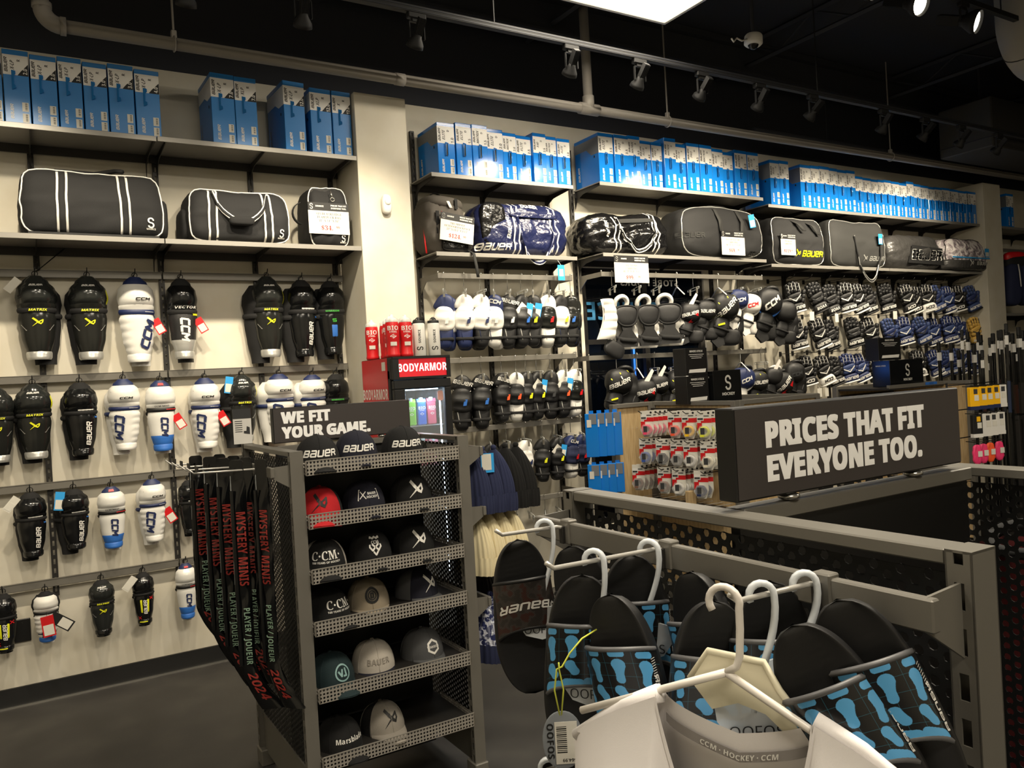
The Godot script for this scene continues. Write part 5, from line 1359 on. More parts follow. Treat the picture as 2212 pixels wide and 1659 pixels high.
func shoulder_pad(x: float, y: float, z: float, turn: float, s: float, o: Dictionary, label: String) -> void:
	var t := thing("shoulder_pads", label, "shoulder pads", Vector3(x, y, z), turn, "shoulder pads on the hanging rails")
	t.rotation.z = o.get("lean", -0.15)
	t.scale = Vector3.ONE * s
	var cap: Material = o.get("cap", M.pad_black)
	var arm: Material = o.get("arm", M.pad_dark)
	var body: Material = o.get("body", M.pad_black)
	var ch := Vector3(0.10, 0.088, 0.075)
	var ca := Vector3(0, 0, 0.03)
	obj("shoulder_cap", cached("spc", func() -> ArrayMesh: return MB.new(true).blob(ch, 2.6, 10, Transform3D(Basis(), ca)).done()), cap, t)
	obj("cap_rim", cached("spr", func() -> ArrayMesh: return MB.new(true).tube(arc(Vector3(0.0, -0.015, 0.045), Vector3.RIGHT, Vector3.UP, 0.092, PI * 1.08, PI * 1.92, 14), 0.008, 6).done()), o.get("rim", arm), t)
	obj("chest_plate", cached("spp", func() -> ArrayMesh: return MB.new(true).blob(Vector3(0.12, 0.15, 0.035), 3.5, 8, Transform3D(Basis(Vector3.BACK, 0.1), Vector3(0.06, -0.06, -0.045)), func(p: Vector3) -> Vector3: return Vector3(p.x * (1.0 - 0.15 * p.y), p.y, p.z * (1.0 + 0.2 * cos(p.y * 9.0)))).done()), body, t)
	obj("bicep_guard", cached("spb", func() -> ArrayMesh: return MB.new(true).blob(Vector3(0.062, 0.075, 0.055), 3.2, 7, Transform3D(Basis(Vector3.BACK, -0.2), Vector3(-0.02, -0.145, 0.02)), func(p: Vector3) -> Vector3: return Vector3(p.x, p.y, p.z * (1.0 - 0.12 * absf(sin(p.y * 4.0))))).done()), arm, t)
	obj("belly_pad", cached("spl", func() -> ArrayMesh: return MB.new(true).blob(Vector3(0.085, 0.06, 0.03), 3.5, 6, Transform3D(Basis(Vector3.BACK, 0.1), Vector3(0.08, -0.20, -0.03))).done()), arm, t)
	obj("collar", cached("spk", func() -> ArrayMesh: return MB.new(true).tube(arc(Vector3(0.06, 0.075, -0.05), Vector3.RIGHT, Vector3(0, 0.6, 0.8).normalized(), 0.055, -0.4, PI + 0.4, 12), 0.016, 6).done()), o.get("collar", body), t)
	obj("strap", cached("sps", func() -> ArrayMesh: return MB.new(true).blob(Vector3(0.066, 0.011, 0.058), 4, 5, Transform3D(Basis(Vector3.BACK, -0.2), Vector3(-0.02, -0.16, 0.02))).done()), M.black_soft, t)
	obj("plate_piping", cached("spi", func() -> ArrayMesh: return MB.new(true).tube([Vector3(-0.04, -0.02, 0.0), Vector3(0.02, -0.10, 0.002), Vector3(0.03, -0.19, -0.004), Vector3(0.11, -0.20, -0.006), Vector3(0.15, -0.08, -0.02)], 0.0035, 5).done()), o.get("piping", M.label_white if absf(sin(x * 37.0)) > 0.5 else M.grey_print), t)
	obj("elbow_flap", cached("spe", func() -> ArrayMesh: return MB.new().prism(PackedVector2Array([Vector2(-0.07, -0.19), Vector2(0.0, -0.21), Vector2(0.02, -0.26), Vector2(-0.03, -0.29), Vector2(-0.08, -0.25)]), 0.022, Transform3D(Basis(), Vector3(0, 0, 0.03))).done()), arm, t)
	if o.has("text"):
		obj("lettering", on_dome(letters(o.text, o.get("size", 0.032), "logo", 0.2), ch, 2.6, ca, Vector2(-0.005, -0.015), o.get("rot", 0.35)), o.get("ink", M.white), t)
	if o.has("flash"):
		obj("flash", on_dome(stroke_mesh([[[-.5, -.45, .05], [-.1, -.25, .16], [.3, .15, .16], [.5, .5, .03]]], .1, 0.10), ch, 2.6, ca, Vector2(0.025, -0.045), 0.25), o.flash, t)
	if o.has("stripe"):
		obj("stripe", on_dome(stroke_mesh([[[-.5, -.2], [0, .08], [.5, .15]]], .05, 0.13), ch, 2.6, ca, Vector2(-0.01, 0.045), 0.2), o.stripe, t)
		obj("arm_stripe", MB.new().box(Vector3(-0.03, -0.13, 0.078), Vector3(0.05, 0.012, 0.004), Basis(Vector3.BACK, 0.35)).done(), o.stripe, t)
	if o.has("blade"):
		obj("neck_blade", MB.new().prism(PackedVector2Array([Vector2(0, 0), Vector2(0.045, 0.01), Vector2(0.05, 0.16), Vector2(0.03, 0.17)]), 0.014, Transform3D(Basis(Vector3.BACK, -0.3), Vector3(-0.05, 0.02, 0.07))).done(), o.blade, t)

func chest_protector(x: float, y: float, turn: float, label: String, side: bool) -> void:
	var t := thing("chest_protector", label, "chest protector", Vector3(x, y, 0.36), turn, "white chest protectors")
	obj("back_pad", MB.new(true).blob(Vector3(0.098, 0.078, 0.024), 2.8, 8, Transform3D(), func(p: Vector3) -> Vector3: return Vector3(p.x * (1.0 + 0.18 * p.y), p.y, p.z)).done(), M.pad_dark, t)
	var rim := []
	for i in 32:
		var a := TAU * i / 32
		var c := cos(a)
		var s := sin(a)
		var l := pow(pow(absf(c), 2.8) + pow(absf(s), 2.8), 1.0 / 2.8)
		rim.append(Vector3(c / l * 0.096 * (1.0 + 0.18 * s / l), s / l * 0.076, 0.012))
	obj("pad_rim", MB.new(true).tube(rim, 0.008, 6, true).done(), M.black_soft, t)
	obj("waist_panel", MB.new().prism(PackedVector2Array([Vector2(-0.05, -0.07), Vector2(0.05, -0.07), Vector2(0.045, -0.11), Vector2(0.10, -0.19), Vector2(0.085, -0.235), Vector2(-0.085, -0.235), Vector2(-0.10, -0.19), Vector2(-0.04, -0.11)]), 0.02, Transform3D(Basis(), Vector3(0, 0, -0.008))).done(), M.pad_black, t)
	obj("waist_strap", MB.new(true).ribbon([Vector3(-0.10, -0.165, 0.0), Vector3(-0.05, -0.18, 0.018), Vector3(0.05, -0.19, 0.018), Vector3(0.115, -0.185, 0.0)], Vector3.UP, 0.035, 0.005).done(), M.black_soft, t)
	obj("collar", MB.new(true).tube(arc(Vector3(-0.02, 0.10, -0.03), Vector3.RIGHT, Vector3(0, 0.9, 0.4).normalized(), 0.055, -0.5, PI + 0.5, 14), 0.018, 7).done(), M.white, t)
	obj("front_panel", MB.new(true).grid(func(u: float, v: float) -> Vector3:
		var w := 0.11 + 0.05 * sin(v * PI) - 0.05 * v
		return Vector3((u - 0.5) * 2.0 * w, -0.25 + v * 0.33, -0.05 - 0.03 * cos((u - 0.5) * 2.6) + 0.008 * absf(sin(v * 16.0))), 10, 32).grid(func(u: float, v: float) -> Vector3:
		var w := 0.11 + 0.05 * sin(v * PI) - 0.05 * v
		return Vector3((u - 0.5) * 2.0 * w, -0.25 + v * 0.33, -0.062 - 0.03 * cos((u - 0.5) * 2.6)), 10, 8, true).done(), M.white, t)
	if side:   # ribbed white side of the outermost one
		obj("ribbed_side", MB.new(true).grid(func(u: float, v: float) -> Vector3:
			var w := lerpf(0.07, 0.045, v)
			return Vector3(-0.20 + (u - 0.5) * 2 * w + 0.05 * sin(v * 2.6), -0.17 + v * 0.30, 0.02 + 0.02 * sin(u * PI) + 0.010 * absf(sin(v * 15.0))), 8, 40).grid(func(u: float, v: float) -> Vector3:
			var w := lerpf(0.07, 0.045, v)
			return Vector3(-0.20 + (u - 0.5) * 2 * w + 0.05 * sin(v * 2.6), -0.17 + v * 0.30, 0.0), 8, 10, true).done(), M.white, t)
		obj("lower_pad", MB.new(true).blob(Vector3(0.09, 0.06, 0.02), 3, 6, Transform3D(Basis(Vector3.BACK, -0.5), Vector3(-0.12, -0.25, 0))).done(), M.pad_dark, t)

func build_shoulder_pads() -> void:
	chest_protector(3.93, 2.03, -0.1, "white chest protector with ribbed side, left of three", true)
	chest_protector(4.15, 2.035, -0.1, "white chest protector with black oval back pad, middle of three", false)
	chest_protector(4.36, 2.045, -0.55, "white chest protector turned sideways, right of three", false)
	var Y: Material = M.yellow
	var a := [[4.575, 2.05, -0.5, 0.9, {"cap": M.pad_black, "text": "BaUeR", "flash": M.red, "blade": M.white, "size": 0.03}, "black shoulder pads with red flash beside the chest protectors"],
		[4.745, 2.07, -0.4, 0.9, {"text": "BaUeR", "size": 0.03, "rot": 0.1}, "plain black shoulder pads behind the red-flashed pair"],
		[4.955, 2.10, -0.35, 1.2, {"cap": M.pad_black, "text": "BaUeR", "stripe": Y, "size": 0.036, "rot": 0.9}, "large black shoulder pads with yellow stripe, top rail"],
		[5.12, 2.16, -0.3, 0.9, {"cap": M.navy, "text": "CCM", "arm": M.white, "rim": M.white}, "navy and white shoulder pads on the top rail"],
		[5.26, 2.12, -0.3, 0.95, {"cap": M.white, "text": "CCM", "ink": M.red, "arm": M.white, "body": M.black_soft}, "white shoulder pads with red lettering"],
		[5.47, 2.14, -0.25, 1.25, {"cap": M.pad_dark, "text": "CCM", "arm": M.pad_black, "size": 0.04, "rot": 0.75, "rim": M.blue}, "large charcoal shoulder pads with white lettering and blue rim"],
		[5.68, 2.05, -0.3, 1.05, {"cap": M.pad_dark, "arm": M.pad_black}, "charcoal shoulder pads at the end of the top rail"]]
	for r in a:
		shoulder_pad(r[0], r[1], 0.36, r[2], r[3], r[4], r[5])
	a = [[3.83, 1.54, -0.4, 1.05, {"text": "BaUeR", "stripe": Y, "size": 0.032, "rot": 0.5}, "black shoulder pads with yellow stripe, first on the lower rail"],
		[4.08, 1.46, -0.4, 0.95, {"text": "BaUeR", "flash": M.red, "blade": M.white}, "black shoulder pads with red flash on the lower rail"],
		[4.22, 1.50, -0.4, 0.85, {"text": "BaUeR", "blade": M.white}, "small black shoulder pads with white neck blade, lower rail"],
		[4.42, 1.50, -0.3, 1.1, {"text": "BaUeR", "stripe": Y, "rot": 0.9, "collar": M.label_white}, "black shoulder pads with pale collar behind the black display box"],
		[5.15, 1.50, -0.25, 1.0, {"cap": M.navy, "text": "CCM", "arm": M.white, "rot": 0.5}, "navy shoulder pads with white arms on the lower rail"],
		[5.32, 1.47, -0.3, 0.95, {"cap": M.pad_dark, "text": "BaUeR", "stripe": Y, "rot": 0.2}, "charcoal shoulder pads with yellow badge on the lower rail"],
		[5.52, 1.50, -0.3, 0.85, {"cap": M.pad_dark, "blade": M.white, "collar": M.label_white}, "dark shoulder pads with grey neck blade on the lower rail"],
		[5.62, 1.44, -0.3, 1.05, {"text": "BaUeR", "rot": 1.0, "flash": M.red}, "black shoulder pads with upright lettering at the lower rail end"],
		[5.78, 1.52, -0.3, 1.0, {"cap": M.pad_dark, "text": "CCM", "arm": M.pad_black, "ink": M.grey_print}, "charcoal shoulder pads beside the gloves on the lower rail"]]
	for r in a:
		shoulder_pad(r[0], r[1], 0.34, r[2], r[3], r[4], r[5])
	for i in 8:
		clear_hanger([3.86, 4.1, 4.3, 4.52, 4.70, 4.98, 5.2, 5.42][i], 2.375, 0.30, 1.1, "hanger, %s on the rail above the chest protectors" % ORD[i], 0.3, i in [3, 5])
	for i in 6:
		clear_hanger([3.86, 4.06, 4.24, 4.44, 5.2, 5.45][i], 1.745, 0.30, 1.1, "hanger, %s on the lower shoulder-pad rail" % ORD[i], 0.3, i in [0, 1, 4])

# ---------------------------------------------------------------- gloves
func glove_proto(c: Array, txt: String) -> Node3D:   # c: fingers, back of hand, cuff, trim; hung by the fingertips
	var t := Node3D.new()
	for k in 4:
		var x := -0.048 + k * 0.032
		var top := [0.012, 0.0, 0.004, 0.018][k] as float
		obj("finger", cached("gf%d" % k, func() -> ArrayMesh:
			var q := MB.new(true)
			for j in 3:
				q.blob(Vector3(0.0165, 0.021, 0.019), 3.2, 4, Transform3D(Basis(Vector3.RIGHT, 0.12 * j), Vector3(0, -top - 0.018 - j * 0.034, 0.012 + 0.005 * j)))
			return q.done()), c[0], t, Vector3(x, 0, 0))
		obj("finger_trim", cached("gt", func() -> ArrayMesh: return MB.new().box(Vector3(0, -0.055, 0.0305), Vector3(0.005, 0.08, 0.004), Basis(Vector3.RIGHT, 0.08)).done()), c[3], t, Vector3(x + 0.016, -top, 0.0))
	obj("palm", cached("gp", func() -> ArrayMesh: return MB.new(true).blob(Vector3(0.066, 0.12, 0.016), 4, 6, Transform3D(Basis(), Vector3(0, -0.13, -0.006))).done()), M.black_soft if c[0] != M.tan else M.tan, t)
	for j in 2:
		obj("knuckle_roll", cached("gk%d" % j, func() -> ArrayMesh: return MB.new(true).blob(Vector3(0.068 - 0.004 * j, 0.024, 0.026), 4, 5, Transform3D(Basis(Vector3.BACK, 0.1), Vector3(0, -0.135 - j * 0.04, 0.02))).done()), c[1], t)
	obj("chevron", cached("gc", func() -> ArrayMesh: return MB.new().prism(PackedVector2Array([Vector2(-0.055, -0.13), Vector2(0.0, -0.165), Vector2(0.055, -0.12), Vector2(0.055, -0.13), Vector2(0.0, -0.177), Vector2(-0.055, -0.141)]), 0.004, Transform3D(Basis(), Vector3(0, -0.01, 0.045))).done()), c[3], t)
	obj("thumb", cached("gh", func() -> ArrayMesh:
		var q := MB.new(true)
		for j in 3:
			q.blob(Vector3(0.019, 0.026, 0.02), 3, 4, Transform3D(Basis(Vector3.BACK, -0.5), Vector3(0.07 + 0.014 * (2 - j), -0.125 - j * 0.036, 0.004)))
		return q.done()), c[0], t)
	obj("cuff", cached("gu", func() -> ArrayMesh: return MB.new(true).blob(Vector3(0.075, 0.042, 0.036), 3.4, 7, Transform3D(Basis(), Vector3(0, -0.245, 0.012)), func(p: Vector3) -> Vector3: return Vector3(p.x * (1.0 - 0.12 * p.y), p.y, p.z)).done()), c[2], t)
	obj("cuff_edge", cached("ge", func() -> ArrayMesh: return MB.new(true).blob(Vector3(0.082, 0.01, 0.04), 3.4, 6, Transform3D(Basis(), Vector3(0, -0.285, 0.012))).done()), c[3] if c[3] != M.grey_print else M.black, t)
	obj("lettering", on_dome(letters(txt, 0.028, "logo" if txt in ["BaUeR", "CCM"] else "bold", 0.2), Vector3(0.078, 0.044, 0.036), 3.4, Vector3(0, -0.245, 0.012), Vector2(0, 0), PI), M.white if c[2] != M.white else M.black, t)
	return t

func build_gloves() -> void:
	var W: Material = M.white
	var K: Material = M.pad_black
	var N: Material = M.navy
	var D: Material = M.pad_dark
	var NS: Material = mk("2c3c66", 0.6)
	var P := [glove_proto([K, D, K, M.grey_print], "BaUeR"), glove_proto([K, K, K, W], "CCM"), glove_proto([D, K, D, M.grey_print], "VVOR"), glove_proto([NS, N, NS, M.grey_print], "BaUeR"), glove_proto([N, NS, N, W], "BaUeR"), glove_proto([M.tan, M.tan, M.tan, M.grey_print], "BaUeR"), glove_proto([K, D, K, W], "BaUeR"), glove_proto([K, K, W, W], "CCM")]
	var kinds := ["plain black", "black with white trim", "charcoal", "slate blue", "navy with white trim", "tan leather", "black and white", "black with white cuff"]
	var rows := [[2.34, [5.967, 6.202, 6.463, 6.661, 6.845, 6.977, 7.327, 7.590, 7.777, 7.970, 8.144, 8.323, 8.575, 8.764], [6, 2, 2, 6, 6, 0, 0, 1, 1, 7, 3, 4, 1, 3]],
		[2.01, [5.976, 6.211, 6.419, 6.743, 7.006, 7.298, 7.601, 7.810, 8.091, 8.336, 8.519, 8.83], [6, 6, 0, 0, 1, 3, 4, 3, 4, 4, 4, 5]],
		[1.665, [6.082, 6.253, 6.462, 6.641, 6.825, 7.033, 7.798, 8.013, 8.256, 8.414, 8.552, 8.80], [1, 7, 0, 4, 4, 1, 7, 4, 3, 3, 4, 4]]]
	for r in 3:
		var gl: Array = rows[r][1]
		var hk := MB.new()
		for i in gl.size():
			var k: int = rows[r][2][i]
			var g: Node3D = P[k].duplicate()
			g.name = numbered("hockey_glove")
			add_child(g)
			g.position = Vector3(gl[i], rows[r][0] - 0.01 * (i % 3), 0.22 + 0.03 * (i % 2))
			g.rotation = Vector3(0.05, -0.55 + 0.12 * ((i * 7) % 3), 0.30 + 0.08 * ((i * 5) % 3 - 1))
			g.scale = Vector3.ONE * (1.0 if r < 2 else 0.97)
			tag(g, "%s hockey glove, %s from the left in the %s glove row" % [kinds[k], ORD[i], ["top", "middle", "bottom"][r]], "glove", "gloves hung on wall hooks")
			var h := thing("wall_hook", "wire hook behind the %s glove of the %s row" % [ORD[i], ["top", "middle", "bottom"][r]], "hook", Vector3(gl[i] - 0.03, rows[r][0] + 0.03, 0.0), 0.0, "glove hooks")
			obj("prong", cached("prong", func() -> ArrayMesh: return MB.new(true).tube([Vector3(0, 0, 0.004), Vector3(0, -0.005, 0.26), Vector3(0, 0.004, 0.29), Vector3(0, 0.025, 0.31)], 0.0028, 5).done()), M.hook_black, h)
			obj("plate", cached("hplate", func() -> ArrayMesh: return MB.new().box(Vector3(0, 0, 0.003), Vector3(0.03, 0.04, 0.006)).done()), M.metal_dark, h)
	for p in P:
		p.free()
	for i in 8:
		var o := thing("hang_tag", "pale hang tag below the glove rows, %s from the left" % ORD[i], "tag", Vector3([6.15, 6.5, 6.95, 7.4, 7.9, 8.05, 6.2, 6.3][i], [2.06, 2.04, 1.72, 2.06, 2.05, 2.06, 1.36, 1.36][i], 0.30), 0.2 * (i % 3) - 0.2)
		obj("card", MB.new().box(Vector3(0, -0.04, 0), Vector3(0.05, 0.08, 0.002)).done(), M.paper, o)
		obj("string", MB.new().tube([Vector3(0, 0, 0), Vector3(0.0, 0.04, -0.03)], 0.001, 4).done(), M.white, o)

# ---------------------------------------------------------------- drinks cooler
func bottle(at: Vector3, red: bool, label: String) -> void:
	var o := thing("squeeze_bottle", label, "bottle", at, randf_range(-0.3, 0.3), "bottles on the drinks cooler")
	if red:
		obj("body", cached("brb", func() -> ArrayMesh: return MB.new(true).lathe([Vector2(0, 0), Vector2(0.036, 0), Vector2(0.04, 0.006), Vector2(0.04, 0.018), Vector2(0.037, 0.024), Vector2(0.038, 0.09), Vector2(0.04, 0.10), Vector2(0.04, 0.17), Vector2(0.037, 0.195), Vector2(0.036, 0.20)], 24).done()), M.red, o)
		obj("collar", cached("brc", func() -> ArrayMesh: return MB.new(true).lathe([Vector2(0.036, 0.198), Vector2(0.037, 0.202), Vector2(0.037, 0.215), Vector2(0.030, 0.222), Vector2(0.016, 0.232), Vector2(0.010, 0.236), Vector2(0.010, 0.243), Vector2(0, 0.245)], 24).done()), M.clear, o)
		obj("spout", cached("brs", func() -> ArrayMesh: return MB.new(true).lathe([Vector2(0.016, 0.200), Vector2(0.014, 0.222), Vector2(0.007, 0.232), Vector2(0, 0.234)], 16).done()), M.white, o)
		var wrap := func(m: ArrayMesh, y: float, a: float) -> ArrayMesh: return warped(m, func(p: Vector3) -> Vector3: return Vector3(sin(p.x / 0.0405 + a) * 0.0408, y + p.y, cos(p.x / 0.0405 + a) * 0.0408))
		for a in [-0.35]:
			obj("lettering", wrap.call(letters("BIO", 0.026, "bold", 0, 1.15), 0.165, a), M.white, o)
			obj("lettering", wrap.call(letters("STEEL", 0.010, "bold", 0, 1.25), 0.143, a), M.white, o)
			obj("emblem", wrap.call(stroke_mesh([[[-.5, 0], [0, .3], [.5, 0], [0, -.3], [-.5, 0]], [[-.2, -.05], [.2, .05]]], .06, 0.034), 0.118, a), M.white, o)
			obj("sticker", wrap.call(stroke_mesh([[[-.5, 0], [-.25, 0], [0, 0], [.25, 0], [.5, 0]]], .42, 0.026), 0.075, a), M.paper, o)
	else:
		obj("body", cached("bwb", func() -> ArrayMesh: return MB.new(true).lathe([Vector2(0, 0), Vector2(0.034, 0), Vector2(0.036, 0.004), Vector2(0.036, 0.185), Vector2(0.033, 0.192), Vector2(0, 0.192)], 24).done()), M.white, o)
		obj("lid", cached("bwl", func() -> ArrayMesh: return MB.new(true).lathe([Vector2(0.034, 0.192), Vector2(0.034, 0.205), Vector2(0.03, 0.208), Vector2(0.01, 0.210), Vector2(0.008, 0.225), Vector2(0, 0.226)], 20).tube(arc(Vector3(0, 0.208, 0), Vector3.RIGHT, Vector3.UP, 0.018, 0, PI, 8), 0.003, 5).done()), M.black, o)
		var wrap := func(m: ArrayMesh, y: float) -> ArrayMesh:
			var b := Basis(Vector3.BACK, PI / 2)
			return warped(m, func(p: Vector3) -> Vector3:
				var q := b * p
				return Vector3(sin(q.x / 0.0365 - 0.3) * 0.0368, y + q.y, cos(q.x / 0.0365 - 0.3) * 0.0368))
		obj("lettering", wrap.call(letters("SOURCE", 0.014, "bold", 0, 1.1), 0.115), M.black, o)
		obj("emblem", wrap.call(s_mark(0.034), 0.045), M.black, o)

func carton(at: Vector3, m: Material, label: String, h := 0.16) -> void:
	var o := thing("drink_carton", label, "carton", at, -0.1, "drink cartons in the cooler")
	obj("carton_body", cached("cb%.2f" % h, func() -> ArrayMesh: return MB.new().bbox(Vector3(0, h * 0.42, 0), Vector3(0.055, h * 0.84, 0.045), 0.006).done()), m, o)
	obj("shoulder", cached("cs%.2f" % h, func() -> ArrayMesh: return MB.new().prism(PackedVector2Array([Vector2(-0.0225, h * 0.83), Vector2(0.0225, h * 0.83), Vector2(0.004, h * 0.95), Vector2(-0.01, h * 0.95)]), 0.054, Transform3D(Basis(Vector3.FORWARD, Vector3.UP, Vector3.RIGHT), Vector3(-0.027, 0, 0))).done()), m, o)
	obj("cap", cached("cc%.2f" % h, func() -> ArrayMesh: return MB.new(true).lathe([Vector2(0.013, h * 0.86), Vector2(0.013, h * 0.99), Vector2(0, h)], 14, Transform3D(Basis(), Vector3(0, 0, 0.006))).done()), M.tag_pale, o)
	obj("lettering", letters("BIO", 0.018, "bold", 0, 1.1), M.white, o, Vector3(0, h * 0.62, 0.0235))
	obj("lettering", letters("STEEL", 0.007, "bold", 0, 1.2), M.white, o, Vector3(0, h * 0.53, 0.0235))
	obj("emblem", cached("cem", func() -> ArrayMesh: return stroke_mesh([[[-.5, 0], [0, .3], [.5, 0], [0, -.3], [-.5, 0]]], .06, 0.022)), M.white, o, Vector3(0, h * 0.40, 0.0235))

func build_cooler() -> void:
	M.tag_pale = mk("bfe0f0", 0.3)
	var x0 := 1.775
	var w := 0.36
	var zf := 0.90
	var zb := 0.43
	var top := 1.765
	var o := thing("drinks_cooler", "black glass-door drinks cooler with a red lit header", "cooler", Vector3(x0, 0, zb))
	var d := zf - zb
	obj("side_panel", MB.new().bbox(Vector3(0.012, 0.86, d / 2 - 0.02), Vector3(0.024, 1.66, d - 0.04), 0.003).done(), M.black, o)
	obj("side_panel", MB.new().bbox(Vector3(w - 0.012, 0.86, d / 2 - 0.02), Vector3(0.024, 1.66, d - 0.04), 0.003).done(), M.black, o)
	obj("back_panel", MB.new().box(Vector3(w / 2, 0.86, 0.01), Vector3(w - 0.05, 1.66, 0.02)).done(), mk("26323c", 0.4), o)
	obj("base", MB.new().bbox(Vector3(w / 2, 0.06, d / 2 - 0.02), Vector3(w - 0.05, 0.12, d - 0.04), 0.003).done(), M.black, o)
	obj("top_panel", MB.new().bbox(Vector3(w / 2, 1.70, d / 2 - 0.01), Vector3(w, 0.125, d - 0.02), 0.004).done(), M.black, o)
	var dec := obj("red_decal", MB.new().box(Vector3(-0.001, 1.30, d / 2 - 0.03), Vector3(0.002, 0.92, d - 0.08)).done(), M.red, o)
	var left := Basis(Vector3(0, 0, 1), Vector3.UP, Vector3(-1, 0, 0))
	obj("lettering", letters("BODYARMOR", 0.062, "bold", 0, 0.75), M.white, dec, Vector3(-0.0028, 1.555, d / 2 - 0.03), left)
	obj("lettering", letters("Sports Drink", 0.022, "sans"), M.white, dec, Vector3(-0.0028, 1.50, d / 2 + 0.06), left)
	obj("lettering", letters("SUPERIOR HYDRATION", 0.016, "bold"), M.white, dec, Vector3(-0.0028, 1.42, d / 2 - 0.02), left)
	obj("sticker", MB.new().box(Vector3(-0.0028, 1.715, d - 0.12), Vector3(0.001, 0.05, 0.05)).done(), M.paper, o)
	# header sign
	var fr := MB.new()
	fr.box(Vector3(w / 2, 1.757, d), Vector3(w, 0.014, 0.03)).box(Vector3(w / 2, 1.642, d), Vector3(w, 0.012, 0.03)).box(Vector3(0.018, 1.70, d), Vector3(0.036, 0.104, 0.03)).box(Vector3(w - 0.012, 1.70, d), Vector3(0.024, 0.104, 0.03))
	obj("header_frame", fr.done(), M.black, o)
	var lit := glow("c8202a", 0.55)
	obj("header_sign", MB.new().box(Vector3(w / 2 + 0.006, 1.70, d + 0.004), Vector3(w - 0.06, 0.104, 0.006)).done(), lit, o)
	obj("header_lettering", letters("BODYARMOR", 0.046, "bold", 0, 0.80), glow("ffffff", 0.9), o, Vector3(w / 2 + 0.006, 1.70, d + 0.0085))
	var hl := AreaLight3D.new()
	hl.name = "header_light"
	o.add_child(hl)
	hl.transform = Transform3D(Basis(Vector3.UP, PI), Vector3(w / 2, 1.70, d + 0.02))
	hl.area_size = Vector2(w - 0.06, 0.1)
	hl.light_color = Color(1.0, 0.25, 0.25)
	hl.light_energy = 0.02
	hl.shadow_enabled = true
	# door
	var dr := MB.new()
	dr.bbox(Vector3(w / 2, 1.605, d - 0.005), Vector3(w - 0.002, 0.05, 0.035), 0.004).bbox(Vector3(w / 2, 0.16, d - 0.005), Vector3(w - 0.002, 0.08, 0.035), 0.004).bbox(Vector3(0.035, 0.88, d - 0.005), Vector3(0.068, 1.40, 0.034), 0.004).bbox(Vector3(w - 0.022, 0.88, d - 0.005), Vector3(0.042, 1.40, 0.034), 0.004)
	var door := obj("door", dr.done(), M.black, o)
	obj("glass", MB.new().box(Vector3(w / 2 + 0.014, 0.88, d - 0.006), Vector3(w - 0.11, 1.38, 0.006)).done(), M.glass, door)
	obj("sticker", MB.new().prism(rrect(0.036, 0.058, 0.012), 0.001, Transform3D(Basis(), Vector3(w - 0.068, 1.53, d - 0.002))).done(), mk("c99a92", 0.6), door)
	obj("handle", MB.new().bbox(Vector3(0.02, 1.0, d + 0.02), Vector3(0.014, 0.3, 0.02), 0.004).done(), M.black_gloss, door)
	obj("light_strip", MB.new().box(Vector3(w - 0.05, 1.0, d - 0.05), Vector3(0.006, 1.0, 0.01)).done(), glow("d8eeff", 6.0), o)
	obj("light_strip", MB.new().box(Vector3(w / 2, 1.572, d - 0.05), Vector3(w - 0.12, 0.006, 0.01)).done(), glow("d8eeff", 6.0), o)
	var l := OmniLight3D.new()
	l.name = "interior_light"
	o.add_child(l)
	l.position = Vector3(w / 2 + 0.05, 1.54, d - 0.07)
	l.light_color = Color(0.85, 0.94, 1.0)
	l.light_energy = 0.05
	l.light_size = 0.03
	l.omni_range = 10.0
	l.omni_attenuation = 2.0
	l.shadow_enabled = true
	for y in [1.36, 1.12, 0.88, 0.6]:
		obj("shelf", MB.new().box(Vector3(w / 2, y, d / 2 - 0.02), Vector3(w - 0.05, 0.006, d - 0.10)).done(), M.clear, o)
	var cols := [M.pink, mk("7fc93a", 0.4), mk("2c63c4", 0.4), mk("c8506a", 0.4)]
	var names := ["pink", "lime green", "blue", "red"]
	for i in 4:
		carton(Vector3(x0 + 0.085 + i * 0.066, 1.364, zb + d - 0.12), cols[i], "%s drink carton on the cooler's upper visible shelf" % names[i])
		carton(Vector3(x0 + 0.085 + i * 0.066, 1.124, zb + d - 0.12), [M.white, M.pink, mk("c03a5c", 0.4), mk("d98aa8", 0.4)][i], "%s drink carton on the cooler's lower visible shelf" % ["white", "bright pink", "dark red", "pale pink"][i])
	var bt := [[1.825, 0.50, true, "red squeeze bottle at the back left of the cooler top"], [1.885, 0.58, true, "red squeeze bottle second from the back left"], [1.818, 0.83, true, "large red bottle at the cooler's front left corner"], [1.905, 0.82, true, "red squeeze bottle beside the white bottles"], [1.855, 0.70, true, "red squeeze bottle tucked between the front two"], [1.965, 0.66, false, "white bottle half hidden behind the front row"], [1.99, 0.82, false, "white bottle with black emblem and lettering in front"], [2.035, 0.68, false, "white bottle behind the front pair"], [2.085, 0.82, false, "plain white bottle at the cooler's right corner"]]
	for b in bt:
		bottle(Vector3(b[0], top, b[1]), b[2], b[3])

# ---------------------------------------------------------------- H-shaped floor stands
func stand_post(o: Node3D, x: float, z: float, h: float) -> void:
	var w := 0.048
	var dz := 0.03
	obj("post", cached("post%.2f" % h, func() -> ArrayMesh:
		var mb := MB.new()
		for s in [-1, 1]:
			mb.box(Vector3(0, h / 2, s * (dz / 2 - 0.001)), Vector3(w, h, 0.002))
			slotted(mb, Vector3(s * (w / 2 - 0.001), 0, 0), h, dz, 0.002, 0.011, 0.03, 0.05, Vector3(0, 0, -s))
		mb.box(Vector3(0, h - 0.001, 0), Vector3(w, 0.003, dz))
		return mb.done()), M.metal, o, Vector3(x, 0.0, z))

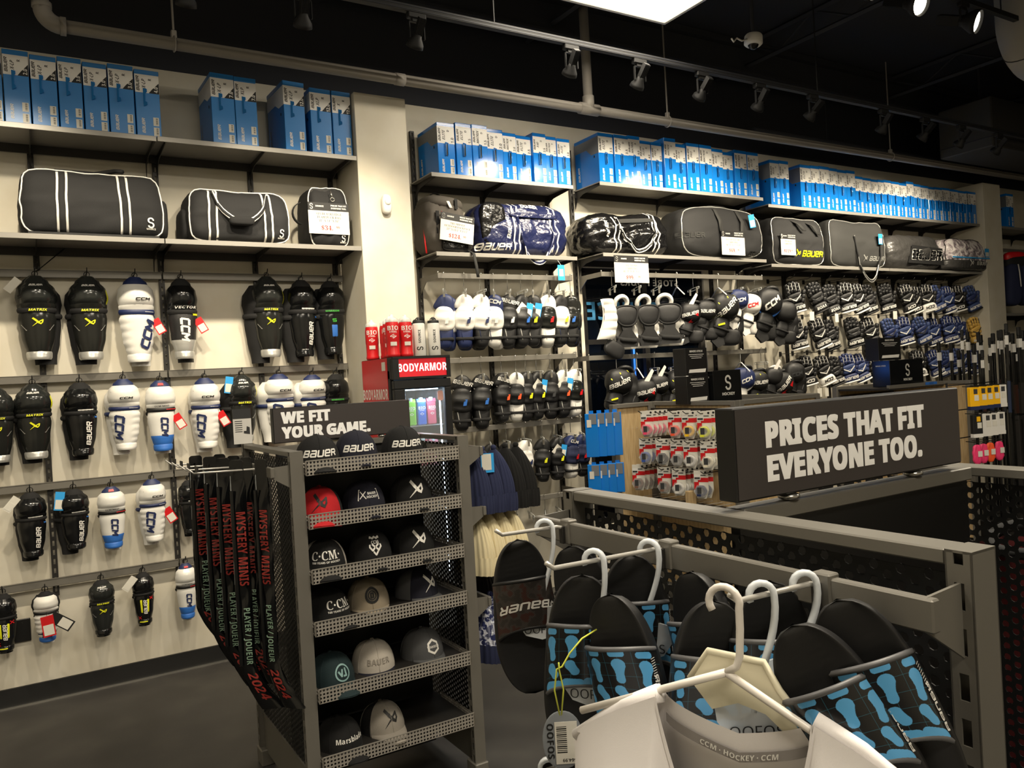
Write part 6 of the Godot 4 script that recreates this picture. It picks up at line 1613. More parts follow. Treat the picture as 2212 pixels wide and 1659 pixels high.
func h_stand(called: String, label: String, base: Vector3, L: float, D: float) -> Node3D:   # two perforated end frames joined by a solid middle panel
	var o := thing(called, label, "display stand", base)
	var h := 1.385
	for x in [0.024, L - 0.024]:
		stand_post(o, x, 0.016, h)
		stand_post(o, x, D - 0.016, h)
		obj("top_rail", cached("trail%.2f" % D, func() -> ArrayMesh: return MB.new().bbox(Vector3(0, h - 0.009, 0), Vector3(0.044, 0.018, D - 0.064), 0.002).done()), M.metal, o, Vector3(x, 0, D / 2))
		obj("perforated_panel", cached("pp%.2f" % D, func() -> ArrayMesh: return MB.new().perf(1.135, D - 0.075, 0.0205, 0.0066, 0.002, Transform3D(Basis(Vector3.UP, Vector3.BACK, Vector3.RIGHT), Vector3(0, 0.785, 0))).done()), M.perf, o, Vector3(x, 0, D / 2))
		obj("kick_panel", cached("kp%.2f" % D, func() -> ArrayMesh: return MB.new().box(Vector3(0, 0.135, 0), Vector3(0.006, 0.16, D - 0.064)).box(Vector3(0, 0.216, 0), Vector3(0.014, 0.006, D - 0.064)).done()), M.metal, o, Vector3(x, 0, D / 2))
		for z in [0.03, D - 0.03]:
			obj("foot", cached("foot", func() -> ArrayMesh: return MB.new().bbox(Vector3(0, 0.035, 0), Vector3(0.06, 0.07, 0.08), 0.004).done()), M.metal, o, Vector3(x, -0.0, z))
	obj("middle_rail", MB.new().bbox(Vector3(L / 2, h - 0.012, D / 2), Vector3(L - 0.1, 0.024, 0.04), 0.002).done(), M.metal, o)
	obj("middle_panel", MB.new().box(Vector3(L / 2, 0.70, D / 2), Vector3(L - 0.1, 1.32, 0.018)).done(), M.sign_black, o)
	return o

func lettered_sign(label: String, x0: float, z: float, lines: Array, lx: float, hh: float, base_y: float) -> void:
	var w := 0.59
	var h := 0.14
	var o := thing("header_sign", label, "sign", Vector3(x0, base_y, z))
	obj("sign_body", MB.new().bbox(Vector3(w / 2, h / 2 + 0.012, 0), Vector3(w, h, 0.038), 0.002).done(), M.sign_black, o)
	obj("sign_face", MB.new().box(Vector3(w / 2, h / 2 + 0.012, 0.0195), Vector3(w - 0.006, h - 0.006, 0.001)).done(), M.sign_face, o)
	for i in lines.size():
		var m := letters(lines[i], hh, "bold", 0, 1.03)
		var bb := m.get_aabb()
		# heavier strokes: the same word laid a hair wider in four directions
		var st := SurfaceTool.new()
		for d in [Vector2(0, 0), Vector2(1, 0), Vector2(-1, 0), Vector2(0, 1), Vector2(0, -1), Vector2(1, 1), Vector2(-1, 1), Vector2(1, -1), Vector2(-1, -1)]:
			st.append_from(m, 0, Transform3D(Basis(), Vector3(d.x * hh * 0.06, d.y * hh * 0.045, 0.00002 * (d.x + 3 * d.y + 4))))
		obj("lettering", st.commit(), M.sign_text, o, Vector3(lx + bb.size.x / 2, h / 2 + 0.012 + hh * (0.68 - 1.36 * i), 0.0203))
	for x in [w * 0.22, w * 0.78]:
		obj("knob", cached("knob", func() -> ArrayMesh: return MB.new(true).lathe([Vector2(0.010, 0), Vector2(0.017, 0.003), Vector2(0.017, 0.008), Vector2(0.008, 0.012), Vector2(0.0, 0.013)], 14).done()), M.steel, o, Vector3(x, -0.0, 0.004))

func side_bar(o: Node3D, x: float, D: float, y: float, s: float) -> void:   # hang bar held off an end frame; s is the side it faces
	obj("hang_bar", MB.new().bbox(Vector3(x + s * 0.062, y - 0.018, D / 2), Vector3(0.014, 0.036, D - 0.01), 0.002).done(), M.metal, o)
	for z in [0.016, D - 0.016]:
		var poly := PackedVector2Array([Vector2(0, 0.004), Vector2(0.066, 0.0), Vector2(0.066, -0.036), Vector2(0, -0.078)])
		obj("bar_bracket", MB.new().prism(poly, 0.004, Transform3D(Basis(Vector3(s, 0, 0), Vector3.UP, Vector3(0, 0, s)), Vector3(x, y, z - s * 0.002))).done(), M.metal, o)

# ---------------------------------------------------------------- cap stand
func cap(at: Vector3, turn: float, tilt: float, crown: Material, bill: Material, label: String, mark := "", ink: Material = null, back: Material = null, size := 0.026) -> void:
	var o := thing("cap", label, "cap", at, turn, "caps on the perforated trays")
	o.rotation.x = tilt
	var R := Vector3(0.084, 0.108, 0.094)
	var half := func(a0: float, a1: float) -> ArrayMesh:
		var f := func(u: float, v: float) -> Vector3:
			var a := lerpf(a0, a1, u)
			var e := v * PI * 0.5
			var c := pow(cos(e), 0.72)
			return Vector3(sin(a) * c * R.x, sin(e) * R.y * (1.0 + 0.04 * cos(a)), cos(a) * c * R.z)
		var mb := MB.new(true)
		mb.grid(f, 14, 9)
		mb.grid(func(u: float, v: float) -> Vector3: return f.call(u, v) * 0.97, 14, 9, true)
		return mb.done()
	obj("front_crown", cached("capf", func() -> ArrayMesh: return half.call(-1.1, 1.1)), crown, o)
	obj("back_crown", cached("capb", func() -> ArrayMesh: return half.call(1.1, TAU - 1.1)), crown if back == null else back, o)
	for k in 6:
		var a := TAU * k / 6 + (0.0 if k % 3 == 0 else 0.0)
		obj("seam", cached("caps%d" % k, func() -> ArrayMesh:
			var pts := []
			for i in 8:
				var e := PI * 0.5 * i / 7.0
				var c := pow(cos(e), 0.72)
				pts.append(Vector3(sin(a) * c * R.x, sin(e) * R.y * (1.0 + 0.04 * cos(a)), cos(a) * c * R.z) * 1.003)
			return MB.new(true).tube(pts, 0.0012, 4).done()), crown, o)
	obj("button", cached("capn", func() -> ArrayMesh: return MB.new(true).blob(Vector3(0.008, 0.005, 0.008), 2.2, 4, Transform3D(Basis(), Vector3(0, R.y + 0.002, 0))).done()), crown, o)
	obj("bill", cached("capl", func() -> ArrayMesh:
		var f := func(u: float, v: float) -> Vector3:
			var a := lerpf(-1.05, 1.05, u)
			var r := 1.0 + v * 0.75 * pow(cos(a * 1.25), 0.6) if absf(a) < 1.25 else 1.0
			return Vector3(sin(a) * R.x * lerpf(1.0, 1.03, v), 0.006 - 0.02 * v * v - 0.035 * (1.0 - cos(a * 1.1)) * v, cos(a) * R.z * r)
		var mb := MB.new(true)
		mb.grid(f, 16, 6, true)
		mb.grid(func(u: float, v: float) -> Vector3: return f.call(u, v) + Vector3(0, -0.004, 0), 16, 6)
		return mb.done()), bill, o)
	var on := func(m: ArrayMesh, y: float, off := 0.0) -> ArrayMesh:
		return warped(m, func(p: Vector3) -> Vector3:
			var e := asin(clampf((y + p.y) / (R.y * 1.04), 0, 0.95))
			var c := pow(cos(e), 0.72)
			var a := (p.x + off) / (R.x * 0.95)
			return Vector3(sin(a) * c * R.x, y + p.y, cos(a) * c * R.z) * 1.006 + Vector3(0, 0, 0.0012))
	var im: Material = M.white if ink == null else ink
	match mark:
		"":
			pass
		"x":
			obj("emblem", on.call(x_mark(0.060), 0.056), im, o)
		"round":
			var ring := []
			for i in 25:
				ring.append([cos(TAU * i / 24) * .5, sin(TAU * i / 24) * .5])
			var ring2 := []
			for p in ring:
				ring2.append([p[0] * 0.62, p[1] * 0.62])
			obj("badge", on.call(stroke_mesh([ring], .09, 0.05), 0.058), M.black, o)
			obj("badge_ring", on.call(stroke_mesh([ring2], .05, 0.05), 0.058), M.black, o)
			obj("badge_mark", on.call(stroke_mesh([[[-.1, -.15], [-.1, .15], [.1, .15], [.1, -.15], [-.1, -.15]]], .06, 0.05), 0.058), M.black, o)
		"shield":
			obj("badge", on.call(stroke_mesh([[[-.36, .5], [-.36, -.05], [0, -.5], [.36, -.05], [.36, .5], [.15, .42], [0, .5], [-.15, .42], [-.36, .5]], [[-.2, -.25], [.2, .1]], [[.2, -.25], [-.2, .1]]], .05, 0.064), 0.06), im, o)
			obj("badge_lettering", on.call(letters("CCM", 0.012, "bold"), 0.074), im, o)
		"hex":
			var hx := []
			for i in 7:
				hx.append([sin(TAU * i / 6) * .5, cos(TAU * i / 6) * .5])
			obj("badge", on.call(stroke_mesh([hx], .08, 0.05), 0.05), M.white, o)
			obj("badge_lettering", on.call(letters("WARRIOR", 0.009, "bold"), 0.05), M.white, o)
		"circle":
			var ci := []
			for i in 25:
				ci.append([cos(TAU * i / 24) * .5, sin(TAU * i / 24) * .5])
			obj("badge", on.call(stroke_mesh([ci], .05, 0.056), 0.05), im, o)
			obj("badge_mark", on.call(stroke_mesh([[[-.3, .1], [-.1, -.2], [-.02, .2]], [[.05, -.2], [.22, -.2], [.2, .25]]], .06, 0.056), 0.05), im, o)
		"patch":
			obj("badge", on.call(stroke_mesh([[[-.5, -.22], [.5, -.22], [.5, .22], [-.5, .22], [-.5, -.22]], [[-.42, -.15], [-.15, .15]], [[-.42, .15], [-.15, -.15]]], .02, 0.085), 0.06), im, o)
			obj("badge_lettering", on.call(letters("BAUER", 0.009, "bold"), 0.066, 0.014), im, o)
			obj("badge_lettering", on.call(letters("HOCKEY", 0.009, "bold"), 0.053, 0.014), im, o)
		"CCM100":
			obj("lettering", on.call(letters("C·CM·", 0.03, "serifbold"), 0.06), im, o)
			obj("lettering", on.call(letters("100 YEARS OF HOCKEY", 0.0075, "bold"), 0.036), im, o)
		"BaUeR", "CCM":
			obj("lettering", on.call(letters(mark, size, "logo", 0.25), 0.046), im, o)
		_:
			obj("lettering", on.call(letters(mark, size, "bold"), 0.045), im, o)

func stick_bag(at: Vector3, turn: float, L: float, label: String, show: bool) -> void:
	var o := thing("mini_stick_bag", label, "stick bag", at, turn, "packaged mini sticks")
	var w := 0.058
	var cen := func(v: float) -> float: return 0.085 * pow(maxf(0.0, v - 0.80) / 0.20, 1.5)
	var f := func(u: float, v: float) -> Vector3:
		var vv := 1.0 - v
		var ww := w * (0.75 + 0.25 * smoothstep(0.0, 0.1, vv)) * (1.0 + 0.5 * maxf(0.0, vv - 0.86) / 0.14)
		return Vector3((u - 0.5) * ww + cen.call(vv), -L * vv, 0.013 * pow(sin(u * PI), 0.7) * smoothstep(0.0, 0.15, vv) + 0.0025 * sin(vv * 40.0 + u * 5.0))
	var mb := MB.new(true)
	mb.grid(f, 8, 40)
	mb.grid(func(u: float, v: float) -> Vector3: return f.call(u, v) * Vector3(1, 1, -1) + Vector3(0, 0, -0.001), 8, 40, true)
	obj("pouch", mb.done(), M.pouch, o)
	obj("hanger_header", MB.new().prism(rrect(0.05, 0.07, 0.012), 0.003, Transform3D(Basis(), Vector3(0, -0.005, -0.0015))).done(), M.black_gloss, o)
	obj("shaft", MB.new().bbox(Vector3(-0.018, -L * 0.45, 0.016), Vector3(0.012, L * 0.72, 0.008), 0.002).done(), M.black_gloss, o)
	obj("edge_seam", MB.new().tube([f.call(0.02, 0.97), f.call(0.02, 0.6), f.call(0.02, 0.25)], 0.0012, 4).done(), M.clear, o)
	var b := Basis(Vector3.BACK, -PI / 2)
	var on := func(m: ArrayMesh, y: float) -> ArrayMesh:
		return warped(m, func(p: Vector3) -> Vector3:
			var q := b * p
			var vv: float = clampf(-(y + q.y) / L, 0.0, 1.0)
			var base: Vector3 = f.call(0.62, 1.0 - vv)
			return Vector3(q.x + cen.call(vv) + 0.008, y + q.y, base.z + 0.004))
	if show:
		obj("lettering", on.call(letters("MYSTERY MINIS", 0.033, "bold", 0, 0.80), -L * 0.33), M.ink_red, o)
		obj("lettering", on.call(letters("PLAYER / JOUEUR", 0.022, "bold", 0, 0.85), -L * 0.69), M.ink_green, o)
	obj("lettering", on.call(letters("2024", 0.034, "bold"), -L * 0.90), M.ink_red, o)

func beanie(at: Vector3, turn: float, m: Material, label: String, grp: String, s := 1.0, pattern := false) -> Node3D:
	var o := thing("beanie", label, "knit hat", at, turn, grp)
	o.scale = Vector3.ONE * s
	var f := func(a: float, v: float) -> Vector3:
		var r := 0.095 * pow(sin(minf(v, 0.75) / 0.75 * PI * 0.5), 0.7) + 0.004
		var rib := 1.0 + 0.05 * cos(a * 22.0) * smoothstep(0.05, 0.3, v)
		return Vector3(sin(a) * r * rib, -0.255 * v, cos(a) * r * 0.42 * rib)
	obj("crown", cached("bnc", func() -> ArrayMesh: return MB.new(true).grid(func(u: float, v: float) -> Vector3: return f.call(u * TAU, 1.0 - v), 88, 10).done()), m, o)
	obj("cuff", cached("bnk", func() -> ArrayMesh: return MB.new(true).grid(func(u: float, v: float) -> Vector3:
		var a := u * TAU
		var bulge := 1.09 + 0.03 * sin(v * PI)
		var p: Vector3 = f.call(a, 0.9)
		return Vector3(p.x * bulge, -0.262 + 0.075 * v, p.z * bulge), 88, 4).done()), m if not pattern else M.navy_soft, o)
	obj("crown_tip", cached("bnt", func() -> ArrayMesh: return MB.new(true).blob(Vector3(0.014, 0.012, 0.01), 2.2, 4, Transform3D(Basis(), Vector3(0, 0.0, 0))).done()), m, o)
	return o

func build_cap_stand() -> void:
	M.pouch = mk("0c0d0e", 0.14)
	M.ink_red = mk("8a2a24", 0.4)
	M.ink_green = mk("7f9a86", 0.4)
	var bx := 0.798
	var L := 0.721
	var D := 0.745
	var bz := 1.497
	var o := h_stand("cap_stand", "grey H-shaped metal stand with perforated cap trays", Vector3(bx, 0, bz), L, D)
	var tys := [1.349, 1.156, 0.958, 0.77, 0.528, 0.282]
	for i in 6:
		var y: float = tys[i]
		var t := obj("tray", MB.new().box(Vector3(L / 2, y - 0.026, D * 0.76), Vector3(L - 0.1, 0.003, D * 0.47)).done(), M.metal_dark, o)
		obj("tray_front", cached("tfront", func() -> ArrayMesh: return MB.new().perf(L - 0.104, 0.053, 0.0132, 0.0043, 0.0015, Transform3D(), false).done()), M.tray, t, Vector3(L / 2 - 0.002, y - 0.0265, D + 0.014))
		obj("tray_edge", MB.new().box(Vector3(L / 2, y + 0.0, D + 0.0145), Vector3(L - 0.104, 0.003, 0.004)).done(), M.tray, t)
		for s in [0.053, L - 0.053]:
			obj("tray_end", cached("tend", func() -> ArrayMesh: return MB.new().perf(0.30, 0.05, 0.0132, 0.0043, 0.0015, Transform3D(Basis(Vector3.UP, PI / 2), Vector3.ZERO), false).done()), M.tray, t, Vector3(s, y - 0.027, D - 0.13))
	side_bar(o, 0.0, D, 1.335, -1.0)
	side_bar(o, L, D, 1.335, 1.0)
	side_bar(o, L, D, 1.09, 1.0)
	side_bar(o, L, D, 0.72, 1.0)
	for i in 4:
		var z := 0.12 + i * 0.16
		obj("prong", cached("pr1", func() -> ArrayMesh: return MB.new(true).tube([Vector3(-0.065, 0, 0), Vector3(-0.30, 0.008, 0), Vector3(-0.325, 0.03, 0)], 0.0035, 6).done()), M.hook, o, Vector3(0, 1.325, z))
		obj("scan_plate", cached("pr2", func() -> ArrayMesh: return MB.new().box(Vector3(-0.29, 0.022, 0), Vector3(0.004, 0.02, 0.05)).done()), M.black, o, Vector3(0, 1.325, z))
	lettered_sign("dark sign with white words about fitting your game", 0.838, bz + D / 2, ["WE FIT", "YOUR GAME."], 0.035, 0.044, 1.386)
	# small info card on the back corner
	var card := thing("info_card", "small grey printed info card on the stand's corner", "card", Vector3(0.80, 1.388, 1.53), -0.15)
	obj("card", MB.new().box(Vector3(0, 0.075, 0), Vector3(0.075, 0.15, 0.003)).done(), M.label_white, card)
	obj("header", MB.new().box(Vector3(0, 0.13, 0.002), Vector3(0.075, 0.042, 0.001)).done(), M.grey_print, card)
	obj("picture", MB.new().prism(PackedVector2Array([Vector2(0.005, 0.045), Vector2(0.03, 0.04), Vector2(0.03, 0.07), Vector2(0.018, 0.075), Vector2(0.016, 0.055), Vector2(0.005, 0.055)]), 0.001, Transform3D(Basis(), Vector3(0, 0, 0.0015))).done(), M.grey_print, card)
	for i in 6:
		obj("text_line", MB.new().box(Vector3(-0.015, 0.098 - i * 0.009, 0.0018), Vector3(0.03, 0.003, 0.001)).done(), M.grey_print, card)
	# caps
	var K: Material = M.cap_black
	var N: Material = M.cap_navy
	var cz := bz + D - 0.12
	cap(Vector3(0.935, 1.322, cz), -0.15, 0.0, K, K, "black cap with white lettering at the left of the top tray", "BaUeR")
	cap(Vector3(1.095, 1.326, cz - 0.02), -0.15, 0.0, N, N, "dark navy cap with white lettering in the top tray's middle", "BaUeR")
	cap(Vector3(1.295, 1.326, cz - 0.03), -0.1, 0.0, K, K, "black cap with white lettering at the right of the top tray", "BaUeR")
	cap(Vector3(0.935, 1.128, cz), -0.3, 0.0, M.cap_red, M.cap_red, "bright red cap with black crossed emblem", "x", M.black, K)
	cap(Vector3(1.115, 1.130, cz - 0.02), -0.1, 0.0, N, N, "navy cap with a small outlined patch, second tray", "patch", M.label_white)
	cap(Vector3(1.315, 1.132, cz - 0.02), -0.1, 0.0, K, K, "black cap with white crossed emblem, second tray", "x", M.white)
	cap(Vector3(0.938, 0.930, cz), -0.2, 0.0, K, K, "black cap with pale back panels and anniversary lettering", "CCM100", M.white, M.cap_white)
	cap(Vector3(1.13, 0.932, cz - 0.02), -0.1, 0.0, K, K, "black cap with a white shield badge", "shield", M.label_white)
	cap(Vector3(1.315, 0.934, cz - 0.02), -0.1, 0.0, K, K, "black cap with white crossed emblem, third tray", "x", M.white)
	cap(Vector3(0.94, 0.742, cz - 0.01), 0.35, 0.0, K, K, "black cap with anniversary lettering turned aside, fourth tray", "CCM100", M.white)
	cap(Vector3(1.115, 0.745, cz - 0.035), -0.15, 0.0, M.cap_beige, M.cap_beige, "beige cap with a round black badge", "round")
	cap(Vector3(1.325, 0.747, cz - 0.04), 0.35, 0.0, N, M.cap_slate, "navy cap with grey mesh back and white crossed emblem", "x", M.white, M.cap_slate)
	cap(Vector3(0.94, 0.500, cz), 0.2, 0.0, M.cap_green, M.cap_green, "dark green cap with a pale circle emblem", "circle", mk("86a8a8", 0.6))
	cap(Vector3(1.12, 0.502, cz - 0.03), -0.1, 0.0, M.cap_white, N, "light grey cap with navy bill and tonal lettering", "BAUER", M.cap_grey, null, 0.022)
	cap(Vector3(1.33, 0.504, cz - 0.03), 0.15, 0.0, M.cap_slate, M.cap_slate, "slate grey cap with a hexagon badge", "hex")
	cap(Vector3(0.955, 0.253, cz), 0.25, 0.0, K, K, "black cap with small white lettering in the bottom tray", "Marsblade", M.white, null, 0.018)
	cap(Vector3(1.14, 0.255, cz - 0.02), 0.1, -0.1, M.cap_grey, M.cap_grey, "heather grey cap with black crossed emblem", "x", M.black, K)
	# packaged mini sticks on the left bar
	var k := 0
	for r in [[0.580, 1.66, 0.25, true], [0.610, 1.79, 0.1, true], [0.630, 1.93, 0.0, true], [0.645, 2.09, -0.05, true], [0.665, 1.70, -0.3, true], [0.685, 1.86, -0.3, true], [0.700, 2.00, -0.4, true], [0.715, 2.16, -0.5, true]]:
		stick_bag(Vector3(r[0], 1.335, r[1]), -0.35 + r[2], [0.72, 0.80, 0.84, 0.88, 0.8, 0.84, 0.82, 0.86][k], "glossy black mini-stick bag with red lettering, %s from the wall side" % ORD[k], r[3])
		k += 1
	# knit hats on the right bars
	var cream := mk("d9cda9", 0.95)
	var navy_knit := mk("242a48", 0.95)
	var black_knit := mk("101010", 0.95)
	for i in 3:
		beanie(Vector3(1.585 + i * 0.056, 1.315, 2.13), -1.25, navy_knit, "navy ribbed knit hat, %s on the upper bar" % ORD[i], "knit hats beside the cap stand")
	for i in 2:
		beanie(Vector3(1.765 + i * 0.056, 1.315, 2.11), -1.25, black_knit, "black ribbed knit hat, %s behind the navy ones" % ORD[i], "knit hats beside the cap stand")
	for i in 4:
		beanie(Vector3(1.585 + i * 0.056, 1.06, 2.13), -1.25, cream, "cream ribbed knit hat, %s on the middle bar" % ORD[i], "knit hats beside the cap stand")
	var snow := tri(mk("ffffff", 0.95), 7.0)
	snow.albedo_texture = noise_tex(0.06, 128, [[0.0, "1c2450"], [0.5, "1c2450"], [0.53, "dfe3ee"], [1.0, "f4f6fa"]], false, 1, FastNoiseLite.TYPE_CELLULAR, 1)
	for i in 3:
		beanie(Vector3(1.585 + i * 0.056, 0.70, 2.13), -1.25, snow, "navy hat with white snowflake pattern, %s on the lower bar" % ORD[i], "knit hats beside the cap stand", 1.0, true)
	var pom := beanie(Vector3(1.70, 0.80, 1.95), -0.9, black_knit, "dark hat with a fluffy red pompom between the bars", "knit hats beside the cap stand", 0.8)
	obj("pompom", MB.new(true).blob(Vector3(0.035, 0.03, 0.035), 2.0, 10, Transform3D(Basis(), Vector3(0, 0.02, 0)), func(p: Vector3) -> Vector3: return p * (0.85 + 0.25 * absf(sin(p.x * 23.0) * sin(p.y * 19.0) * cos(p.z * 21.0)))).done(), M.red_soft, pom)
	var ht := thing("hang_tag", "white and blue hang tag on the navy knit hats", "tag", Vector3(1.625, 1.30, 2.20), -0.3)
	obj("card", MB.new().box(Vector3(0, -0.04, 0), Vector3(0.055, 0.08, 0.002)).done(), M.tag_blue, ht)
	obj("barcode_patch", MB.new().box(Vector3(-0.004, -0.036, 0.0016), Vector3(0.04, 0.066, 0.001)).done(), M.paper, ht)

# ---------------------------------------------------------------- tape stands
func frame_panel(o: Node3D, a: Vector3, b: Vector3, h: float, m: Material) -> void:   # wood board in a dark steel frame, from a to b on the floor
	var d := (b - a)
	var len := d.length()
	var bas := Basis(d.normalized(), Vector3.UP, d.normalized().cross(Vector3.UP))
	var c := (a + b) / 2
	for s in [-1, 1]:
		obj("post", MB.new().bbox(c + bas.x * s * (len / 2 - 0.02) + Vector3(0, h / 2, 0), Vector3(0.04, h, 0.045), 0.002, bas).done(), M.metal, o)
	obj("top_rail", MB.new().bbox(c + Vector3(0, h - 0.014, 0), Vector3(len - 0.08, 0.028, 0.045), 0.002, bas).done(), M.metal, o)
	obj("wood_panel", MB.new().box(c + Vector3(0, h / 2 + 0.04, 0), Vector3(len - 0.08, h - 0.13, 0.018), bas).done(), m, o)
	obj("base_rail", MB.new().bbox(c + Vector3(0, 0.05, 0), Vector3(len - 0.08, 0.06, 0.045), 0.002, bas).done(), M.metal, o)

func tape_proto(col: Material) -> Node3D:
	var t := Node3D.new()
	obj("card", cached("tpc", func() -> ArrayMesh: return MB.new().prism(PackedVector2Array([Vector2(-0.045, 0.012), Vector2(0.045, 0.012), Vector2(0.045, -0.115), Vector2(0.028, -0.165), Vector2(-0.028, -0.165), Vector2(-0.045, -0.115)]), 0.0015).done()), M.paper, t)
	obj("red_band", cached("tpr", func() -> ArrayMesh: return MB.new().box(Vector3(0.012, -0.047, 0.0018), Vector3(0.066, 0.028, 0.0008)).box(Vector3(-0.03, -0.085, 0.0018), Vector3(0.03, 0.05, 0.0008)).done()), M.red, t)
	obj("brand_line", cached("tpl", func() -> ArrayMesh: return MB.new().box(Vector3(0.0, -0.018, 0.0018), Vector3(0.06, 0.006, 0.0008)).done()), M.grey_print, t)
	obj("sticker", cached("tps", func() -> ArrayMesh: return MB.new().box(Vector3(-0.024, -0.03, 0.003), Vector3(0.042, 0.034, 0.0008)).done()), M.label_white, t)
	obj("barcode", cached("tpb", func() -> ArrayMesh: return MB.new().box(Vector3(-0.024, -0.036, 0.0036), Vector3(0.034, 0.012, 0.0006)).done()), M.grey_print, t)
	obj("hang_hole", cached("tph", func() -> ArrayMesh: return MB.new().prism(rrect(0.014, 0.014, 0.006), 0.0008, Transform3D(Basis(), Vector3(0.028, 0.0, 0.0015))).done()), M.black, t)
	obj("tape_roll", cached("tpo", func() -> ArrayMesh: return MB.new(true).lathe([Vector2(0.018, -0.010), Vector2(0.035, -0.010), Vector2(0.035, 0.010), Vector2(0.018, 0.010), Vector2(0.018, -0.010)], 20, Transform3D(Basis(Vector3.RIGHT, PI / 2), Vector3(0, -0.115, 0.014))).done()), col, t)
	obj("blister", cached("tpq", func() -> ArrayMesh:
		var p := PackedVector2Array()
		for i in 6:
			p.append(Vector2(cos(TAU * i / 6) * 0.045, -0.115 + sin(TAU * i / 6) * 0.043))
		return MB.new().prism(p, 0.028).done()), M.blister, t)
	obj("insert_patch", cached("tpi", func() -> ArrayMesh: return MB.new().box(Vector3(-0.008, -0.11, 0.0292), Vector3(0.026, 0.04, 0.0006)).done()), M.grey_print, t)
	obj("colour_patch", cached("tpp", func() -> ArrayMesh: return MB.new().box(Vector3(-0.012, -0.14, 0.0294), Vector3(0.026, 0.014, 0.0006)).done()), col, t)
	return t

func build_tape_stands() -> void:
	var h := 1.385
	var o := thing("tape_stand", "pinwheel stand of wood panels hung with tape packs", "display stand")
	frame_panel(o, Vector3(3.47, 0, 0.70), Vector3(3.83, 0, 0.70), h, M.wood)
	frame_panel(o, Vector3(3.85, 0, 0.70), Vector3(3.85, 0, 1.50), h, M.wood)
	frame_panel(o, Vector3(3.87, 0, 1.48), Vector3(4.65, 0, 1.48), h, M.wood)
	frame_panel(o, Vector3(4.67, 0, 0.70), Vector3(4.67, 0, 1.46), h, M.wood)
	obj("top_board", MB.new().box(Vector3(4.26, h - 0.03, 1.09), Vector3(0.78, 0.016, 0.74)).done(), M.metal_dark, o)
	var ys := [1.325, 1.138, 0.952]
	for r in 3:
		obj("hook_bar", MB.new().box(Vector3(3.815, ys[r], 1.1), Vector3(0.012, 0.03, 0.78)).done(), M.metal_dark, o)
		for i in 6:
			obj("hook", cached("thook", func() -> ArrayMesh: return MB.new(true).tube([Vector3(0, 0, 0), Vector3(-0.235, -0.004, 0), Vector3(-0.26, 0.012, 0)], 0.003, 5).done()), M.hook_black, o, Vector3(3.81, ys[r], [0.66, 0.89, 1.06, 1.20, 1.32, 1.45][i]))
	obj("bottom_bin", MB.new().box(Vector3(3.66, 0.70, 1.1), Vector3(0.32, 0.01, 0.72)).done(), M.metal_dark, o)
	for i in 9:
		obj("bin_wire", cached("binw", func() -> ArrayMesh: return MB.new().tube([Vector3(-0.16, 0.03, 0), Vector3(0.16, 0.03, 0)], 0.002, 4).done()), M.hook, o, Vector3(3.66, 0.70, 0.76 + i * 0.085))
	var cols := {"black": M.black, "pink": mk("f0446e", 0.5), "orange": mk("f2552e", 0.5), "yellow": mk("f4c20d", 0.5), "lime": mk("dfe335", 0.5), "blue": mk("2f4f9e", 0.5), "grey": mk("8d8a86", 0.5), "white": M.white, "brown": mk("7a5a4a", 0.5), "cream": mk("e4dcc4", 0.5), "navy": M.navy}
	var P := {}
	for c in cols:
		P[c] = tape_proto(cols[c])
	var rows := [[["black", 4, 0.66], ["pink", 4, 0.92], ["orange", 3, 1.19], ["yellow", 2, 1.32], ["lime", 4, 1.455]], [["blue", 3, 0.89], ["black", 2, 1.06], ["grey", 2, 1.20], ["white", 5, 1.32], ["cream", 2, 1.47]], [["brown", 5, 0.80], ["brown", 3, 1.06], ["white", 4, 1.20], ["navy", 2, 1.40]]]
	for r in 3:
		for g in rows[r]:
			for i in g[1]:
				var t: Node3D = P[g[0]].duplicate()
				t.name = numbered("tape_pack")
				add_child(t)
				t.position = Vector3(3.60 + i * 0.042, ys[r] - 0.002, g[2])
				t.rotation = Vector3(0, -PI / 2 + 0.55 + 0.05 * (i % 2), 0)
				tag(t, "%s hockey tape in a hexagon blister, %s on its hook, %s row" % [g[0], ["front", "second", "third", "fourth", "fifth"][i], ["top", "middle", "bottom"][r]] + (", nearer hook" if g[0] == "brown" and g[2] > 1.0 else ""), "tape pack", "tape packs on the wood stand")
	for c in P:
		P[c].free()
	var blk := thing("wood_block", "small pale wooden block standing in the tape stand's bin", "block", Vector3(3.60, 0.706, 1.30))
	obj("block", MB.new().bbox(Vector3(0, 0.06, 0), Vector3(0.06, 0.12, 0.04), 0.003).done(), M.wood, blk)
	# blue boxed goods on the stand's outer edge
	for r in 2:
		for i in 4:
			var b := thing("boxed_laces", "slim blue box, %s in the %s stack beside the tape stand" % [ORD[i], ["upper", "lower"][r]], "box", Vector3(3.235 + i * 0.055, [1.345, 1.0][r], 0.78 + 0.015 * i), -0.75, "slim blue boxes beside the tape stand")
			obj("carton", cached("lace%d" % r, func() -> ArrayMesh: return MB.new().bbox(Vector3(0, -0.15 + 0.05 * r, 0), Vector3(0.085, [0.29, 0.20][r], 0.035), 0.003).done()), M.box_gloss, b)
			obj("header", cached("laceh%d" % r, func() -> ArrayMesh: return MB.new().box(Vector3(0.01, -0.04, 0.018), Vector3(0.05, 0.07, 0.002)).done()), M.box_grey, b)
			obj("sticker", cached("laces%d" % r, func() -> ArrayMesh: return MB.new().box(Vector3(-0.015, -0.07, 0.019), Vector3(0.03, 0.05, 0.001)).done()), M.paper, b)
			obj("hook_tab", cached("lacet", func() -> ArrayMesh: return MB.new().box(Vector3(0, 0.0, 0), Vector3(0.03, 0.03, 0.003)).done()), M.box_gloss, b)
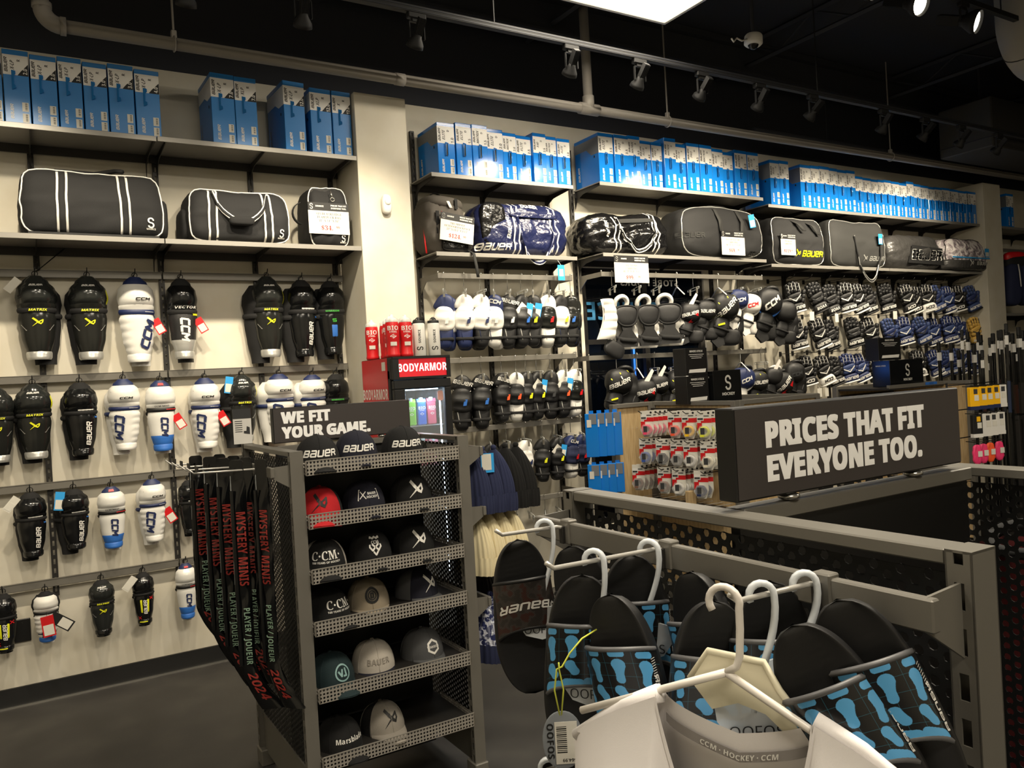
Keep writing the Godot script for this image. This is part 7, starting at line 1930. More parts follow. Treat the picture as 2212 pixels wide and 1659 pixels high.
	# black display boxes on top
	display_box(Vector3(4.16, h - 0.02, 1.05), 0.27, 0.215, "glossy black box with a white emblem on the tape stand")
	for i in 2:
		info_box(Vector3(3.90, h - 0.02 + i * 0.19, 1.05), 0.20, "black printed carton left of the emblem box, %s of two" % ["lower", "upper"][i])
	# second stand behind the big sign
	o = thing("accessory_stand", "wood panel stand with a strip of blue tape on its rail", "display stand")
	frame_panel(o, Vector3(5.74, 0, 0.80), Vector3(6.50, 0, 0.80), h, M.wood)
	frame_panel(o, Vector3(6.52, 0, 0.78), Vector3(6.52, 0, 1.50), h, M.wood)
	obj("top_board", MB.new().box(Vector3(6.13, h - 0.03, 1.05), Vector3(0.74, 0.016, 0.46)).done(), M.metal_dark, o)
	obj("hook_bar", MB.new().box(Vector3(6.12, 1.30, 0.84), Vector3(0.72, 0.03, 0.012)).done(), M.metal_dark, o)
	obj("tape_label", MB.new().box(Vector3(6.32, h - 0.010, 1.285), Vector3(0.16, 0.022, 0.002)).done(), M.blue, o)
	obj("tape_lettering", letters("WAXED", 0.014, "sans"), M.black, o, Vector3(6.32, h - 0.010, 1.2865))
	obj("front_rail", MB.new().bbox(Vector3(6.13, h - 0.014, 1.27), Vector3(0.74, 0.028, 0.024), 0.002).done(), M.metal, o)
	for i in 8:
		var y := thing("blade_pack", "yellow carded pack, %s along the second wood stand" % ORD[i], "pack", Vector3(5.70 + 0.09 * i, 1.30, 0.92), 0.1, "yellow packs on the second wood stand")
		obj("card", cached("ypk", func() -> ArrayMesh: return MB.new().box(Vector3(0, -0.07, 0), Vector3(0.07, 0.14, 0.012)).done()), M.amber, y)
		obj("hook", cached("yph", func() -> ArrayMesh: return MB.new(true).tube([Vector3(0, 0.0, -0.075), Vector3(0, 0.0, 0.1), Vector3(0, 0.012, 0.115)], 0.003, 5).done()), M.hook_black, y)
	display_box(Vector3(6.24, h - 0.02, 1.05), 0.46, 0.215, "wide glossy black emblem box beside the glove wall")
	info_box(Vector3(6.10, h + 0.196, 1.02), 0.30, "black printed carton leaning above the wide emblem box")

func display_box(at: Vector3, w: float, h: float, label: String) -> void:
	var o := thing("display_box", label, "box", at)
	obj("carton", MB.new().bbox(Vector3(0, h / 2, 0), Vector3(w, h, 0.16), 0.002).done(), M.black_gloss, o)
	obj("emblem", s_mark(h * 0.42), M.white, o, Vector3(w * 0.02, h * 0.60, 0.0812))
	obj("lettering", letters("HOCKEY", h * 0.095, "bold", 0, 1.15), M.white, o, Vector3(w * 0.02, h * 0.24, 0.0812))
	obj("side_lettering", letters("MAGIC STICK", h * 0.05, "bold"), M.white, o, Vector3(-w / 2 - 0.001, h * 0.8, 0), Basis(Vector3(0, 0, 1), Vector3.UP, Vector3(-1, 0, 0)))

func info_box(at: Vector3, w: float, label: String) -> void:
	var o := thing("printed_carton", label, "box", at)
	obj("carton", MB.new().bbox(Vector3(0, 0.094, 0), Vector3(w, 0.186, 0.12), 0.002).done(), mk("141313", 0.35), o)
	obj("title", letters("MAGIC-STICK", 0.014, "bold"), M.white, o, Vector3(0, 0.165, 0.061))
	for i in 3:
		obj("text_line", MB.new().box(Vector3(0, 0.143 - i * 0.012, 0.0606), Vector3(w * (0.7 - 0.12 * i), 0.003, 0.0008)).done(), M.label_white, o)
	obj("picture", MB.new().prism(PackedVector2Array([Vector2(-w * 0.38, 0.02), Vector2(w * 0.38, 0.02), Vector2(w * 0.42, 0.045), Vector2(-w * 0.34, 0.042)]), 0.001, Transform3D(Basis(), Vector3(0, 0, 0.0602))).done(), M.label_white, o)

# ---------------------------------------------------------------- sticks, wire rack, far bay
func build_stick_corner() -> void:
	var rng := RandomNumberGenerator.new()
	rng.seed = 5
	var rk := thing("stick_rack", "dark rack holding upright hockey sticks beyond the gloves", "rack", Vector3(6.9, 0, 0.85))
	obj("base", MB.new().bbox(Vector3(0.85, 0.09, 0.42), Vector3(1.75, 0.18, 0.85), 0.006).done(), M.metal_dark, rk)
	for x in [0.02, 1.68]:
		for z in [0.05, 0.79]:
			obj("post", MB.new().bbox(Vector3(x, 0.62, z), Vector3(0.03, 0.9, 0.03), 0.002).done(), M.metal_dark, rk)
	for z in [0.05, 0.79]:
		obj("cross_bar", MB.new().bbox(Vector3(0.85, 1.05, z), Vector3(1.7, 0.03, 0.02), 0.002).done(), M.metal_dark, rk)
	var shaft := MB.new().bbox(Vector3(0, 0.72, 0), Vector3(0.03, 1.44, 0.021), 0.004).done()
	var grip := MB.new().bbox(Vector3(0, 1.47, 0), Vector3(0.034, 0.07, 0.025), 0.005).done()
	var label_m := MB.new().box(Vector3(0, 1.38, 0.0), Vector3(0.0335, 0.07, 0.0245)).done()
	var band := MB.new().box(Vector3(0, 0.95, 0.0), Vector3(0.0315, 0.24, 0.0225)).done()
	var bands := [M.gun, M.metal_dark, mk("3a2018", 0.4), M.grey_print, mk("1d2b4a", 0.4)]
	var n := 0
	for r in 4:
		for i in 10:
			var x := 6.98 + i * 0.16 + rng.randf_range(-0.03, 0.03)
			var s := thing("hockey_stick", "upright black hockey stick, %s from the left, %s rack row" % [ORD[i], ["front", "second", "third", "rear"][r]], "hockey stick", Vector3(x, 0.18, 1.55 - r * 0.19), rng.randf_range(-0.5, 0.5), "sticks in the dark rack")
			s.rotation.z = rng.randf_range(-0.02, 0.02)
			s.scale = Vector3(1, rng.randf_range(0.93, 1.10), 1)
			obj("shaft", shaft, M.black_gloss, s)
			obj("butt_end", grip, M.black, s)
			obj("size_label", label_m, M.label_white, s)
			obj("graphic_band", band, bands[rng.randi() % 5], s)
			n += 1
	# wire rack with carded goods, right behind the big sign
	var w := thing("wire_rack", "black wire rack of yellow, white and pink packs", "rack", Vector3(5.55, 0, 1.86))
	for x in [0.0, 0.65]:
		obj("upright", MB.new(true).tube([Vector3(x, 0.0, 0), Vector3(x, 1.40, 0)], 0.008, 6).done(), M.hook_black, w)
		obj("foot", MB.new(true).tube([Vector3(x, 0.01, -0.2), Vector3(x, 0.01, 0.2)], 0.008, 6).done(), M.hook_black, w)
	for y in [1.38, 1.20, 1.0, 0.8, 0.4, 0.1]:
		obj("cross_wire", MB.new(true).tube([Vector3(0, y, 0), Vector3(0.65, y, 0)], 0.004, 5).done(), M.hook_black, w)
	var pk := [[5.70, 1.36, M.amber, "yellow boxed pack at the left of the wire rack's top row"], [5.80, 1.36, M.amber, "yellow boxed pack second in the wire rack's top row"], [5.88, 1.36, M.amber, "yellow boxed pack third in the wire rack's top row"], [5.97, 1.36, M.amber, "yellow boxed pack fourth in the wire rack's top row"], [6.06, 1.36, M.label_white, "small clear pack ending the wire rack's top row"],
		[5.72, 1.165, M.black, "black and yellow pack in the wire rack's middle row"], [5.84, 1.165, M.label_white, "pale grey pack second in the wire rack's middle row"], [5.92, 1.165, M.label_white, "pale grey pack third in the wire rack's middle row"], [6.02, 1.165, M.label_white, "white pack with black square in the middle row"],
		[5.71, 0.965, M.pink, "bright pink pack at the left of the bottom row"], [5.79, 0.965, M.pink, "bright pink pack second in the bottom row"], [5.88, 0.965, M.orange, "orange and pink pack with a white tag"], [6.0, 0.965, M.pink, "large bright pink pack ending the bottom row"]]
	for p in pk:
		var o := thing("carded_pack", p[3], "pack", Vector3(p[0], p[1], 1.96), -0.35, "packs on the wire rack")
		var pink: bool = p[1] < 1.0
		if pink:
			obj("laces", cached("pkl", func() -> ArrayMesh: return MB.new(true).blob(Vector3(0.036, 0.07, 0.012), 3.0, 6, Transform3D(Basis(), Vector3(0, -0.08, 0)), func(q: Vector3) -> Vector3: return Vector3(q.x * (1.0 + 0.1 * sin(q.y * 9.0)), q.y, q.z * (1.0 + 0.3 * sin(q.x * 14.0)))).done()), p[2], o)
		else:
			obj("carton", cached("pkc", func() -> ArrayMesh: return MB.new().bbox(Vector3(0, -0.07, 0), Vector3(0.075, 0.14, 0.03), 0.002).done()), p[2], o)
			obj("base_band", cached("pkb", func() -> ArrayMesh: return MB.new().box(Vector3(0, -0.147, 0), Vector3(0.076, 0.026, 0.031)).done()), M.navy if p[2] == M.amber else M.label_white, o)
			obj("emblem_patch", cached("pke", func() -> ArrayMesh: return MB.new().box(Vector3(0.006, -0.03, 0.0156), Vector3(0.03, 0.035, 0.001)).done()), M.grey_print if p[2] != M.black else M.amber, o)
		obj("sticker", cached("pks", func() -> ArrayMesh: return MB.new().box(Vector3(0.012, -0.075, 0.0158), Vector3(0.035, 0.04, 0.001)).done()), M.paper, o)
		obj("hook", cached("pkh", func() -> ArrayMesh: return MB.new(true).tube([Vector3(0, 0.005, -0.10), Vector3(0, 0.004, 0.05), Vector3(0, 0.016, 0.065)], 0.003, 5).done()), M.hook_black, o)
	# hockey pants past the far column
	hang_rail(9.32, 11.2, 2.74, 0.36, "rail beyond the far column with hockey pants", "P0")
	var pt := thing("hockey_pants", "navy hockey pants with red lining and white laces", "hockey pants", Vector3(9.50, 2.70, 0.40), -0.35)
	obj("waist_lining", MB.new(true).blob(Vector3(0.13, 0.06, 0.05), 3, 7, Transform3D(Basis(), Vector3(-0.02, -0.06, 0.02))).done(), M.red, pt)
	obj("waist", MB.new(true).blob(Vector3(0.17, 0.08, 0.09), 3.5, 8, Transform3D(Basis(), Vector3(0.02, -0.12, -0.01))).done(), M.fabric_black, pt)
	for s in [-1, 1]:
		obj("leg", MB.new(true).blob(Vector3(0.10, 0.24, 0.10), 4, 8, Transform3D(Basis(Vector3.BACK, s * 0.08), Vector3(0.02 + s * 0.09, -0.36, 0))).done(), M.navy_soft, pt)
		obj("lace", MB.new(true).tube([Vector3(0.0 + s * 0.05, -0.15, 0.10), Vector3(s * 0.06, -0.25, 0.125), Vector3(0.01 + s * 0.055, -0.40, 0.12)], 0.007, 5).done(), M.white, pt)
	shelf(9.30, 11.5, 2.02, 0.38, "low dark shelf under the hockey pants", [9.35, 10.2])

# ---------------------------------------------------------------- slide sandals in the foreground
func bone_image() -> ImageTexture:   # blue foot-bone print on black with thin grid lines
	var W := 320
	var H := 200
	var im := Image.create(W, H, false, Image.FORMAT_RGB8)
	im.fill(Color("17181a"))
	for k in range(0, W, 40):
		im.fill_rect(Rect2i(k, 0, 1, H), Color("2b6a80"))
	for k in range(0, H, 40):
		im.fill_rect(Rect2i(0, k, W, 1), Color("2b6a80"))
	var bones := []
	for i in 4:
		var x := 46.0 + i * 76.0
		var sk := (1.5 - i) * 9.0
		var dy := 6.0 * absf(i - 1.5)
		bones.append([x - 14, 8 + dy, 10, x + 14, 8 + dy, 10, 10])
		bones.append([x, 44 + dy, 21, x + sk * 0.6, 88 + dy, 13, 13])
		bones.append([x + sk * 0.8 - 8, 124 + dy, 17, x + sk + 6, 146 + dy, 14, 14])
		bones.append([x + sk - 22, 186, 15, x + sk + 20, 190, 14, 14])
	var blue := Color("5aa6dc")
	for b in bones:
		var a := Vector2(b[0], b[1])
		var c := Vector2(b[3], b[4])
		var box := Rect2(a, Vector2.ZERO).expand(c).grow(20)
		for y in range(maxi(0, int(box.position.y)), mini(H, int(box.end.y))):
			for x in range(maxi(0, int(box.position.x)), mini(W, int(box.end.x))):
				var p := Vector2(x, y)
				var t := clampf((p - a).dot(c - a) / (c - a).length_squared(), 0, 1)
				var r: float = lerpf(b[2], b[5], t) - (lerpf(b[2], b[5], 0.5) - b[6]) * sin(t * PI)
				if p.distance_to(a.lerp(c, t)) < r:
					im.set_pixel(x, y, blue)
	return ImageTexture.create_from_image(im)

func stripe_image() -> ImageTexture:   # fine diagonal lines over a faint dark red and grey camouflage
	var W := 256
	var H := 160
	var im := Image.create(W, H, false, Image.FORMAT_RGB8)
	var n := FastNoiseLite.new()
	n.seed = 3
	n.frequency = 0.018
	for y in H:
		for x in W:
			var v := n.get_noise_2d(x, y)
			var c := Color("38332f") if v > 0.12 else (Color("4a4440") if v > -0.15 else Color("4b2b23"))
			if (x + y) % 6 < 2:
				c = Color("1a1817")
			im.set_pixel(x, y, c)
	return ImageTexture.create_from_image(im)

func sole_mesh(L: float, wd: float) -> ArrayMesh:
	var mb := MB.new(true)
	var hw := func(v: float) -> float:   # half width from heel (0) to toe (1)
		var e := pow(maxf(0.0, 1.0 - pow(absf(v * 2.0 - 1.0), 3.2)), 0.5)
		return wd * 0.5 * e * lerpf(0.86, 1.0, smoothstep(0.1, 0.75, v))
	mb.grid(func(u: float, v: float) -> Vector3:
		var a := u * TAU
		var w: float = hw.call(v)
		var cx := cos(a)
		var sy := sin(a)
		var x := signf(cx) * pow(absf(cx), 0.45) * w
		var th := 0.014 * pow(clampf(w / (wd * 0.4), 0, 1), 0.5)
		var z := signf(sy) * pow(absf(sy), 0.35) * th
		if sy > 0.2:   # hollow of the foot bed with a raised rim
			z -= 0.006 * (1.0 - pow(clampf(absf(x) / maxf(w, 0.001), 0, 1), 4.0))
			z += 0.0008 * sin(v * 180.0) * (1.0 - absf(x) / maxf(w, 0.001))
		return Vector3(x, -L * v, z + 0.010 * pow(absf(v * 2 - 1), 3.0)), 36, 60, true)
	return mb.done()

func strap_surf(u: float, v: float, out: float) -> Vector3:   # u 0..1 across the foot, v 0..1 from ankle edge to toe edge
	var a := (u - 0.5) * 2.75
	var w := lerpf(0.053, 0.057, v) + out
	var h := lerpf(0.050, 0.036, v) + out
	var flare := 0.020 * pow(absf(u - 0.5) * 2.0, 2.0)
	return Vector3(sin(a) * w / sin(1.375) * 0.98, -0.062 - flare * (1.0 - v) * 0.6 - v * (0.085 + 0.028 * pow(absf(u - 0.5) * 2.0, 2.0)), 0.002 + (cos(a) - 0.195) / 0.805 * h)

func sandal(at: Vector3, n: Vector3, roll: float, pitch: float, bone: bool, label: String, txt := true) -> void:
	var o := thing("slide_sandal", label, "sandal", at, 0.0, "slide sandals on the front stand")
	var z := n.normalized()
	var b := Basis(Vector3.UP.cross(z).normalized(), Vector3.UP, z) * Basis(Vector3.BACK, roll) * Basis(Vector3.RIGHT, pitch)
	o.basis = b
	obj("sole", cached("sole", func() -> ArrayMesh: return sole_mesh(0.27, 0.116)), M.foam, o)
	obj("strap", cached("strapo", func() -> ArrayMesh: return MB.new(true).grid(func(u: float, v: float) -> Vector3: return strap_surf(u, 1.0 - v, 0.0), 28, 10).done()), M.bones if bone else M.stripes, o)
	obj("strap_lining", cached("strapi", func() -> ArrayMesh: return MB.new(true).grid(func(u: float, v: float) -> Vector3: return strap_surf(u, 1.0 - v, -0.005), 28, 10, true).done()), M.felt, o)
	for e in 2:
		obj("strap_edge", cached("strape%d" % e, func() -> ArrayMesh:
			var pts := []
			for i in 25:
				pts.append(strap_surf(i / 24.0, float(e), -0.0025))
			return MB.new(true).tube(pts, 0.0036, 6).done()), M.foam if not bone else M.edge_grey, o)
	if bone and txt:
		var lt := func(p: Vector3) -> Vector3:
			return strap_surf(0.93 + p.y * 3.0, 0.62 - p.x * 7.0, 0.0012)
		obj("strap_lettering", cached("slet", func() -> ArrayMesh: return warped(letters("BaUeR", 0.016, "logo", 0.2), lt)), M.white, o)
		obj("hatch", cached("shat", func() -> ArrayMesh:
			var ln := []
			for i in 9:
				ln.append([[-.5 + i * .09, -.1], [-.42 + i * .09, .1]])
			return warped(stroke_mesh(ln, .012, 0.06), func(p: Vector3) -> Vector3: return strap_surf(0.93 + p.y * 3.0, 0.22 - p.x * 6.0, 0.0012))), M.label_white, o)
	elif txt:
		obj("strap_lettering", cached("sletb", func() -> ArrayMesh: return warped(letters("BaUeR", 0.018, "logo", 0.2), func(p: Vector3) -> Vector3: return strap_surf(0.46 - p.x * 7.0, 0.52 + p.y * 9.0, 0.0012))), M.white, o)
		obj("strap_emblem", cached("sletx", func() -> ArrayMesh: return warped(x_mark(0.024), func(p: Vector3) -> Vector3: return strap_surf(0.88 - p.x * 7.0, 0.52 + p.y * 9.0, 0.0012))), M.white, o)

func slide_hanger(at: Vector3, turn: float, drop: float, label: String, cord: bool) -> void:   # translucent J hook with an oval foot
	var o := thing("shoe_hanger", label, "hanger", at, turn, "clear sandal hangers")
	var pts := arc(Vector3(0, 0.0, 0), Vector3.RIGHT, Vector3.UP, 0.014, PI * 1.15, 0.0, 9)
	for i in 10:
		var t := (i + 1) / 10.0
		pts.append(Vector3(0.014 - 0.030 * smoothstep(0.0, 1.0, t) + 0.004 * sin(t * PI), -drop * t, 0))
	obj("stem", MB.new(true).ribbon(pts, Vector3.BACK, 0.009, 0.006).done(), M.hanger_plastic, o)
	obj("rib", MB.new(true).tube(pts, 0.0040, 8).done(), M.hanger_plastic, o)
	obj("foot", MB.new().prism(PackedVector2Array([Vector2(-0.045, 0.0), Vector2(-0.043, -0.02), Vector2(-0.028, -0.042), Vector2(0.0, -0.05), Vector2(0.028, -0.042), Vector2(0.043, -0.02), Vector2(0.045, 0.0), Vector2(0.02, 0.006), Vector2(-0.02, 0.006)]), 0.0035, Transform3D(Basis(), Vector3(-0.014, -drop + 0.01, -0.0015))).done(), M.hanger_plastic, o)
	obj("foot_lettering", letters("OOFOS", 0.013, "sans", 0, 1.1), M.grey_print, o, Vector3(-0.014, -drop - 0.022, 0.003))

func build_slide_stand() -> void:
	M.foam = mk("141415", 0.5)
	M.felt = mk("1b1b1c", 0.95)
	M.edge_grey = mk("5a5a5c", 0.45)
	M.bones = mk("ffffff", 0.28)
	M.bones.albedo_texture = bone_image()
	M.stripes = mk("ffffff", 0.4)
	M.stripes.albedo_texture = stripe_image()
	var bx := 0.862
	var L := 0.713
	var D := 0.77
	var bz := 3.845
	var o := h_stand("slide_stand", "grey perforated metal stand hung with slide sandals in front", Vector3(bx, 0, bz), L, D)
	side_bar(o, 0.0, D, 1.346, -1.0)
	side_bar(o, 0.0, D, 1.0, -1.0)
	lettered_sign("large dark sign with white words about prices fitting everyone", 0.893, 4.236, ["PRICES THAT FIT", "EVERYONE TOO."], 0.068, 0.038, 1.386)
	# hook mounts over the bar and their prongs
	for m in [[3.945, 0.145], [4.20, 0.215], [4.47, 0.155]]:
		var z: float = m[0] - bz
		obj("hook_mount", MB.new().bbox(Vector3(-0.062, 1.330, z + 0.004), Vector3(0.020, 0.042, 0.026), 0.002).done(), M.metal, o)
		obj("mount_ear", MB.new().bbox(Vector3(-0.074, 1.325, z), Vector3(0.006, 0.03, 0.012), 0.001).done(), M.metal_dark, o)
		obj("prong", MB.new(true).tube([Vector3(-0.07, 1.325, z), Vector3(-0.075, 1.338, z), Vector3(-0.085, 1.340, z), Vector3(-0.062 - m[1] + 0.012, 1.343, z), Vector3(-0.062 - m[1], 1.352, z)], 0.0034, 8).done(), M.hook, o)
	obj("hook_mount", MB.new().bbox(Vector3(-0.062, 0.985, 0.20), Vector3(0.020, 0.042, 0.026), 0.002).done(), M.metal, o)
	obj("prong", MB.new(true).tube([Vector3(-0.07, 0.985, 0.2), Vector3(-0.23, 0.99, 0.2), Vector3(-0.25, 1.0, 0.2)], 0.0034, 8).done(), M.hook, o)
	var near := Vector3(-0.53, 0, 0.85)
	sandal(Vector3(0.722, 1.322, 3.90), Vector3(-0.35, 0.0, 0.9), 0.06, 0.0, false, "striped grey slide with white lettering at the far left hook")
	sandal(Vector3(0.775, 1.315, 3.985), Vector3(-0.75, 0.0, 0.6), 0.28, 0.0, false, "striped grey slide with crossed emblem, right of its pair")
	sandal(Vector3(0.668, 1.318, 4.165), Vector3(-0.55, 0.0, 0.8), -0.04, 0.0, true, "blue bone-print slide at the front of the middle hook, left one")
	sandal(Vector3(0.668, 1.304, 4.235), Vector3(-0.9, 0.0, 0.35), 0.14, 0.0, true, "blue bone-print slide at the front of the middle hook, right one")
	sandal(Vector3(0.764, 1.33, 4.16), Vector3(-0.55, 0.0, 0.8), 0.0, 0.0, true, "blue bone-print slide at the back of the middle hook, left one")
	sandal(Vector3(0.772, 1.325, 4.285), Vector3(-0.97, 0.0, 0.1), 0.18, 0.0, true, "blue bone-print slide at the back of the middle hook, right one")
	sandal(Vector3(0.728, 1.310, 4.36), Vector3(-0.55, 0.0, 0.8), -0.06, 0.0, true, "blue bone-print slide behind the white hanger")
	sandal(Vector3(0.702, 1.318, 4.505), Vector3(-0.8, 0.0, 0.6), 0.42, 0.0, true, "blue bone-print slide with a round white dot, nearest the shirt")
	sandal(Vector3(0.775, 1.335, 4.41), Vector3(-0.55, 0.0, 0.8), 0.0, 0.0, true, "blue bone-print slide behind the two near hangers")
	sandal(Vector3(0.752, 1.340, 4.525), Vector3(-0.8, 0.0, 0.6), 0.34, 0.0, true, "blue bone-print slide nearest the right post of the stand")
	sandal(Vector3(0.60, 1.175, 4.36), Vector3(-0.6, 0.35, 0.75), -0.1, 0.0, true, "black slide heel showing above the white shirt's shoulder", false)
	sandal(Vector3(0.72, 0.985, 4.0), Vector3(-0.55, 0.0, 0.8), 0.0, 0.0, true, "slide hanging from the lower hook at the frame's bottom", false)
	slide_hanger(Vector3(0.752, 1.341, 3.945), -0.55, 0.15, "clear plastic hanger of the striped slides", false)
	slide_hanger(Vector3(0.665, 1.342, 4.20), -0.9, 0.165, "clear plastic hanger at the tip of the middle hook", true)
	slide_hanger(Vector3(0.765, 1.340, 4.20), -1.0, 0.12, "clear plastic hanger at the root of the middle hook", false)
	slide_hanger(Vector3(0.695, 1.342, 4.47), -0.6, 0.13, "clear plastic hanger beside the white shirt hook", false)
	slide_hanger(Vector3(0.768, 1.341, 4.47), -0.6, 0.10, "clear plastic hanger nearest the stand's bar", false)
	slide_hanger(Vector3(0.67, 0.991, 4.045), -0.6, 0.12, "clear plastic hanger on the lower hook", false)
	# yellow cord with oval tag
	var t := thing("oval_tag", "grey oval tag with barcode on a yellow cord", "tag", Vector3(0.583, 1.122, 4.22), -0.53)
	t.scale = Vector3.ONE * 0.74
	obj("disc", MB.new(true).blob(Vector3(0.036, 0.052, 0.0022), 2.2, 8).done(), mk("7d8288", 0.5), t)
	obj("barcode_label", MB.new().box(Vector3(0.006, -0.004, 0.0032), Vector3(0.040, 0.075, 0.001)).done(), M.paper, t)
	for i in 14:
		obj("bar", MB.new().box(Vector3(-0.002, 0.025 - i * 0.0035, 0.004), Vector3(0.018, [0.001, 0.002, 0.0014][i % 3], 0.0004)).done(), M.black, t)
	obj("price_lettering", letters("$64.99", 0.006, "bold"), M.black, t, Vector3(0.010, -0.035, 0.0042), Basis(Vector3.BACK, PI))
	obj("tag_lettering", letters("OOFOS", 0.012, "bold", 0, 1.2), M.black, t, Vector3(-0.022, 0.0, 0.0032), Basis(Vector3.BACK, -PI / 2))
	obj("cord", MB.new(true).tube([Vector3(-0.003, 0.044, 0.0), Vector3(-0.010, 0.09, 0.002), Vector3(-0.004, 0.128, 0.004), Vector3(0.006, 0.132, 0.004), Vector3(0.02, 0.155, 0.006), Vector3(0.045, 0.175, -0.01), Vector3(0.075, 0.18, -0.04)], 0.0016, 6).tube([Vector3(0.0, 0.044, 0.0), Vector3(0.006, 0.09, 0.002), Vector3(0.0, 0.128, 0.004), Vector3(0.0, 0.14, 0.006)], 0.0016, 6).done(), mk("c9cf4a", 0.7), t)
	build_shirt()
	clear_hanger(1.46, 1.10, 4.56, 0.9, "clear hanger hanging inside the stand beside the right post")
	obj("inner_prong", MB.new(true).tube([Vector3(L - 0.02, 1.105, 0.715), Vector3(L - 0.15, 1.098, 0.715)], 0.0034, 6).done(), M.hook, o)
	# red garment hanging on the far side of the stand
	var g := thing("red_shirt", "red shirt hanging beyond the perforated panel at the right", "shirt", Vector3(1.72, 1.22, 4.25), PI / 2)
	obj("fabric", MB.new(true).grid(func(u: float, v: float) -> Vector3: return Vector3((u - 0.5) * 0.5, -0.5 + v * 0.5 - 0.12 * pow(absf(u - 0.5) * 2, 2.0), 0.02 * sin(u * 20.0) + 0.03), 24, 10).grid(func(u: float, v: float) -> Vector3: return Vector3((u - 0.5) * 0.5, -0.5 + v * 0.5 - 0.12 * pow(absf(u - 0.5) * 2, 2.0), 0.02 * sin(u * 20.0) - 0.03), 24, 10, true).done(), mk("5c1719", 0.85), g)
	obj("collar", MB.new(true).tube(arc(Vector3(0, 0.0, 0), Vector3.RIGHT, Vector3(0, 0.3, 1).normalized(), 0.07, 0, TAU, 16), 0.012, 6).done(), M.black_soft, g)

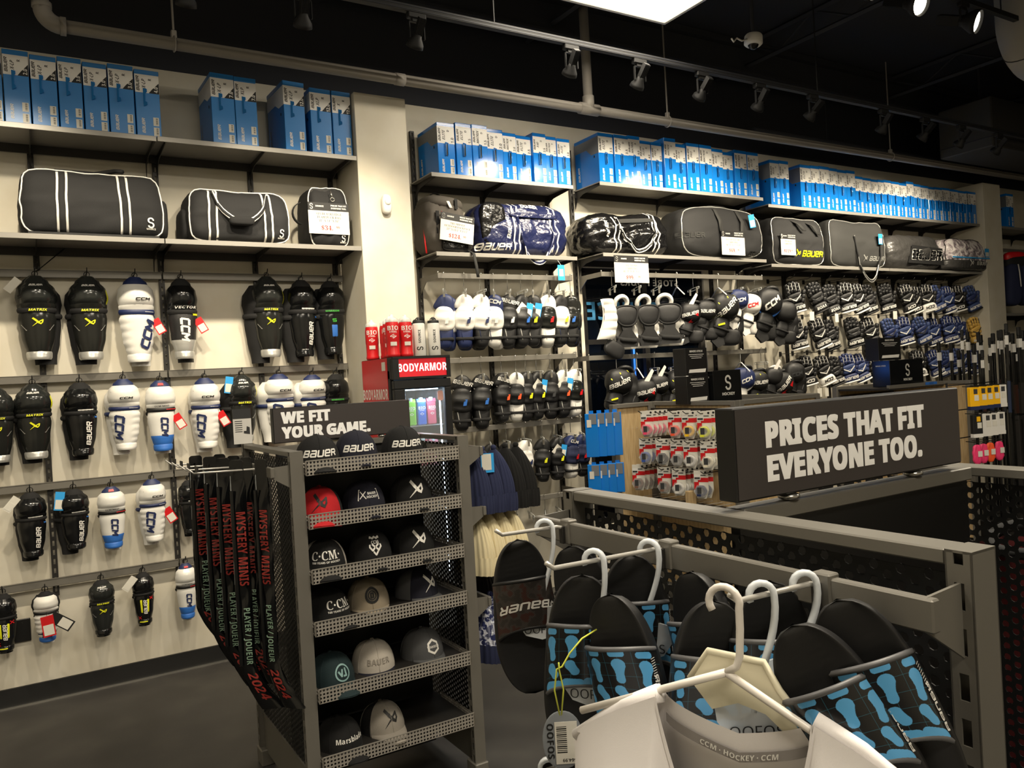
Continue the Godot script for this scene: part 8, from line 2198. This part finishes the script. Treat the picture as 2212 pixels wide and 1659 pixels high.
func build_shirt() -> void:
	var ax := Vector3(0.42, 0, 0.9).normalized()
	var nn := Vector3(-ax.z, 0, ax.x)
	var org := Vector3(0.640, 1.268, 4.472)
	var bas := Basis(ax, Vector3.UP, nn)
	var h := thing("white_hanger", "white plastic hanger with a curled hook holding the shirt", "hanger", org)
	h.basis = bas
	var pts := arc(Vector3(-0.004, 0.077, 0), Vector3.RIGHT, Vector3.UP, 0.017, PI * 1.2, -0.3, 12)
	pts += [Vector3(0.012, 0.05, 0), Vector3(0.010, 0.02, 0), Vector3(0.006, 0.008, 0), Vector3(-0.006, 0.0, 0)]
	obj("hook", MB.new(true).tube(pts, 0.0042, 10).done(), mk("e6e0d8", 0.3), h)
	obj("arm", MB.new(true).tube([Vector3(-0.006, 0.0, 0), Vector3(-0.06, -0.022, 0), Vector3(-0.19, -0.075, 0)], 0.0046, 8).done(), mk("e6e0d8", 0.3), h)
	obj("arm", MB.new(true).tube([Vector3(-0.006, 0.0, 0), Vector3(0.05, -0.030, 0), Vector3(0.20, -0.11, 0)], 0.0046, 8).done(), mk("e6e0d8", 0.3), h)
	var h2 := thing("cream_hanger", "broad cream plastic hanger inside the shirt's neck", "hanger", org - nn * 0.022)
	h2.basis = bas
	obj("plate", MB.new().prism(PackedVector2Array([Vector2(-0.055, -0.02), Vector2(-0.032, 0.014), Vector2(0.03, 0.010), Vector2(0.045, -0.018), Vector2(0.09, -0.075), Vector2(0.065, -0.075), Vector2(0.03, -0.045), Vector2(0.0, -0.038), Vector2(-0.03, -0.05)]), 0.007).done(), mk("dcd6bd", 0.4), h2)
	obj("rim", MB.new(true).tube([Vector3(-0.055, -0.02, 0.004), Vector3(-0.032, 0.014, 0.004), Vector3(0.03, 0.010, 0.004), Vector3(0.045, -0.018, 0.004), Vector3(0.09, -0.075, 0.004)], 0.0045, 6).done(), mk("dcd6bd", 0.4), h2)
	var s := thing("white_shirt", "white jersey with a lettered neck tape on a hanger", "shirt", org)
	s.basis = bas
	var cloth := tri(mk("f0ecec", 0.85), 60.0)
	cloth.normal_enabled = true
	cloth.normal_texture = noise_tex(0.35, 128, [], true, 5.0, FastNoiseLite.TYPE_CELLULAR, 1)
	cloth.normal_scale = 0.15
	var SW := 0.20
	var NW := 0.085
	var top := func(x: float, dip: float) -> float:
		var ss := -0.002 - 0.46 * absf(x) - 0.25 * pow(absf(x) / SW, 6.0) * 0.06
		if absf(x) < NW:
			ss = -0.002 - 0.46 * NW - dip * pow(1.0 - absf(x) / NW, 0.75 if dip > 0.1 else 0.5)
		return ss + 0.006
	var panel := func(dip: float, sgn: float) -> Callable:
		return func(u: float, v: float) -> Vector3:
			var x := lerpf(-SW, SW, u)
			var t: float = top.call(x, dip)
			var y := lerpf(-0.62, t, v)
			var d := (t - y)
			var puff := 0.012 + 0.035 * smoothstep(0.0, 0.16, d) + 0.010 * sin(x * 42.0 + 1.0) * smoothstep(0.08, 0.4, d)
			var edge := pow(clampf((SW - absf(x)) / 0.05, 0, 1), 0.5)
			return Vector3(x + 0.05 * signf(x) * smoothstep(0.0, 0.5, d) * absf(x) / SW, y, sgn * (puff * (0.25 + 0.75 * edge)))
	obj("front_panel", MB.new(true).grid(panel.call(0.26, 1.0), 60, 40).done(), cloth, s)
	obj("back_panel", MB.new(true).grid(panel.call(0.035, -1.0), 60, 40, true).done(), cloth, s)
	var band := func(dip: float, sgn: float, w: float) -> ArrayMesh:
		return MB.new(true).grid(func(u: float, v: float) -> Vector3:
			var x := lerpf(-NW, NW, u)
			var q: Vector3 = panel.call(dip, sgn).call((x + SW) / (2 * SW), 1.0)
			return q + Vector3(0, 0.004 - w * v, sgn * 0.0022), 40, 2, sgn > 0).done()
	obj("neck_band", band.call(0.26, 1.0, 0.016), cloth, s)
	obj("neck_tape", MB.new(true).grid(func(u: float, v: float) -> Vector3:
		var x := lerpf(-NW * 0.98, NW * 0.98, u)
		var q: Vector3 = panel.call(0.035, -1.0).call((x + SW) / (2 * SW), 1.0)
		return q + Vector3(0, -0.020 - 0.011 * (1.0 - v), 0.003), 40, 2).done(), mk("8b8683", 0.8), s)
	obj("tape_lettering", warped(letters("CCM · HOCKEY · CCM", 0.006, "bold", 0.15, 1.1), func(p: Vector3) -> Vector3:
		var x := clampf(p.x, -NW * 0.97, NW * 0.97)
		var q: Vector3 = panel.call(0.035, -1.0).call((x + SW) / (2 * SW), 1.0)
		return q + Vector3(0, -0.0255 + p.y, 0.0045)), M.white, s)
	for sg in [-1, 1]:
		obj("shoulder_yoke", MB.new(true).tube([Vector3(sg * NW, top.call(NW + 0.001, 0.0), 0), Vector3(sg * 0.13, top.call(0.13, 0.0), 0), Vector3(sg * SW, top.call(SW, 0.0) - 0.004, 0)], 0.011, 8, false, 0.007).done(), cloth, s)
